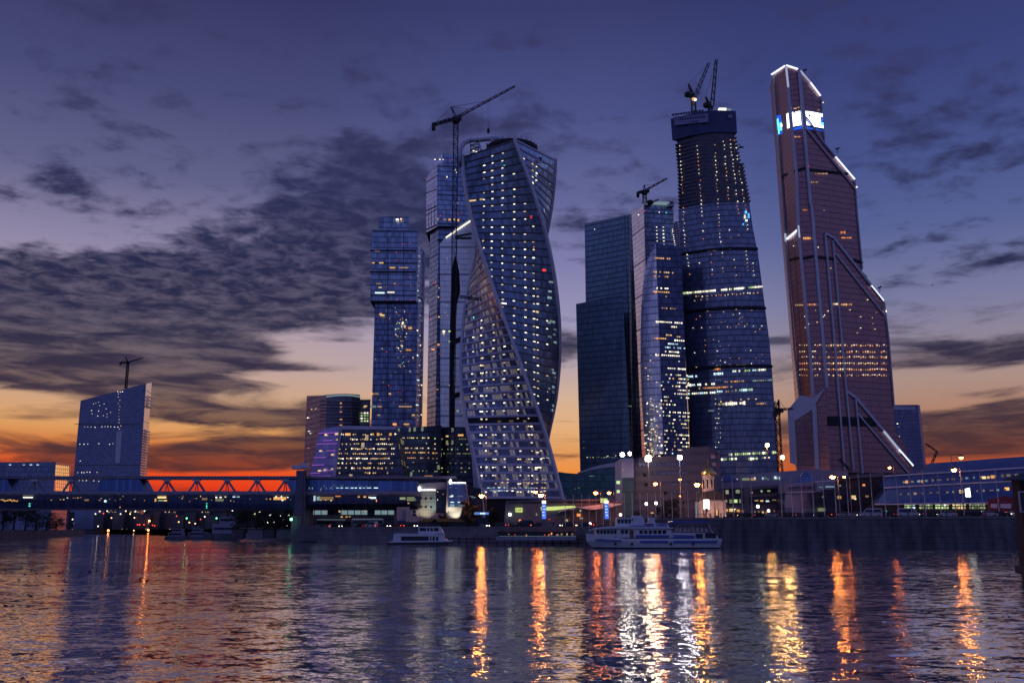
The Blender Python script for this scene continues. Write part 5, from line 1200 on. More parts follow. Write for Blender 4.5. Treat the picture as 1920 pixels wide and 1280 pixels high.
lights(root, Pl((-100, YH - .5), (100, YH - .5)), [(820.5, 921.5, 1.6, 1.6, 'warm'), (831, 926, 1.4, 3, 'dim'), (820.5, 936.5, 1.4, 1.4, 'white')])
def spot(name, loc, tgt, e, col, ang=70, r=.15, parent=None, label=None):
    ld = bpy.data.lights.new(name, 'SPOT'); ld.energy = e; ld.color = col; ld.spot_size = R(ang); ld.spot_blend = .8; ld.shadow_soft_size = r
    o = bpy.data.objects.new(name, ld); COL.objects.link(o); o.location = loc; o.rotation_euler = (Vector(tgt) - Vector(loc)).to_track_quat('-Z', 'Y').to_euler()
    if parent: o.parent = parent; o.location = Vector(loc) - Vector(BASE[parent.name])
    return o
for (x, y, e, c, tx) in ((790, 972, 500, (1, .85, .5), 791), (800, 974, 700, (1, .9, .55), 801), (813, 962, 380, (.35, 1, .75), 812), (856, 974, 1500, (1, .9, .6), 852), (838.5, 962, 250, (1, .8, .5), 838.5), (845, 962, 500, (1, .9, .7), 846)):
    p = at(x, y, YH - 4.5); spot('wall_floodlight', p, at(tx, y - 22, YH), e, c, 75, parent=root)

# under and beyond the bridge: striped low building, pillars
root = thing('riverside_building', (at(660, 975, 352).x, 356, ZL), 'low dark building with a pale blue window band under the bridge end', 'building')
mb = MB(); mb.box((at(655, 970, 356).x, 360, ZL + 3.4), (34, 10, 6.8), CONC); mb.build('wall', root)
mb = MB()
for i in range(13): mb.box((at(583 + i * 12.5, 960, 354.6).x, 354.85, zat(959, 354.6)), (2.1, .2, 2.0), GL['dimcool'] if i not in (3, 4, 9) else GLASSD)
tag(mb.build('window_band', root), None)
lights(root, Pl((-100, 354.5), (100, 354.5)), [(641, 968.5, 4, 2, 'warm'), (650, 968.5, 5, 2, 'amber'), (656, 968, 3, 2, 'warm'), (637, 958, 4, 5, 'dim'), (685, 957, 3, 5, 'warm'), (682, 960, 3, 3, 'dimcool')])

# ---------------- long low shopping pavilion (945-1160)
YS = 285
root = thing('low_pavilion', (at(1030, 965, YS).x, YS + 5, ZL), 'long low grey pavilion with a yellow-green lit band and small yellow signs', 'pavilion')
GREYW = plain('grey_render', (.20, .20, .23, 1), .8, var=.1)
mb = MB(); mb.prism([at(x, y, YS) for x, y in [(945, 984), (948, 941), (1064, 937), (1068, 984)]], (0, 12, 0), GREYW); mb.build('wall', root)
mb = MB(); mb.prism([at(x, y, YS - .4) for x, y in [(950, 941.5), (1150, 938.5), (1150, 935.6), (1040, 935.6), (950, 939)]], (0, 10, 0), STEEL); mb.build('parapet', root)
mb = MB()
for i in range(34): mb.box(at(955 + i * 5.3, 941.3 - i * .07, YS - .5), (.5, .2, .35), BLACK)
tag(mb.build('parapet_openings', root), None, kind='stuff')
mb = MB(); mb.prism([at(x, y, YS + 1) for x, y in [(1068, 984), (1066, 944), (1166, 938), (1170, 984)]], (0, 12, 0), BEIGE_D); mb.build('right_wing', root)
GRN = glow('lime_band_light', (.78, .95, .30), .75)
mb = MB(); mb.prism([at(x, y, YS - .5) for x, y in [(1015, 957), (1014, 950), (1077, 947.6), (1080, 951), (1040, 956)]], (0, .2, 0), GRN); mb.build('lit_band', root)
mb = MB(); mb.prism([at(x, y, YS - 3) for x, y in [(1046, 961), (1052, 955.5), (1068, 952), (1100, 951), (1096, 953), (1070, 954.5), (1054, 958)]], (0, 3.2, 0), LILAC); mb.prism([at(x, y, YS - 5) for x, y in [(1080, 951), (1140, 943), (1168, 944), (1140, 952), (1110, 955)]], (0, 5, 0), LILAC); mb.build('tent_canopy', root)
mb = MB(); mb.box(at(973, 955.5, YS - .6), (2.1, .25, 1.3), GRN); mb.build('sign_board', root); text(root, 'БАР', at(973, 955.5, YS - .8), (1, 0, 0), (0, -1, 0), 1.1, ROOF, width=1.7)
lights(root, Pl((-100, YS - .3), (100, YS - .3)), [(1006, 964, 3, 6, 'dimgreen'), (1062, 975, 8, 4, 'dim'), (1085, 965, 8, 7, 'orange'), (1088, 957, 2, 2, 'white'), (1108, 954, 1.6, 1.6, 'warm'), (1030, 973, 3, 1.5, 'red'), (1090, 971, 6, 3, 'dim'), (975, 975, 6, 4, 'orange')])
def sign_pillar(px, label, h=7.5, name='advertising_pillar'):
    b = xz(px, 970, 262, ZL); r = thing(name, b, label, 'advertising pillar'); mb = MB(); mb.box((b.x, b.y, b.z + h / 2 - .4), (1.25, .5, h - .8), STEEL); mb.build('body', r)
    mb = MB(); mb.box((b.x, b.y - .27, b.z + h * .62), (1.1, .05, h * .6), glow('blue_panel', (.10, .22, .95), .9)); mb.box((b.x, b.y - .28, b.z + h * .93), (1.1, .06, h * .1), GL['white'])
    for i in range(4): mb.box((b.x + rnd.uniform(-.2, .2), b.y - .31, b.z + h * (.45 + .11 * i)), (.6, .03, .18), GL['cool'])
    mb.build('lit_panel', r)
sign_pillar(1020, 'blue lit advertising pillar at the left end of the lime light band'); sign_pillar(1137.5, 'blue lit advertising pillar below the square yellow sign')
b = xz(1132, 938, 268, ZL); r = thing('square_sign', b, 'square yellow lit sign on a post by the flagpoles', 'sign'); mb = MB(); mb.box(at(1132.5, 938, 268), (1.9, .3, 1.25), GRN); mb.build('lit_board', r); mb = MB(); mb.box((b.x, b.y + .2, (ZL + zat(942, 268)) / 2), (.15, .15, zat(942, 268) - ZL), IRON); mb.build('post', r)
r = thing('kiosk', xz(903, 975, 290, ZL), 'small kiosk with a blue lit fascia left of the pavilion', 'kiosk'); mb = MB(); mb.box(xz(903, 970, 292, ZL + 1.6), (4, 3, 3.2), GLASSD); mb.build('booth', r); mb = MB(); mb.box(xz(903, 962, 290, zat(962, 290)), (4.4, .4, .7), glow('blue_fascia', (.14, .28, .8), .7)); mb.box(xz(905, 962, 289.7, zat(962, 289.7)), (1.6, .1, .4), GL['cool']); mb.build('fascia', r)

# ---------------- arched green glass hall
root = thing('arched_hall', (at(1110, 900, 560).x, 570, ZL), 'dark green glass hall with a pale arched roof behind the pavilion', 'hall')
arc_ = [(1060, 883), (1085, 884.5), (1100, 879), (1115, 874), (1130, 870.5), (1148, 867), (1170, 865)]
mb = MB(); mb.prism([at(x, y, 560) for x, y in [(1036, 960), (1040, 892), (1048, 884), (1060, 886)] + [(x, y + 3.4) for x, y in arc_[1:]] + [(1170, 960)]], (0, 40, 0), FA['expo_hall']); mb.build('glass_wall', root)
mb = MB(); mb.prism([at(x, y, 559) for x, y in arc_[1:]] + [at(1170, 873, 559), at(1150, 875, 559), at(1130, 877, 559), at(1110, 880, 559), at(1085, 887, 559)], (0, 42, 0), LILAC); mb.build('arched_roof', root)
lights(root, Pl((-100, 559.6), (100, 559.6)), [(1108, 892, 8, 1, 'dimcool'), (1078, 916, 4, 1, 'dimgreen'), (1085, 914, 4, 1, 'dimgreen'), (1055, 922, 3, 1.5, 'dimgreen'), (1113, 892, 5, .8, 'dimcool')])

# ---------------- striped stone business block (1164-1350)
YW = 315
root = thing('striped_office_building', (at(1260, 960, YW).x, YW + 10, ZL), 'big beige striped stone building with strip windows and rooftop floodlights', 'building')
ST = facade('striped_stone', (.25, .22, .24), 30, 3.1, 0, .42, soften=1.0, frame=(.17, .145, .165, 1), metal=0, rough=.8, jit=0, tint=.08, seed=31)
pW = Pl(at(1188, 960, YW)[:2], at(1295, 960, YW - 6)[:2]); pW2 = Pl(at(1295, 960, YW - 6)[:2], at(1332, 960, YW - 8)[:2]); pW3 = Pl(at(1332, 960, YW - 8)[:2], at(1352, 960, YW + 6)[:2])
mb = MB(); mb.prism([pW.at(x, y) for x, y in [(1190, 985), (1189, 870), (1198, 862), (1198, 857), (1290, 853), (1296, 853), (1298, 985)]], (0, 22, 0), ST); mb.build('main_front', root)
mb = MB(); mb.prism([pW2.at(x, y) for x, y in [(1297.5, 985), (1291.5, 838), (1329, 836), (1335, 985)]], (0, 22, 0), ST); mb.build('tall_bay', root)
mb = MB(); mb.prism([pW3.at(x, y) for x, y in [(1335.3, 985), (1329.4, 836), (1349, 848), (1355, 985)]], (-2, 18, 0), ST); mb.build('corner_bay', root)
mb = MB(); mb.prism([at(x, y, YW - 1) for x, y in [(1167, 985), (1165, 859), (1188, 858), (1190.5, 985)]], (0, 20, 0), LILAC); mb.build('stair_tower', root)
mb = MB(); mb.prism([at(x, y, YW - 1.4) for x, y in [(1167.5, 975), (1166.5, 895), (1188.8, 895), (1190, 975)]], (0, .3, 0), FA['expo_hall']); mb.build('glass_corner', root)
mb = MB()
for y, h, x0, x1 in ((870.5, 5.5, 1198, 1288), (886, 6.5, 1226, 1290), (905.5, 6, 1243, 1290), (924, 6.5, 1262, 1291)):
    q = [(x0, y - h / 2), (x1, y - h / 2 - .8), (x1 + .3, y + h / 2 - .8), (x0 + .2, y + h / 2)]; mb = MB(); mb.prism([pW.at(a, b) + pW.n * .05 for a, b in q], pW.n * .12, FA['fed']); mb.build('strip_window', root)
    mb = MB(); x = x0 + 5
    while x < x1: mb.bar(pW.at(x, y - h / 2) + pW.n * .2, pW.at(x + .2, y + h / 2 - .5) + pW.n * .2, .12, BEIGE_D); x += 9
    mb.build('window_mullion', root)
for x, y, p_ in ((1209, 890, pW), (1211.5, 908, pW), (1247, 924, pW), (1248, 942, pW), (1284, 942, pW)):
    mb = MB(); c = p_.at(x, y); mb.tube([c + p_.n * .25, c + p_.n * -.1], .62, BLACK, 14); mb.build('round_window', root)
for y, x0, x1 in ((856, 1332, 1340), (851, 1341.5, 1344.5), (870, 1335, 1341), (888, 1337, 1343)):
    mb = MB(); mb.prism([pW3.at(a, b) + pW3.n * .05 for a, b in ((x0, y - 3), (x1, y - 3), (x1, y + 3), (x0, y + 3))], pW3.n * .1, LILAC if x0 != 1341.5 else BLACK); mb.build('window', root)
lights(root, pW, [(1254, 856, 2, 1, 'dim'), (1239, 857, 3, 1, 'dim'), (1223, 961, 8, 2, 'amber'), (1240, 948, 2, 2, 'dim'), (1196, 905, 1, 2, 'dimcool')])
lights(root, Pl((-100, YW - 1.6), (100, YW - 1.6)), [(1159, 904, 8, 8, 'green'), (1159, 921, 8, 9, 'green'), (1169, 881, 1.5, 1.5, 'warm')])
# green-lit corner room frame beside the stair tower
# ---------------- chapel
YCh = 266
root = thing('chapel', xz(1333, 968, YCh + 4, ZR), 'small floodlit pink-white chapel with a gilded dome', 'chapel')
cxp = at(1332, 960, YCh + 5).x; kc = (YCh) / F
mb = MB(); mb.box((cxp, YCh + 5, ZR + 2.6), (7.2, 7.2, 5.4), BRICKW); mb.build('wall', root)
mb = MB()
for s_ in (-1, 0, 1):
    for xx in (-3.3, 3.3): pass
for xx in (-3.55, -1.2, 1.2, 3.55): mb.box((cxp + xx, YCh + 1.3, ZR + 2.6), (.3, .25, 5.5), CREAM)
mb.box((cxp, YCh + 1.3, ZR + 5.45), (7.5, .35, .35), CREAM); mb.build('cornice', root)
mb = MB(); zz = ZR + 5.4; n = 12   # zakomara roof: crossed barrel vaults
for ax in (0, 1):
    pts_ = [(3.7 * math.cos(math.pi * i / n), 2.9 * math.sin(math.pi * i / n)) for i in range(n + 1)]
    P_ = [Vector((cxp + x, YCh + 1.35, zz + z)) if ax == 0 else Vector((cxp - 3.65, YCh + 5 + x, zz + z)) for x, z in pts_]
    mb.prism(P_, (0, 7.3, 0) if ax == 0 else (7.3, 0, 0), ROOF)
mb.build('vaulted_roof', root)
mb = MB(); mb.lathe((cxp - .2, YCh + 5, zz + 2.2), [(1.75, 0), (1.75, 1.0), (1.6, 1.0), (1.6, 4.6), (1.85, 4.7), (1.85, 5.1)], BRICKW, 16); mb.build('drum', root)
for i in range(8):
    a = 2 * math.pi * (i + .5) / 8; mb = MB(); M = Matrix.Rotation(a + math.pi / 2, 3, 'Z'); mb.box((cxp - .2 + 1.62 * math.cos(a), YCh + 5 + 1.62 * math.sin(a), zz + 4.9), (.42, .1, 2.4), GLASSD, M=M); mb.build('drum_window', root)
    mb = MB(); a += math.pi / 8; mb.tube([(cxp - .2 + 1.68 * math.cos(a), YCh + 5 + 1.68 * math.sin(a), zz + 3.3), (cxp - .2 + 1.68 * math.cos(a), YCh + 5 + 1.68 * math.sin(a), zz + 6.8)], .14, CREAM, 6); mb.build('column', root)
mb = MB(); mb.lathe((cxp - .2, YCh + 5, zz + 7.3), [(1.95, 0), (2.0, .5), (1.85, 1.1), (1.5, 1.7), (1.0, 2.2), (.5, 2.55), (.18, 2.8), (.1, 3.2)], GOLD, 20); mb.build('dome', root, smooth=True)
mb = MB(); c = Vector((cxp - .2, YCh + 5, zz + 10.4)); mb.ball(c, .22, GOLD, 6); mb.bar(c, c + Vector((0, 0, 1.3)), .09, GOLD); mb.bar(c + Vector((-.35, 0, .85)), c + Vector((.35, 0, .85)), .09, GOLD); mb.build('cross', root)
mb = MB(); mb.box((cxp + 1.0, YCh + 1.25, ZR + 1.7), (1.1, .2, 2.6), GLASSD); mb.box((cxp + 1.0, YCh + 1.1, ZR + 2.2), (.5, .1, 1.6), GL['amber']); mb.build('door', root)
mb = MB(); mb.box((cxp - 4.6, YCh + 1.8, ZR + 2.5), (.25, .25, 5), GL['dimcool']); mb.build('side_pier_light', root)
for dx, e in ((-2.4, 130), (2.6, 190), (.3, 60)): spot('chapel_floodlight', (cxp + dx, YCh - 2.2, ZR + .4), (cxp + dx * .8, YCh + 2, ZR + 3.4), e, (1, .66, .5), 95, parent=root)
for dx in (-1.3, 1.0): spot('drum_floodlight', (cxp - .2 + dx, YCh + 1.9, zz + 2.9), (cxp - .2 + dx * .4, YCh + 4, zz + 6.2), 60, (1, .72, .42), 90, .08, parent=root)
r = thing('light_box_billboard', xz(1324.5, 968, YCh - 5, ZR), 'glowing white light box standing in front of the chapel', 'billboard'); mb = MB(); p = at(1324.5, 945, YCh - 5)
mb.box(p, (1.55, .25, 2.6), glow('white_light_box', (1, .97, .95), 3.0, True)); mb.build('lit_panel', r); mb = MB(); mb.box((p.x, p.y, (ZR + p.z - 1.3) / 2), (.2, .2, p.z - 1.3 - ZR), IRON); mb.box((p.x, p.y - .3, p.z - 1.5), (.5, .3, .9), IRON); mb.build('post', r)

# ---------------- white terraced exhibition complex with pyramids (1340-1590)
YX = 330
root = thing('terraced_hall', (at(1430, 960, YX).x, YX + 10, ZL), 'pale terraced low building with two blue pyramid skylights and green-lit windows', 'hall')
PALE = plain('pale_render', (.34, .34, .42, 1), .7, var=.08, scale=.2)
def px_prism(name, pts, Y, dep, m, side=None, rt_=None):
    mb = MB(); mb.prism([at(x, y, Y) for x, y in pts], (0, dep, 0), m, side or m); return mb.build(name, rt_ or root)
px_prism('upper_terrace', [(1350, 985), (1350, 893), (1420, 887), (1528, 879), (1590, 884), (1592, 985)], YX + 12, 30, PALE)
px_prism('middle_terrace', [(1342, 985), (1342, 904), (1470, 901), (1545, 900), (1548, 985)], YX, 11, PALE)
px_prism('lower_front', [(1345, 985), (1344, 917), (1470, 908), (1474, 985)], YX - 12, 11, CONC)
for x0, x1, xa_, yt, yb_, Yp in ((1352, 1386, 1364, 888.5, 902, YX + 5), (1488, 1532, 1511, 881, 906, YX - 4)):
    mb = MB(); A = at(x0, yb_, Yp); B = at(x1, yb_, Yp); T = at(xa_, yt, Yp + 3); d = Vector((0, 7, 0)); C_2 = B + d; D_2 = A + d
    for q in ((A, B, T), (B, C_2, T), (C_2, D_2, T), (D_2, A, T)): mb.face(list(q), FA['expo'])
    mb.build('pyramid_skylight', root)
pX = Pl((-100, YX + 11.8), (100, YX + 11.8)); p12 = Pl((-100, YX - 12.2), (100, YX - 12.2))
lights(root, pX, [(1398, 898, 14, 5, 'dimgreen'), (1415, 896, 3, 4, 'white'), (1412, 898, 10, 5, 'dim'), (1430, 896.5, 3, 6, 'cool'), (1435, 896, 4, 6, 'dimcool'), (1440, 898, 5, 3, 'dimcool'), (1453, 895, 2.5, 6, 'cool'), (1456, 895.5, 1.6, 6, 'white'), (1461, 896, 1.6, 7, 'cool'), (1382, 898, 2, 2, 'white')])
mb = MB(); mb.prism([at(x, y, YX - 12.3) for x, y in [(1410, 925), (1410, 917), (1462, 914), (1462, 922)]], (0, .25, 0), GLASSD); mb.prism([at(x, y, YX - 12.3) for x, y in [(1357, 945), (1357, 916), (1394, 914), (1396, 944)]], (0, .25, 0), GLASSD); mb.prism([at(x, y, YX - 12.3) for x, y in [(1406, 944), (1406, 931), (1470, 929), (1471, 944)]], (0, .25, 0), GLASSD); mb.build('glazing', root)
lights(root, p12, [(1370, 939.5, 7, 8, 'dimgreen'), (1379, 939, 7, 7, 'green'), (1387, 939, 4, 8, 'dimgreen'), (1361, 939, 4, 8, 'dimgreen'), (1363, 922, 6, 8, 'dimgreen'), (1383, 921, 8, 8, 'dimgreen'), (1410, 923, 2, 4, 'warm'), (1427.5, 920.5, 4, 5, 'green'), (1441, 920, 8, 3, 'green'), (1418, 938, 8, 3, 'dim'), (1428, 938.5, 6, 4, 'amber'), (1438.5, 939, 6, 4, 'cool'), (1451, 937, 10, 3, 'dim'),
                   (1362, 956, 5, 5, 'amber'), (1372, 956, 14, 6, 'warm'), (1384, 957, 8, 5, 'amber'), (1392, 958, 4, 5, 'orange'), (1374, 954, 12, 2, 'white'), (1415, 960, 3, 6, 'dim'), (1422, 960, 3, 6, 'dim'), (1430, 960, 3, 6, 'warm'), (1436, 961, 3, 6, 'amber'), (1451, 957.5, 3, 2, 'orange')], out=.3)
# blue glass congress wing
root = thing('congress_wing', (at(1520, 960, 312).x, 318, ZL), 'blue glass wing with a pale sign wall reading congress centre in Russian', 'building')
px_prism('sign_wall', [(1472, 923.5), (1472, 906), (1530, 902), (1532, 920)], 306, 8, PALE)
mb = MB(); mb.prism([at(x, y, 308) for x, y in [(1470, 985), (1472, 923), (1545, 920), (1560, 985)]], (0, 12, 0), FA['expo']); mb.build('glass_front', root)
px_prism('upper_glazing', [(1529, 920), (1529, 903), (1587, 899), (1583, 915), (1545, 919)], 305, 8, FA['expo'])
mb = MB(); mb.bar(at(1528, 903, 304.6), at(1588, 898.5, 304.6), .35, LILAC); mb.bar(at(1473, 923.5, 305.6), at(1541, 920.5, 305.6), .3, LILAC); mb.build('roof_edge', root)
text(root, 'КОНГРЕСС-ЦЕНТР', at(1508, 913.6, 305.6), (at(1530, 913, 305.6) - at(1480, 914.8, 305.6)), (0, -1, 0), 1.0, TXT, width=7.8, bold=.03)
mb = MB(); p = at(1482, 915, 305.7); mb.tube([p, p + Vector((0, .15, 0))], .5, TXT, 10); mb.bar(at(1482, 919, 305.7), at(1530, 917, 305.7), .1, TXT); mb.build('sign_emblem', root)
lights(root, Pl((-100, 304.7), (100, 304.7)), [(1543, 931, 4, 4, 'dim'), (1539, 913, 10, 3, 'dimcool'), (1556, 912, 20, 3, 'dimcool'), (1576, 910, 8, 3, 'dimcool'), (1540, 955, 14, 8, 'dimgreen'), (1552, 954, 6, 8, 'warm'), (1566, 958, 5, 4, 'orange')])
# dark block between
root = thing('dark_hall', (at(1620, 960, 300).x, 306, ZL), 'dark glass-cornered hall between the congress wing and the sloping glass hall', 'hall')
px_prism('front', [(1584, 985), (1586, 899), (1655, 893), (1662, 985)], 300, 12, ROOF); px_prism('glass_corner', [(1560, 985), (1548, 925), (1548, 917), (1597, 914), (1602, 985)], 297, 3, GLASSD)
px_prism('parapet', [(1585, 897), (1585, 892), (1655, 886), (1656, 893)], 299, 10, CONC)
lights(root, Pl((-100, 296.6), (100, 296.6)), [(1575, 932, 3.5, 6, 'amber'), (1571, 932, 3, 7, 'warm'), (1600, 931.5, 8, 7, 'warm'), (1603, 935, 4, 3, 'white'), (1619, 909, 5, 4, 'orange'), (1625, 930, 7, 4, 'dim')])
# ---------------- sloping blue glass exhibition hall (1655-1920)
root = thing('exhibition_hall', (at(1780, 960, 285).x, 292, ZL), 'long exhibition hall of sloping blue glass in three tiers at the right edge', 'hall')
def slope(name, lowp, upp, m=FA['expo'], dep=4):
    """lowp/upp: two (px, py, Y) points each"""
    a, b = at(*lowp[0]), at(*lowp[1]); c, d = at(*upp[1]), at(*upp[0]); L_ = (b - a).length; H_ = (c - b).length
    mb = MB(); mb.face([a, b, c, d], m, [(0, 0), (L_, 0), (L_, H_), (0, H_)]); off = Vector((0, dep, 0)); q = [p + off for p in (a, b, c, d)]
    mb.face(list(reversed(q)), ROOF); mb.face([d, c, q[2], q[3]], ROOF); mb.face([a, d, q[3], q[0]], m); mb.face([b, q[1], q[2], c], m); mb.face([a, q[0], q[1], b], ROOF); mb.build(name, root)
ya, yb_ = 290, 264
slope('top_slope', [(1722, 893, ya + 14), (2060, 871, yb_ + 10)], [(1746, 868, ya + 24), (2060, 845, yb_ + 20)])
slope('upper_slope', [(1657, 914, ya + 2), (2060, 893, yb_)], [(1657, 892, ya + 10), (2060, 868, yb_ + 8)])
slope('lower_slope', [(1642, 944, ya - 8), (2060, 940, yb_ - 10)], [(1662, 915, ya + 1), (2060, 893.5, yb_ - 1)])
mb = MB()
for p, q in (((1657, 914, ya + 1), (2060, 893, yb_ - 1)), ((1657, 892, ya + 9), (2060, 868, yb_ + 7)), ((1722, 893, ya + 13), (2060, 871, yb_ + 9)), ((1640, 945, ya - 8.5), (2060, 941, yb_ - 10.5))): mb.bar(at(*p), at(*q), .4, LILAC)
mb.build('ledge_band', root)
mb = MB(); mb.prism([at(1642, 985, ya - 7), at(1642, 945, ya - 7), at(2060, 941, yb_ - 9), at(2060, 990, yb_ - 9)], (0, 6, 0), ROOF); mb.build('ground_floor', root)
pE = Pl(at(1642, 945, ya - 7)[:2], at(2060, 941, yb_ - 9)[:2]); L = Lit()
for a, b, cs in ((1696, 1716, (('green', 3), ('cool', 1))), (1724, 1748, (('green', 2), ('dimgreen', 2))), (1754, 1780, (('green', 3), ('white', 1))), (1786, 1812, (('warm', 2), ('green', 1))), (1817, 1846, (('green', 1), ('dimgreen', 3)))):
    x = a
    while x < b:
        for y, h in ((946, 4), (951.5, 5)): L.px(pE, x + 2, y, 4.4, h, pick(*cs), .15)
        x += 5.2
L.px(pE, 1864, 948, 16, 14, 'dim', .2); L.px(pE, 1880, 950, 16, 10, 'dim', .2); L.px(pE, 1662, 958, 2, 2, 'teal', .3)
# tilted rooms behind the sloping panes
def slopelit(px, py, Y, w, h, c): L.add(at(px, py, Y), pE.d, pE.n + Vector((0, 0, .25)), w * Y / F, h * Y / F, c)
for i in range(17): slopelit(1697 + i * 13 + rnd.uniform(-2, 2), 903.5 - i * .85, 279 - i * 1.0, rnd.uniform(4, 9), rnd.uniform(3, 6), pick(('dimmer', 3), ('dimcool', 1)) if i not in (11, 12, 13) else 'dim')
for i in range(15): slopelit(1690 + i * 14 + rnd.uniform(-3, 3), 926 - i * .6, 273 - i * 1.0, rnd.uniform(3, 8), rnd.uniform(2, 5), pick(('dimmer', 4), ('dimcool', 1), ('dim', .6)))
for x, y, w, c in ((1845, 895, 7, 'warm'), (1853, 894.5, 6, 'warm'), (1861, 893.5, 7, 'amber'), (1888, 916, 8, 'amber'), (1802, 921, 10, 'warm'), (1700, 903, 6, 'orange'), (1729, 902, 4, 'orange')): slopelit(x, y, 262 if x > 1840 else 268, w, 6.5, c)
L.build(root)
r = thing('lit_poster', xz(1815, 960, 258, ZR), 'bright white tilted banner box in front of the sloping glass hall', 'banner box'); mb = MB(); mb.prism([at(x, y, 258) for x, y in [(1811.5, 931), (1810, 916), (1818, 914), (1820.5, 931)]], (0, .25, 0), glow('white_light_box_small', (1, .98, .9), 3.0, True)); mb.build('lit_panel', r); mb = MB(); p = at(1815, 932, 258.3); mb.box((p.x, p.y, (ZR + p.z) / 2), (.15, .15, p.z - ZR), IRON); mb.build('post', r)

# ================================================================== left: far shore city, trees, boats
def tree(label, px, py, Y, h, w, zb, seed, name='broadleaf_tree', group=None):
    rr_ = random.Random(seed); b = xz(px, py, Y, zb); r = thing(name, b, label, 'tree', group)
    mb = MB(); top = b + Vector((0, 0, h * .75)); mb.tube([b, b + Vector((.1, 0, h * .4)), top], [w * .05, w * .035, w * .012], BARK, 7)
    for i in range(7):
        a = rr_.uniform(0, 6.28); z = rr_.uniform(.3, .65) * h; s = b + Vector((0, 0, z)); e = s + Vector((math.cos(a) * w * .36, math.sin(a) * w * .36, h * rr_.uniform(.1, .28))); mb.tube([s, s.lerp(e, .5) + Vector((0, 0, .2)), e], [w * .02, w * .014, w * .006], BARK, 5)
    mb.build('trunk', r)
    mb = MB(); clumps = []
    for i in range(26):
        a = rr_.uniform(0, 6.28); q = rr_.random() ** .5 * w * .46; z = h * rr_.uniform(.14, .92); f = 1 - abs(z / h - .6) * 1.1; clumps.append((b + Vector((math.cos(a) * q * f, math.sin(a) * q * f, z)), w * rr_.uniform(.10, .2)))
    for c, q in clumps:
        for k in range(54):
            d = Vector((rr_.gauss(0, 1), rr_.gauss(0, 1), rr_.gauss(0, .8))); d = d.normalized() * q * rr_.random() ** .4; p = c + d; s = rr_.uniform(.16, .34) * (h / 8) ** .4
            u = Vector((rr_.gauss(0, 1), rr_.gauss(0, 1), rr_.gauss(0, 1))).normalized(); v = u.cross(Vector((rr_.gauss(0, 1), rr_.gauss(0, 1), rr_.gauss(0, 1)))).normalized()
            mb.face([p - u * s, p + v * s * .6, p + u * s, p - v * s * .6], LEAF)
    mb.build('crown', r); return r
ORD = ['first', 'second', 'third', 'fourth', 'fifth', 'sixth', 'seventh', 'eighth', 'ninth', 'tenth', 'eleventh', 'twelfth', 'thirteenth', 'fourteenth', 'fifteenth', 'sixteenth', 'seventeenth', 'eighteenth', 'nineteenth', 'twentieth', 'twenty-first', 'twenty-second']
for i, (x, h) in enumerate(((445, 10.5), (462, 12), (480, 13), (498, 12.5), (515, 12.5), (533, 11.5), (548, 10))):
    tree('dark round tree, %s from the left in the clump under the bridge' % ORD[i], x, 1000, 385 - (x - 445) * .35, h, 10, 2.6, 50 + i, group='dark trees under the bridge')
for i, (x, h, Y) in enumerate(((4, 13, 420), (24, 13.5, 430), (46, 12, 445), (66, 10.5, 470), (86, 8.5, 500), (104, 7, 540))):
    tree('shadowy tree on the left bank, %s from the left edge' % ORD[i], x, 1000, Y, h * 1.15, 11, 3.6, 70 + i, group='shadowy trees on the left bank')
for i, (x, y, h, Y) in enumerate(((878, 975, 9.5, 300), (892, 975, 7, 296), (925, 975, 6, 296), (1262, 975, 8.5, 285), (1247, 975, 7, 288), (1197, 975, 5, 290), (830, 975, 4.5, 312))):
    tree(['dark tree beside the floodlit bridge-end building', 'shorter dark tree left of the blue-fronted kiosk', 'small tree right of the blue-fronted kiosk', 'tall dark bush-like tree before the striped building, near the chapel', 'dark tree before the striped building, left of the taller one', 'small tree by the foot of the pale stair tower', 'low dark tree below the bridge-end sign'][i], x, y, Y, h, h * .75, ZL, 90 + i, group='street trees along the embankment')
# low bank strip in front of the trees
mb = MB(); st_ = [(-112, 418), (-150, 500), (-176, 560)]; 
root = thing('quay_building', xz(423, 1000, 420, 2.5), 'small tiered pale building beside the moored barges, left of the tree clump', 'building')
mb = MB(); c = xz(424, 1000, 420, 0); mb.box((c.x, c.y, 4.2), (10, 8, 5), PALE); mb.box((c.x + 1, c.y, 8.2), (7, 6, 3), PALE); mb.box((c.x + 3, c.y, 10.6), (3, 4, 1.6), CONC); mb.build('wall', root)
mb = MB(); mb.box((c.x, c.y - 4.1, 4.6), (8.6, .15, .8), GLASSD); mb.box((c.x + 1, c.y - 3.1, 8.4), (6, .15, .8), GLASSD); mb.build('window_strip', root)
mb = MB(); mb.box((c.x - 1, c.y, 1.3), (13, 14, 2.4), STONE); mb.build('quay', root)
for i, (x, w, h) in enumerate(((448, 5, 3.2), (482, 7, 3), (508, 6, 3), (534, 8, 3.2))):
    r = thing('riverside_shed', xz(x, 1003, 345, ZL - .1), 'pale shed at the foot of the tree clump, %s from the left' % ORD[i], 'shed', 'sheds under the trees'); c = xz(x, 1003, 345, 0)
    mb = MB(); mb.box((c.x, c.y, 2.6), (w * .8, 4, h), PALE if i % 2 else CONC); mb.build('wall', r); mb = MB(); mb.box((c.x, c.y, 2.72 + h / 2), (w * .8 + .6, 4.6, .22), ROOF); mb.build('roof', r)
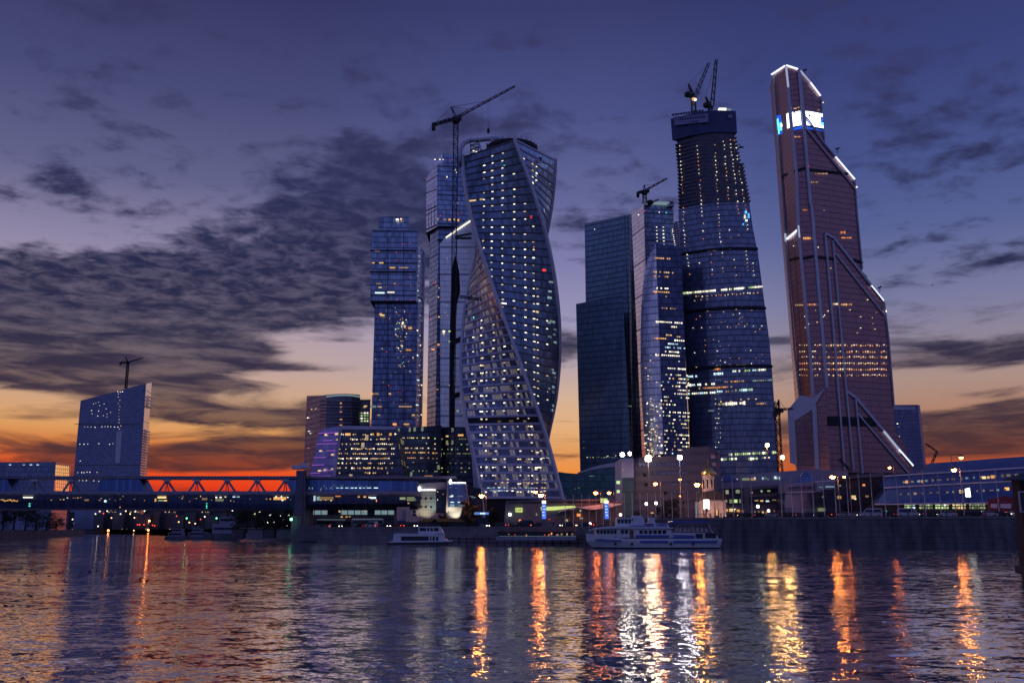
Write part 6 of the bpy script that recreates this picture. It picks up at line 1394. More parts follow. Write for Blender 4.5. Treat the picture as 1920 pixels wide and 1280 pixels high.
# dim hill and far city
mb = MB(); hp = [(-1900, 0), (-1700, 40), (-1300, 52), (-1100, 50), (-950, 56), (-800, 54), (-700, 57), (-600, 52), (-480, 55), (-380, 50), (-200, 48), (0, 40), (300, 0)]
mb.loft([[(x * 1.3, 2300 - 200 + 0, z) for x, z in hp], [(x * 1.3, 2500, z * .8) for x, z in hp]], EARTH, closed=False)
mb.face([(x * 1.3, 2100, z) for x, z in hp], EARTH); tag(mb.build('hill'), 'low dark hill behind the far bank', kind='structure')
FARM = [plain('far_wall_%d' % i, c, .8, var=.15, scale=.05) for i, c in enumerate(((.10, .10, .13, 1), (.14, .12, .13, 1), (.08, .09, .12, 1)))]
for i, (x, y, w, Y) in enumerate(((118, 961, 22, 1505), (186, 964, 18, 1515), (203, 956, 16, 1530), (222, 962, 20, 1505), (245, 958, 18, 1522), (268, 965, 24, 1500), (290, 960, 18, 1515), (312, 957, 22, 1530), (333, 966, 22, 1505), (356, 961, 20, 1515), (378, 958, 16, 1530), (397, 967, 20, 1505), (410, 962, 16, 1515))):
    a = at(x - w / 2, y, Y); b = at(x + w / 2, y, Y); r = thing('apartment_block', ((a.x + b.x) / 2, Y, 4), 'distant apartment block seen under the bridge, %s from the left' % ORD[i], 'apartment block', 'distant apartment blocks under the bridge')
    mb = MB(); mb.box(((a.x + b.x) / 2, Y + 10, (a.z + 4) / 2), (b.x - a.x, 20, a.z - 4), FA['far']); mb.build('wall', r)
    mb = MB(); mb.box(((a.x + b.x) / 2, Y + 10, a.z + .7), (b.x - a.x + 1.5, 21, 1.4), FARM[i % 3]); mb.build('roof', r)
r = thing('floodlit_building', xz(160, 985, 1560, 5), 'distant floodlit building with golden columns of light under the bridge', 'building'); a = at(146, 955, 1560); b = at(176, 955, 1560)
mb = MB(); mb.box(((a.x + b.x) / 2, 1570, (a.z + 5) / 2), (b.x - a.x, 18, a.z - 5), PALE); mb.build('wall', r)
pq = Pl((-100, 1560), (100, 1560)); lights(r, pq, [(149 + i * 3.1, 972 + (i % 3), 1.9, 19 - (i % 3) * 5, 'dim' if i % 2 else 'amber') for i in range(8)] + [(151 + i * 3.3, 981, 1.6, 1.6, 'warm') for i in range(7)], out=.6)
def lamp_mat(name, col, s): return glow(name, col, s, True)
LO = lamp_mat('sodium_lamp', (1, .27, .045), 230); LOf = lamp_mat('sodium_lamp_soft', (1, .20, .03), 110); LW = lamp_mat('white_floodlight', (1, .84, .70), 85); LWc = lamp_mat('cold_floodlight', (.95, .90, 1), 80); LWw = lamp_mat('warm_floodlight', (1, .66, .38), 140)
LY = lamp_mat('yellow_lamp', (1, .46, .13), 230); LG = lamp_mat('globe_lamp', (.9, 1, .75), 9); LFAR = lamp_mat('far_lamp', (1, .55, .22), 3.5); LFW = lamp_mat('far_white_lamp', (1, .9, .75), 2.6); LHALO = glow('lamp_halo', (1, .22, .05), 1.5, False); LFR = lamp_mat('far_red_lamp', (1, .08, .04), 2); LFO = lamp_mat('far_orange_lamp', (1, .28, .07), 14); LFG = lamp_mat('green_signal', (.15, 1, .45), 7)
def far_lamp(px, py, Y, m, rad, label, zb=4):
    p = at(px, py, Y); r = thing('far_lamp', (p.x, p.y, zb), label, 'lamp', 'distant street lamps under the bridge'); mb = MB(); mb.ball(p, rad, m, 6); mb.build('lamp_globe', r)
    mb = MB(); mb.tube([(p.x, p.y + .6, zb), (p.x, p.y + .6, p.z)], .25, IRON, 5); mb.build('post', r)
FL = [(62, 961, LFW), (70, 964, LFW), (77, 965, LFW), (98, 963, LFAR), (115, 966, LFAR), (136, 973, LFW), (187, 958, LFAR), (201, 957.5, LFW), (179, 963, LFW), (194, 962, LFR), (236, 957.5, LFAR), (244, 963, LFAR), (226, 963, LFW), (252, 970, LFAR), (209, 970.5, LFAR), (254, 958, LFW), (271, 957.5, LFW), (280, 976, LFO), (262, 983, LFR), (270, 983, LFR), (286, 984, LFR), (290, 985, LFR), (184, 986, LFW), (258, 983, LFR),
      (331, 967, LFR), (350, 971, LFG), (376, 973, LFR), (406, 971, LFG), (355, 979, LFAR), (366, 981, LFAR), (436, 957, LFW), (460, 956.5, LFW), (384, 968, LFW), (335, 978, LFAR), (105, 993, LFW), (203, 994, LFO), (278, 993, LFO), (251, 994, LFAR)]
for i, (x, y, m) in enumerate(FL):
    Y = 1482 if y > 991 else 1496
    nm = {LFW: 'white', LFAR: 'amber', LFR: 'red', LFO: 'bright orange', LFG: 'green'}[m]
    near = 'near the left bank trees' if x < 140 else ('right of the golden floodlit building' if x < 300 else 'left of the tree clump')
    k = sum(1 for q in FL[:i] if q[2] == m and (('a' if q[0] < 140 else ('b' if q[0] < 300 else 'c')) == ('a' if x < 140 else ('b' if x < 300 else 'c'))))
    far_lamp(x, y, Y, m, 1.0 if m is not LFO else 1.5, 'distant %s lamp %s, %s of that colour' % (nm, near, ORD[k]))
for i, (x, y, c) in enumerate(((481, 960, 'green'), (478, 963, 'green'), (487, 959, 'green'), (507, 965, 'warm'), (525, 967, 'warm'), (541, 965.5, 'green'), (501, 979, 'green'), (514, 979, 'white'), (516, 977, 'white'), (539, 985.5, 'white'), (532, 973, 'warm'))):
    p = at(x, y, 372); r = thing('park_lamp', (p.x, p.y, ZL), 'small lamp shining through the dark tree clump, %s of them' % ORD[i], 'lamp', 'lamps among the trees'); mb = MB(); mb.ball(p, .33, LFW if c != 'green' else glow('park_green', (.75, 1, .45), 3), 6); mb.build('lamp_globe', r); mb = MB(); mb.tube([(p.x, p.y + .2, ZL), (p.x, p.y + .2, p.z)], .06, IRON, 5); mb.build('post', r)
p = at(546, 973, YB - 8); r = thing('navigation_light', tuple(p), 'green navigation light on the left of the bridge pier', 'signal lamp'); mb = MB(); mb.ball(p, .45, LFG, 8); mb.build('lamp_globe', r); mb = MB(); mb.bar(p, p + Vector((1.4, 1.5, 0)), .12, IRON); mb.build('bracket', r)
def barge(x0, x1, yb, Y, label, tiers, name='moored_boat'):
    a = at(x0, yb, Y); b = at(x1, yb, Y); a.z = b.z = 0; L_ = b.x - a.x; r = thing(name, (a.x + L_ / 2, Y, 0), label, 'boat', 'boats moored far off by the bridge')
    mb = MB(); hull = [(0, .2), (.04, 1.5), (.5, 1.2), (.97, 1.6), (1, 1.7), (.96, -.3), (.04, -.3)]
    mb.prism([(a.x + L_ * u, Y - 2.5, z) for u, z in reversed(hull)], (0, 5, 0), CONC); mb.build('hull', r)
    z = 1.3
    for u0, u1, h in tiers:
        mb = MB(); mb.box((a.x + L_ * (u0 + u1) / 2, Y, z + h / 2), (L_ * (u1 - u0), 4, h), PALE); mb.build('cabin', r); mb = MB(); mb.box((a.x + L_ * (u0 + u1) / 2, Y - 2.05, z + h * .6), (L_ * (u1 - u0) * .9, .1, h * .35), GLASSD); mb.build('window_strip', r); z += h
    return r
barge(312, 352, 1007, 395, 'dark moored boat farthest left beyond the bridge', [(.15, .8, 1.7), (.3, .75, 1.6)])
barge(350, 398, 1006, 420, 'dark moored boat between the first boat and the tiered building', [(.1, .85, 1.8), (.25, .6, 1.5), (.3, .45, 1.0)])
barge(70, 98, 1001, 640, 'low boat moored at the shadowy left bank', [(.1, .8, 2.2)]); barge(108, 145, 1000, 700, 'longer low boat moored right of the left bank trees', [(.1, .6, 2.4), (.2, .4, 1.5)])

# ================================================================== street lamps
def street_lamp(px, py, Y, zb, m, rad, label, arm=1.4, cat='street lamp', name='street_lamp', group='street lamps along the embankment', side=-1):
    rad *= 1.35; p = at(px, py, Y); b = Vector((p.x - side * arm, p.y, zb)); r = thing(name, b, label, cat, group)
    mb = MB(); H = p.z - zb + .5; mb.tube([b, b + Vector((0, 0, H * .75)), b + Vector((0, 0, H))], [.13, .09, .07], STEEL, 7); mb.build('post', r)
    mb = MB(); mb.tube([b + Vector((0, 0, H)), b + Vector((side * arm * .6, 0, H + .35)), p + Vector((0, 0, .42))], .05, STEEL, 6); mb.build('arm', r)
    mb = MB(); mb.lathe(p + Vector((0, 0, .12)), [(rad * 1.25, 0), (rad * 1.15, rad * .5), (rad * .4, rad * .95)], IRON, 10); mb.build('lamp_head', r)
    mb = MB(); mb.ball(p, rad, m, 8); mb.build('lamp_bulb', r)
    if m in (LO, LOf): mb = MB(); mb.lathe(p + Vector((0, 0, .02)), [(rad * .9, -rad * .1), (rad * 1.6, -rad * .05), (rad * 1.55, rad * .1)], LHALO, 14); mb.build('halo_ring', r)  # added emissive ring imitates the glow around the orange bulbs
    return r
SL = [(903, 928, 300, ZL, LO, .52, 'bright orange street lamp left of the twisted tower foot'), (1014, 927, 292, ZL, LO, .52, 'brighter of two orange street lamps under the twisted tower'), (1004, 921, 300, ZL, LOf, .42, 'dimmer upper orange street lamp under the twisted tower'),
      (1117, 923, 275, ZL, LOf, .42, 'orange street lamp left of the square yellow sign'), (1142, 923, 275, ZL, LOf, .36, 'small orange street lamp right of the square yellow sign'), (1229, 906, 270, ZR, LOf, .40, 'orange street lamp before the striped building'),
      (1307, 907, 258, ZR, LO, .50, 'bright orange street lamp just left of the gilded dome'), (1561, 893, 248, ZR, LO, .45, 'bright orange street lamp above the congress sign'), (1583, 893.5, 262, ZR, LOf, .26, 'small orange lamp right of the bright one above the congress sign'),
      (1668, 876, 330, ZL, LOf, .34, 'orange lamp before the foot of the copper tower'), (1789, 880, 236, ZR, LO, .42, 'bright orange street lamp before the sloping glass hall')]
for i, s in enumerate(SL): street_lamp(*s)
street_lamp(1802, 857, 250, ZR, LFAR, .45, 'tall long-armed pale lamp rising above the sloping glass hall', arm=2.6, side=1)
street_lamp(1275, 898, 280, ZR, LFAR, .36, 'small warm lamp before the upper striped wall', group=None); street_lamp(1275, 929.5, 280, ZR, LFO, .16, 'tiny orange lamp low before the striped wall', group=None)
def flood(px, py, Y, zb, m, rad, label):
    rad *= 1.25; p = at(px, py, Y); r = thing('rooftop_floodlight', (p.x, p.y + .8, zb), label, 'floodlight', 'floodlights on roofs and masts'); mb = MB(); mb.tube([(p.x, p.y + .8, zb), (p.x, p.y + .8, p.z)], .12, STEEL, 6); mb.build('post', r)
    mb = MB(); mb.box((p.x, p.y + .62, p.z), (rad * 2.4, .3, rad * 2.2), IRON); mb.build('housing', r); mb = MB(); mb.ball(p, rad, m, 8); mb.build('lamp_lens', r)
zr = zat(858, YW)
flood(1167, 852, YW - 9, zr, LW, .50, 'left of the two white floodlights on the pale stair tower'); flood(1181, 850, YW - 9, zr, LW, .42, 'right of the two white floodlights on the pale stair tower')
flood(1216, 859, 266, ZL, LWw, .68, 'largest warm floodlight glaring before the striped building roof'); flood(1275, 857, 268, ZL, LWc, .50, 'cold white floodlight near the right bay of the striped building')
flood(1439, 834, 420, ZL, LY, .62, 'yellow floodlight in front of the tapering tower'); flood(1467, 857, 505, ZL, LY, .75, 'yellow floodlight at the foot of the dark crane')
for i, (x, y, Y, z, lab) in enumerate(((956, 964, 285, ZL, 'round pale globe lamp left of the pavilion'), (1212, 944, 275, ZL, 'left globe lamp of the pair before the striped building'), (1230, 943, 275, ZL, 'right globe lamp of the pair before the striped building'), (1163.5, 964.5, 262, ZL, 'bluish-white globe lamp just behind the white ship'), (1421, 949, 270, ZR, 'round globe lamp before the terraced hall'), (1441, 957, 262, ZR, 'bright low globe lamp before the terraced hall'))):
    p = at(x, y, Y); r = thing('globe_lamp', (p.x, p.y, z), lab, 'street lamp', 'round globe lamps'); mb = MB(); mb.ball(p, .42, LG if i not in (3, 5) else LFW, 10); mb.build('globe', r)
    mb = MB(); mb.tube([(p.x, p.y, z), (p.x, p.y, max(z + .2, p.z - .3))], .06, IRON, 6); mb.build('post', r)
mb = None
# ================================================================== flagpoles
POLEM = plain('flagpole_white', (.70, .66, .64, 1), .4, var=.05)
r0 = thing('flagpole', (0, 0, 0), 'x', 'flagpole', 'row of tall bare flagpoles along the embankment')
mb = MB(); mb.tube([(0, 0, 0), (0, 0, 10.2)], [.12, .055], POLEM, 8); mb.build('pole', r0); mb = MB(); mb.ball((0, 0, 10.28), .13, POLEM, 6); mb.build('finial', r0); mb = MB(); mb.box((0, 0, .15), (.5, .5, .3), CONC); mb.build('footing', r0)
fx = [1060, 1075, 1091, 1105, 1118, 1131, 1144, 1157, 1171, 1186, 1201, 1215, 1230, 1245, 1261, 1276, 1291, 1308, 1323, 1341, 1358, 1376, 1393, 1411, 1467, 1487, 1506, 1527, 1547, 1569, 1592, 1615, 1638, 1662, 1686, 1711, 1737, 1766, 1809, 1845, 1875]
lp = offs(bank, 7.5)
def ybank(px, off=7.5):
    path = offs(bank, off)
    for a, b in zip(path, path[1:]):
        pa_, pb_ = 960 + F * a[0] / a[1] / 1.0 * (1 / 1.022), 960 + F * b[0] / b[1] / 1.022
        if pa_ <= px <= pb_: return a[1] + (b[1] - a[1]) * (px - pa_) / (pb_ - pa_)
    return path[-1][1]
for i, x in enumerate(fx):
    o = r0 if i == 0 else copy_tree(r0); Y = ybank(x, 4.2); z = ZR + .45 if x > 1345 else ZL + .15
    p = at(x, 972, Y); o.location = (p.x, p.y, z); o.scale = (1, 1, 1.0 if x > 1345 else .86)
    o['label'] = ('slim flagpole, %s from the left of the poles left of the gilded dome' % ORD[i]) if x < 1325 and i < 22 else (('slim flagpole, %s to the right of the gilded dome' % ORD[i - sum(q < 1325 for q in fx)]) if i - sum(q < 1325 for q in fx) < 22 else 'slim flagpole farthest right beside the red hoarding')

# ================================================================== cars
PAINTS = [('black', plain('black_car_paint', (.015, .015, .018, 1), .25, metal=.3, var=.05)), ('silver', plain('silver_car_paint', (.30, .31, .33, 1), .3, metal=.6, var=.05)), ('dark red', plain('dark_red_car_paint', (.12, .015, .012, 1), .25, metal=.3, var=.05)),
          ('white', plain('white_car_paint', (.60, .60, .60, 1), .3, var=.04)), ('dark blue', plain('blue_car_paint', (.02, .03, .09, 1), .25, metal=.3, var=.05))]
TYRE = plain('tyre_rubber', (.02, .02, .02, 1), .8); TAIL = glow('tail_lamp', (1, .06, .03), 5.0, False); HEAD = glow('head_lamp', (1, .85, .6), 14, False); RIMM = plain('wheel_rim', (.35, .35, .37, 1), .3, metal=.8)
def car_proto(paint, van=False):
    r = thing('parked_car', (0, 0, 0), 'x', 'car'); mb = MB(); L_ = 4.4; w = .88
    if van: sd = [(-2.5, .35), (-2.5, 1.1), (-2.35, 2.1), (-2.1, 2.25), (1.2, 2.25), (1.9, 1.35), (2.45, 1.1), (2.5, .35)]
    else: sd = [(-2.2, .32), (-2.22, .75), (-2.15, .98), (-1.7, 1.04), (-1.15, 1.42), (.35, 1.45), (1.05, 1.02), (1.95, .88), (2.2, .66), (2.2, .32)]
    n = len(sd); ins = lambda z: .12 * max(0, (z - .95)) * 2.2
    A = [Vector((x, -w + ins(z), z)) for x, z in sd]; B = [Vector((x, w - ins(z), z)) for x, z in sd]
    mb.face(A, paint); mb.face(list(reversed(B)), paint)
    for i in range(n): j = (i + 1) % n; mb.face([A[j], A[i], B[i], B[j]], paint)
    mb.build('body', r)
    mb = MB()
    win = [(-1.55, 1.08), (-1.08, 1.36), (.28, 1.39), (.85, 1.06)] if not van else [(-2.2, 1.35), (-2.1, 2.0), (1.1, 2.0), (1.65, 1.35)]
    for s_ in (-1, 1): mb.prism([Vector((x, s_ * (w - ins(z) + .004), z)) for x, z in (win if s_ < 0 else list(reversed(win)))], (0, s_ * .02, 0), GLASSD)
    mb.build('side_window', r)
    mb = MB()
    if not van: mb.bar((.42, 0, 1.41), (.98, 0, 1.08), 1.45, GLASSD, .03, up=(-.5, 0, .8)) ; mb.bar((-1.2, 0, 1.40), (-1.66, 0, 1.08), 1.45, GLASSD, .03)
    else: mb.bar((1.28, 0, 2.15), (1.85, 0, 1.42), 1.5, GLASSD, .03)
    mb.build('windscreen', r)
    for x in ((-1.35, 1.35) if not van else (-1.6, 1.6)):
        for s_ in (-1, 1):
            mb = MB(); mb.tube([(x, s_ * (w - .16), .33), (x, s_ * (w + .02), .33)], .33, TYRE, 14); wh = mb.build('wheel', r); mb = MB(); mb.tube([(x, s_ * (w + .0), .33), (x, s_ * (w + .035), .33)], .2, RIMM, 10); mb.build('rim', wh)
    for s_ in (-1, 1):
        mb = MB(); mb.box((-2.2 if not van else -2.49, s_ * .66, .82), (.06, .3, .16), TAIL); mb.build('tail_light', r); mb = MB(); mb.box((2.17 if not van else 2.48, s_ * .62, .70), (.06, .32, .14), HEAD); mb.build('headlight', r)
    return r
protos = [(n_, car_proto(p_)) for n_, p_ in PAINTS] + [('white', car_proto(PAINTS[3][1], True)), ('black', car_proto(PAINTS[0][1], True))]
used_ = set(); crng = random.Random(3)
cars = [(x, 6.6 if x > 1350 else 8.5) for x in (592, 612, 632, 655, 676, 698, 722, 747, 772)] + [(x, 9) for x in (905, 940, 985, 1012, 1040, 1070, 1098)] + [(x, 8) for x in (1190, 1216, 1240, 1262, 1290, 1378, 1400, 1425, 1452, 1476, 1499, 1521, 1543, 1566, 1590, 1612, 1635, 1658, 1681, 1704, 1727, 1751, 1776, 1802, 1828, 1853, 1876, 1905)]
for i, (x, d) in enumerate(cars):
    k = crng.choice([0, 0, 1, 2, 4, 3, 4, 6, 5, 0]); nm, pr = protos[k]
    if k in used_: o = copy_tree(pr)
    else: o = pr; used_.add(k)
    Y = ybank(x, d + crng.uniform(-.3, .3)); p = at(x, 970, Y); z = ZR + .3 if x > 1345 else ZL
    path = offs(bank, d); ang = math.atan2(ybank(x + 12, d) - ybank(x - 12, d), at(x + 12, 970, ybank(x + 12, d)).x - at(x - 12, 970, ybank(x - 12, d)).x)
    if x > 1345: ang += crng.choice([0, 0, math.pi]) + crng.uniform(-.03, .03)
    else: ang += crng.choice([0, math.pi])
    o.location = (p.x, p.y, z + .004); o.rotation_euler = (0, 0, ang)
    zone = 'below the bridge end' if x < 800 else ('before the low pavilion' if x < 1150 else ('behind the white ship' if x < 1350 else ('above the wall before the congress wing' if x < 1640 else 'above the wall before the sloping hall')))
    idx = sum(1 for q, _ in cars[:i] if (q < 800) == (x < 800) and (q < 1150) == (x < 1150) and (q < 1350) == (x < 1350) and (q < 1640) == (x < 1640))
    o['label'] = '%s %s parked %s, %s from left' % (nm, 'van' if k >= 5 else 'car', zone, ORD[idx]); o['category'] = 'van' if k >= 5 else 'car'; o['group'] = 'cars parked along the embankment'
    if k >= 5: o.name = 'parked_van'
for k, (nm, pr) in enumerate(protos):
    if k not in used_:
        for ch in list(pr.children): bpy.data.objects.remove(ch)
        bpy.data.objects.remove(pr)
# buses under the bridge end
for i, (x, lab) in enumerate(((622, 'long dark bus under the left end of the low blue-windowed building'), (690, 'second long bus to the right of the first, under the bridge end'))):
    Y = ybank(x, 12); p = at(x, 970, Y); r = thing('bus', (p.x, p.y, ZL), lab, 'bus', 'buses under the bridge'); mb = MB(); mb.box((p.x, p.y, ZL + 1.75), (11, 2.5, 2.7), PAINTS[1][1]); mb.build('body', r); mb = MB(); mb.box((p.x, p.y - 1.27, ZL + 2.1), (10.4, .05, .95), GLASSD); mb.build('window_band', r)
    mb = MB(); mb.box((p.x, p.y - 1.0, ZL + 3.15), (10.5, .2, .12), GL['dimcool']); mb.build('roof_light_strip', r)
    for dx in (-3.6, 3.4): mb = MB(); mb.tube([(p.x + dx, p.y - 1.3, ZL + .5), (p.x + dx, p.y - 1.0, ZL + .5)], .48, TYRE, 12); mb.build('wheel', r)
for i, (x, w) in enumerate(((805, 3), (840, 6))):
    p = xz(x, 980, 300, ZL); r = thing('market_tent', tuple(p), ['small ochre tent left of the bigger ochre tent before the bridge-end building', 'larger ochre tent before the floodlit bridge-end building'][i], 'tent', 'ochre tents'); OCH = plain('ochre_canvas', (.42, .24, .06, 1), .8)
    mb = MB(); s_ = w * .9; mb.prism([(p.x - s_, p.y - 1.5, ZL + 1.9), (p.x + s_, p.y - 1.5, ZL + 1.9), (p.x + s_ * .7, p.y - 1.5, ZL + 2.9), (p.x - s_ * .7, p.y - 1.5, ZL + 2.9)], (0, 3, 0), OCH); mb.build('canopy', r)
    mb = MB()
    for dx in (-s_ * .95, 0, s_ * .95): mb.box((p.x + dx, p.y - 1.4, ZL + .95), (.1, .1, 1.9), IRON)
    mb.build('tent_frame', r)
# red hoarding at far right
p = xz(1873, 950, 246, ZR); r = thing('advert_hoarding', tuple(p), 'dark red advertising hoarding by the kerb near the right edge', 'hoarding'); REDM = plain('red_hoarding', (.22, .04, .05, 1), .6, var=.2)
mb = MB(); mb.prism([at(x, y, 246) for x, y in [(1854, 957), (1853, 936), (1880, 930), (1903, 932), (1904, 957)]], (0, .4, 0), REDM); mb.build('board', r); mb = MB(); mb.prism([at(x, y, 245.8) for x, y in [(1858, 952), (1858, 944), (1870, 944), (1870, 952)]], (0, .1, 0), LILAC); mb.prism([at(x, y, 245.8) for x, y in [(1876, 952), (1876, 944), (1896, 944), (1896, 953)]], (0, .1, 0), LILAC); mb.build('poster', r)
mb = MB(); mb.box((p.x - 2, 246.6, ZR + 1), (.2, .2, 2), IRON); mb.box((p.x + 3, 246.6, ZR + 1), (.2, .2, 2), IRON); mb.build('post', r)
p = xz(1892, 962, 222, ZR); r = thing('light_garland', (p.x, p.y, ZR), 'string of small pink lights on the railing near the right edge', 'light garland'); mb = MB()
for i in range(22): mb.box((p.x - 3.4 + i * .32, p.y - .3 - i * .045, ZR + 1.55 - (i % 2) * .12), (.12, .12, .12), glow('pink_bulb', (1, .25, .35), 1.6) if i == 0 else MATS['pink_bulb'])
tag(mb.build('bulb_string', r), None, kind='stuff')

# ================================================================== moored boats
HULLW = plain('ship_white', (.80, .82, .86, 1), .4, var=.06, scale=.5); HULLB = plain('ship_blue', (.07, .13, .46, 1), .35, var=.1); HULLD = plain('ship_bottom', (.02, .02, .03, 1), .5)
YSH = 212; ks = YSH / F
def S(x, y): return at(x, y, YSH)
zs = lambda y: zat(y, YSH)
root = thing('passenger_ship', (S(1220, 1020).x, YSH, 0), 'white double-deck river ship with blue stripes moored before the chapel', 'ship')
def hullring(z, x0, x1, half, stern=.85):
    pts_ = []; n = 14
    for i in range(n + 1):
        t = i / n; x = x0 + (x1 - x0) * t; w = half * min(1, (t / .28)) ** .55 if t < .28 else half * (1 if t < .85 else 1 - (1 - stern) * (t - .85) / .15); pts_.append((x, w))
    return [Vector((x, YSH + w + 0 * w, z)) for x, w in pts_] + [Vector((x, YSH - w, z)) for x, w in reversed(pts_)]
xbow, xst = S(1095, 1005).x, S(1349, 1015).x
mb = MB(); mb.loft([list(reversed(hullring(-.4, xbow + 2.4, xst - 1, 2.3))), list(reversed(hullring(.25, xbow + 1.8, xst - .4, 2.7)))], HULLD); mb.build('lower_hull', root)
mb = MB(); ra = list(reversed(hullring(.26, xbow + 1.8, xst - .4, 2.7))); rb = list(reversed(hullring(1.6, xbow + .5, xst, 3.0))); rc = [Vector((p.x - (.5 if i in () else 0), p.y, p.z + .55 + max(0, 1.2 - (p.x - xbow) * .14))) for i, p in enumerate(rb)]
mb.loft([ra, rb, rc], HULLW, cap=ROOF); mb.build('hull', root)
mb = MB()  # blue bands along the hull
yy = YSH - 3.06
for x0, x1, y0, y1 in ((1200, 1253, 1013, 1017.5), (1262, 1345, 1013, 1017.5), (1118, 1165, 1011.5, 1014.5), (1192, 1255, 1002.5, 1007), (1262, 1302, 1004, 1008.5)):
    a, b = at(x0, y0, yy), at(x1, y1, yy); mb.box(((a.x + b.x) / 2, yy, (a.z + b.z) / 2), (b.x - a.x, .08, abs(a.z - b.z)), HULLB)
mb.build('blue_stripe', root)
def sbox(x0, x1, y0, y1, half, m, name, dx=0, glz=True):
    a, b = S(x0, y0), S(x1, y1); mb = MB(); mb.box(((a.x + b.x) / 2, YSH, (a.z + b.z) / 2), (b.x - a.x, half * 2, a.z - b.z), m); return mb.build(name, root)
def sprism(pts_, half, m, name):
    mb = MB(); mb.prism([at(x, y, YSH - half) for x, y in pts_], (0, 2 * half, 0), m); return mb.build(name, root)
sprism([(1114, 1010), (1117, 1001), (1118, 992), (1158, 989), (1160, 1010)], 2.3, HULLW, 'forward_saloon')
sprism([(1156, 1012), (1156, 988), (1258, 990), (1262, 1003), (1302, 1005), (1302, 1011), (1160, 1012)], 2.6, HULLW, 'main_saloon')
sprism([(1113, 992), (1120, 989), (1156, 985.5), (1262, 988.5), (1262, 990.5), (1156, 990)], 3.0, HULLW, 'upper_deck')
sprism([(1156, 986), (1157, 972), (1185, 971), (1187, 986)], 1.7, HULLW, 'wheelhouse'); sprism([(1186, 987), (1187, 966), (1204, 966), (1208, 972), (1209, 988)], 1.5, HULLW, 'funnel_house')
sprism([(1154, 972.5), (1160, 970), (1188, 969.5), (1188, 972)], 2.0, HULLW, 'wheelhouse_roof')
sprism([(1210, 988), (1213, 980), (1252, 981), (1256, 989)], 1.4, HULLW, 'upper_cabin'); sprism([(1217, 981), (1217, 970), (1228, 970), (1228, 981)], 1.2, HULLW, 'ventilator')
sprism([(1262, 1002), (1262, 998), (1340, 999), (1346, 1005), (1348, 1012), (1302, 1012), (1302, 1003)], 2.9, HULLW, 'aft_bulwark')
sprism([(1256, 978), (1262, 976.4), (1326, 976), (1334, 979), (1260, 980)], 2.4, HULLB, 'awning')
sprism([(1195, 984.5), (1208, 984.5), (1208, 987), (1182, 987), (1182, 985)], 2.9, HULLB, 'boat_cover')
for i, (x0, x1, y0, y1, hf) in enumerate([(1119 + q * 6.4, 1124 + q * 6.4, 993.5, 1000, 2.35) for q in range(6)] + [(1164, 1170, 992.5, 1000, 2.65), (1171.5, 1177.5, 992.5, 1000, 2.65)] + [(1199 + q * 8.7, 1205.4 + q * 8.7, 993.5, 1000, 2.65) for q in range(6)] + [(1158 + q * 6.6, 1163 + q * 6.6, 973.5, 980.5, 1.75) for q in range(4)] + [(1304, 1318, 1000, 1009, 2.95), (1322, 1343, 999, 1008.5, 2.95)]):
    mb = MB(); mb.prism([at(x, y, YSH - hf) for x, y in ((x0, y0), (x1, y0), (x1, y1), (x0, y1))], (0, .06, 0), GLASSD); mb.build('window', root)
mb = MB(); mb.prism([at(x, y, YSH - 2.66) for x, y in ((1180, 993), (1188, 993), (1188, 1012), (1182, 1012))], (0, .05, 0), plain('varnished_door', (.22, .11, .05, 1), .5)); mb.build('door', root)
mb = MB(); mb.prism([at(x, y, YSH - 2.2) for x, y in ((1208, 987.5), (1208, 981), (1226, 980.6), (1226, 987.5))], (0, .06, 0), BAN); mb.prism([at(x, y, YSH - 2.2) for x, y in ((1230, 987.5), (1230, 981), (1251, 981.4), (1251, 987.5))], (0, .06, 0), BAN)
for x0, x1, y in ((1209, 1225, 982.5), (1212, 1222, 985.4), (1235, 1249, 983)): mb.bar(at(x0, y, YSH - 2.24), at(x1, y, YSH - 2.24), .14, TXT)
mb.build('banner', root)
mb = MB()
for q in ([(1208, 988), (1258, 989)], [(1258, 994), (1338, 996)], [(1262, 988), (1338, 990)]):
    a, b = at(*q[0], YSH - 2.6), at(*q[1], YSH - 2.6); mb.bar(a, b, .05, STEEL); n = int((b.x - a.x) / 1.1)
    for i in range(n + 1): c = a.lerp(b, i / n); mb.box((c.x, c.y, c.z - .4), (.04, .04, .8), STEEL)
a, b = at(1098, 1000, YSH - 1.2), at(1118, 999, YSH - 2); mb.bar(a, b, .05, STEEL); mb.build('railing', root)
mb = MB(); mb.box(at(1298, 996, YSH), (9, 3, .1), BRICKW); 
for i in range(8): mb.box(at(1268 + i * 8, 993, YSH - 1), (.5, .5, .9), BRICKW)
mb.build('deck_furniture', root)
mb = MB(); mb.lathe(S(1105, 998), [(.1, 0), (.1, 1.2)], STEEL, 6); mb.ball(S(1106, 994), .3, HULLW, 6); mb.bar(S(1193, 966), S(1193, 957), .07, STEEL); mb.bar(S(1272, 977), S(1272, 1003), .12, HULLW); mb.bar(S(1325, 977), S(1337, 999), .12, HULLW); mb.bar(S(1300, 977), S(1300, 999), .08, HULLW); mb.build('mast', root)
for x in (1154, 1185, 1258, 1300): mb = MB(); p = at(x, 1019, YSH - 3.1); mb.tube([p + Vector((0, 0, .3)), p - Vector((0, 0, .3))], .22, TYRE, 8); mb.build('fender', root)

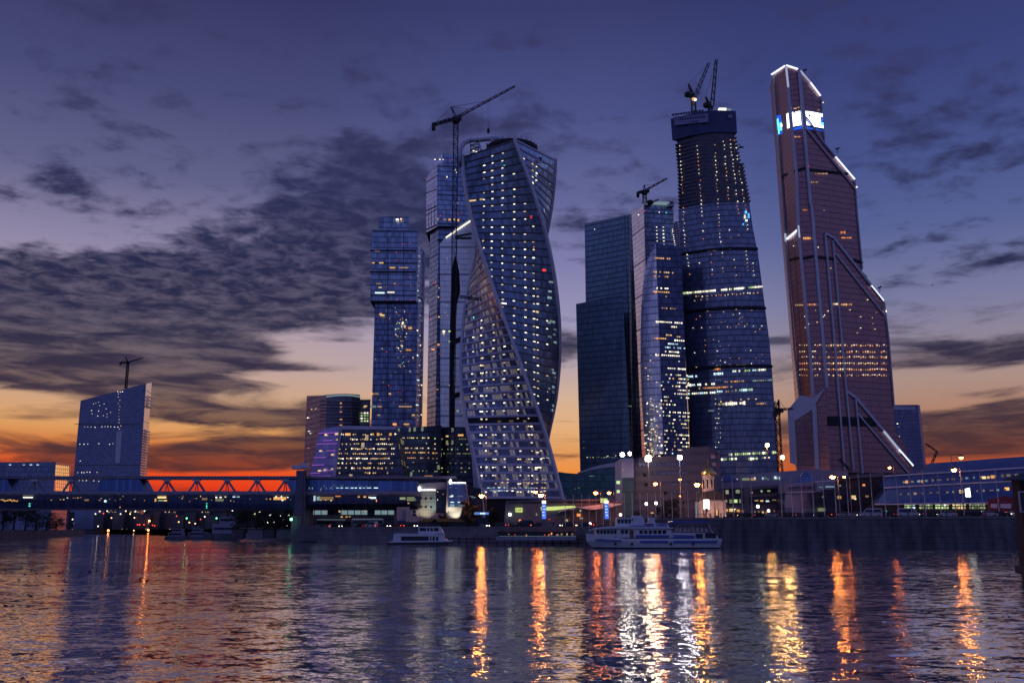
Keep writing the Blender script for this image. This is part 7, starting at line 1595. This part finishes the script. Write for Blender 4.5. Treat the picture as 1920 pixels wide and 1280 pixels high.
YSB = 252
root = thing('tour_boat', (at(785, 1018, YSB).x, YSB, 0), 'small low glass-sided tour boat moored left of the landing stage', 'boat')
def sp2(pts_, half, m, name, dy=0):
    mb = MB(); mb.prism([at(x, y, YSB - half) for x, y in pts_], (0, 2 * half, 0), m); return mb.build(name, root)
sp2([(726, 1021), (724, 1016.5), (736, 1015.5), (842, 1015), (850, 1013), (838, 1021)], 2.2, HULLD, 'hull'); sp2([(725, 1016.5), (736, 1013.5), (838, 1013), (850, 1011), (846, 1015), (736, 1016.6)], 2.3, HULLW, 'rubbing_strake')
sp2([(736, 1016), (738, 1001), (744, 999.5), (752, 999.5), (752, 1016)], 2.0, HULLW, 'stern_cabin'); sp2([(752, 1015), (752, 1005), (804, 1005), (804, 1015)], 1.9, GLASSD, 'glazed_saloon'); sp2([(742, 1005), (746, 1000), (808, 1000), (832, 1002), (832, 1005)], 2.1, HULLW, 'saloon_roof')
sp2([(804, 1015), (804, 1004), (828, 1005), (840, 1013)], 2.0, HULLW, 'forward_cabin'); sp2([(784, 1000), (784, 987), (824, 986.5), (828, 992), (832, 1000)], 1.6, HULLW, 'wheelhouse')
for x0, x1 in ((787, 799), (801, 805), (807, 812), (814, 822)): sp2([(x0, 995), (x0, 989), (x1, 989), (x1, 995)], 1.64, GLASSD, 'window')
for x0, x1 in ((806, 809), (811, 815), (817, 822)): sp2([(x0, 1013), (x0, 1006), (x1, 1006), (x1, 1013)], 2.04, GLASSD, 'window')
mb = MB(); mb.bar(at(800, 986, YSB), at(800, 979, YSB), .08, STEEL); mb.bar(at(745, 1000, YSB - 1.8), at(745, 996, YSB - 1.8), .05, STEEL); mb.bar(at(728, 1008, YSB - 1.8), at(737, 1007, YSB - 1.8), .05, STEEL); mb.bar(at(830, 1008, YSB - 1.8), at(848, 1009, YSB - 1), .05, STEEL); mb.build('railing', root)

YLS = 255
root = thing('landing_stage', (at(1005, 1010, YLS).x, YLS, 0), 'floating landing stage with a low hipped roof and dim red lights', 'landing stage')
def sp3(pts_, y0, dep, m, name):
    mb = MB(); mb.prism([at(x, y, y0) for x, y in pts_], (0, dep, 0), m); return mb.build(name, root)
WOOD = plain('dark_timber', (.09, .06, .06, 1), .7, var=.3, scale=.6)
sp3([(930, 1012), (930, 1006), (1080, 1006), (1080, 1012)], YLS - 4, 7, PALE, 'pontoon'); sp3([(933, 1006), (933, 997), (1079, 996), (1079, 1006)], YLS - 3, 5, CONC, 'wall')
mb = MB(); A = [at(929, 996.5, YLS - 4.2), at(1081, 996, YLS - 4.2), at(1081, 995, YLS + 3.5), at(929, 995.5, YLS + 3.5)]; T1, T2 = at(958, 987, YLS), at(1079, 986, YLS)
for q in ((A[0], A[1], T2, T1), (A[1], A[2], T2), (A[2], A[3], T1, T2), (A[3], A[0], T1)): mb.face(list(q), WOOD)
mb.face(list(reversed(A)), WOOD); mb.build('hipped_roof', root)
mb = MB(); mb.prism([at(x, y, YLS - 3.1) for x, y in [(936, 1004), (936, 999), (1074, 998), (1074, 1004)]], (0, .08, 0), GLASSD); mb.build('window_band', root)
lights(root, Pl((-100, YLS - 3.1), (100, YLS - 3.1)), [(954, 1001, 2, 1.6, 'orange'), (966, 1002, 2, 2, 'red'), (987, 1003, 2, 3, 'orange'), (1021, 1002, 2, 2, 'red'), (1029, 1002, 2.5, 3, 'orange'), (1034, 1000, 3, 4, 'orange'), (1045, 1002, 6, 3, 'dim'), (1053, 1001, 4, 5, 'dim'), (1063, 1001, 3, 5, 'dim'), (1073, 1001, 4, 5, 'dim')])
mb = MB(); n = 40
for i in range(n): mb.box(at(938 + i * 3.6, 1004.6, YLS - 3.3), (.3, .05, .1), GL['dimcool'])
tag(mb.build('deck_light_string', root), None, kind='stuff')
root = thing('timber_dock', (at(940, 1020, 262).x, 262, 0), 'dark timber piled dock face along the waterline', 'dock')
mb = MB(); path = [(-24, 284), (0, 267), (24, 250), (40, 238)]; 
for a, b in zip(path, path[1:]): mb.bar((a[0], a[1] - 1.5, 1.55), (b[0], b[1] - 1.5, 1.55), .5, WOOD, .4); mb.bar((a[0], a[1] - 1.3, .5), (b[0], b[1] - 1.3, .5), .3, WOOD, .3)
mb.build('beam', root)
for a, b in zip(path, path[1:]):
    a, b = Vector(a), Vector(b); n = int((b - a).length / 2.6)
    for i in range(n): c = a.lerp(b, i / n); mb = MB(); mb.tube([(c.x, c.y - 1.9, -1), (c.x, c.y - 1.9, 2.0)], .2, WOOD, 7); mb.build('pile', root)

# near hut at the right edge
root = thing('boathouse', (at(1925, 1060, 92).x, 92, 0), 'dark brown timber boathouse cut off by the right edge', 'boathouse')
HUT = plain('brown_boards', (.055, .022, .018, 1), .7, var=.35, scale=1.2, stretch=(6, 6, .6)); a = at(1911, 905, 92).x; zt_ = zat(899, 92)
mb = MB(); mb.box((a + 4, 92.7, (zt_ + .6) / 2), (8, 1.4, zt_ - .6), HUT); mb.build('wall', root)
mb = MB(); e = [Vector((a - .9, 91, zt_)), Vector((a + 9, 91, zt_)), Vector((a + 9, 94, zt_)), Vector((a - .9, 94, zt_))]; t1, t2 = Vector((a + 1.0, 92.5, zt_ + .8)), Vector((a + 6, 92.5, zt_ + .8))
for q in ((e[0], e[1], t2, t1), (e[1], e[2], t2), (e[2], e[3], t1, t2), (e[3], e[0], t1)): mb.face(list(q), ROOF)
mb.face(list(reversed(e)), ROOF); mb.box((a + 4, 91, zt_ - .08), (10, .15, .16), ROOF); mb.build('hipped_roof', root)
mb = MB(); p = at(1919, 940, 91.8); mb.box((p.x + .3, 91.9, p.z), (1.3, .12, 2.0), LILAC); mb.box((p.x + .3, 91.82, p.z), (1.1, .08, 1.8), GLASSD); mb.build('window', root)
mb = MB(); mb.box((a + 4.2, 92.7, .15), (8.9, 2.6, .9), WOOD); mb.build('pontoon', root)

# ducks on the water, left foreground
DUCK = plain('dark_feathers', (.02, .018, .02, 1), .7)
r0 = thing('duck', (0, 0, 0), 'x', 'duck', 'ducks floating on the left of the river')
mb = MB(); mb.tube([(-.26, 0, .10), (-.2, 0, .07), (0, 0, .06), (.14, 0, .07), (.2, 0, .12), (.22, 0, .2), (.25, 0, .25), (.31, 0, .24), (.36, 0, .22)], [.01, .06, .10, .08, .045, .03, .045, .03, .008], DUCK, 8); mb.build('body', r0, smooth=True)
dk = [(36, 1087), (46, 1077), (59, 1068), (93, 1080), (117, 1107), (58, 1118), (10, 1136), (112, 1073), (118, 1070), (148, 1077), (152, 1072), (168, 1071), (182, 1070), (124, 1091), (263, 1085), (275, 1088), (211, 1080), (360, 1065), (443, 1088), (68, 1075), (10, 1069), (395, 1063)]
for i, (x, y) in enumerate(dk):
    o = r0 if i == 0 else copy_tree(r0); rr_ = ray(x, y); t = -CAMZ / rr_.z; o.location = (rr_.x * t, rr_.y * t, .0); o.rotation_euler = (0, 0, rnd.uniform(0, 6.28)); o.scale = (.5,) * 3
    zone = 'nearest the left edge' if x < 70 else ('left of the dark tower reflection' if x < 130 else ('inside the dark tower reflection' if x < 240 else 'right of the dark tower reflection'))
    if x == 37: o['label'] = 'lone dark duck low in the left foreground, closest to the camera'; continue
    idx = sum(1 for q in dk[:i] if q[0] != 37 and (q[0] < 70) == (x < 70) and (q[0] < 130) == (x < 130) and (q[0] < 240) == (x < 240)); o['label'] = 'tiny dark duck floating %s, %s counted there' % (zone, ORD[idx])
p = at(1748, 535, 300); r = thing('flying_bird', tuple(p), 'tiny dark bird gliding right of the copper tower', 'bird'); mb = MB(); mb.tube([p + Vector((-.3, 0, 0)), p, p + Vector((.3, 0, .02))], [.02, .1, .02], DUCK, 6)
mb.prism([p + Vector((-.15, 0, .05)), p + Vector((.12, 0, .05)), p + Vector((.05, -.9, .2))], (0, 0, .03), DUCK); mb.prism([p + Vector((.12, 0, .05)), p + Vector((-.15, 0, .05)), p + Vector((.05, .9, .2))], (0, 0, .03), DUCK); mb.build('body', r)
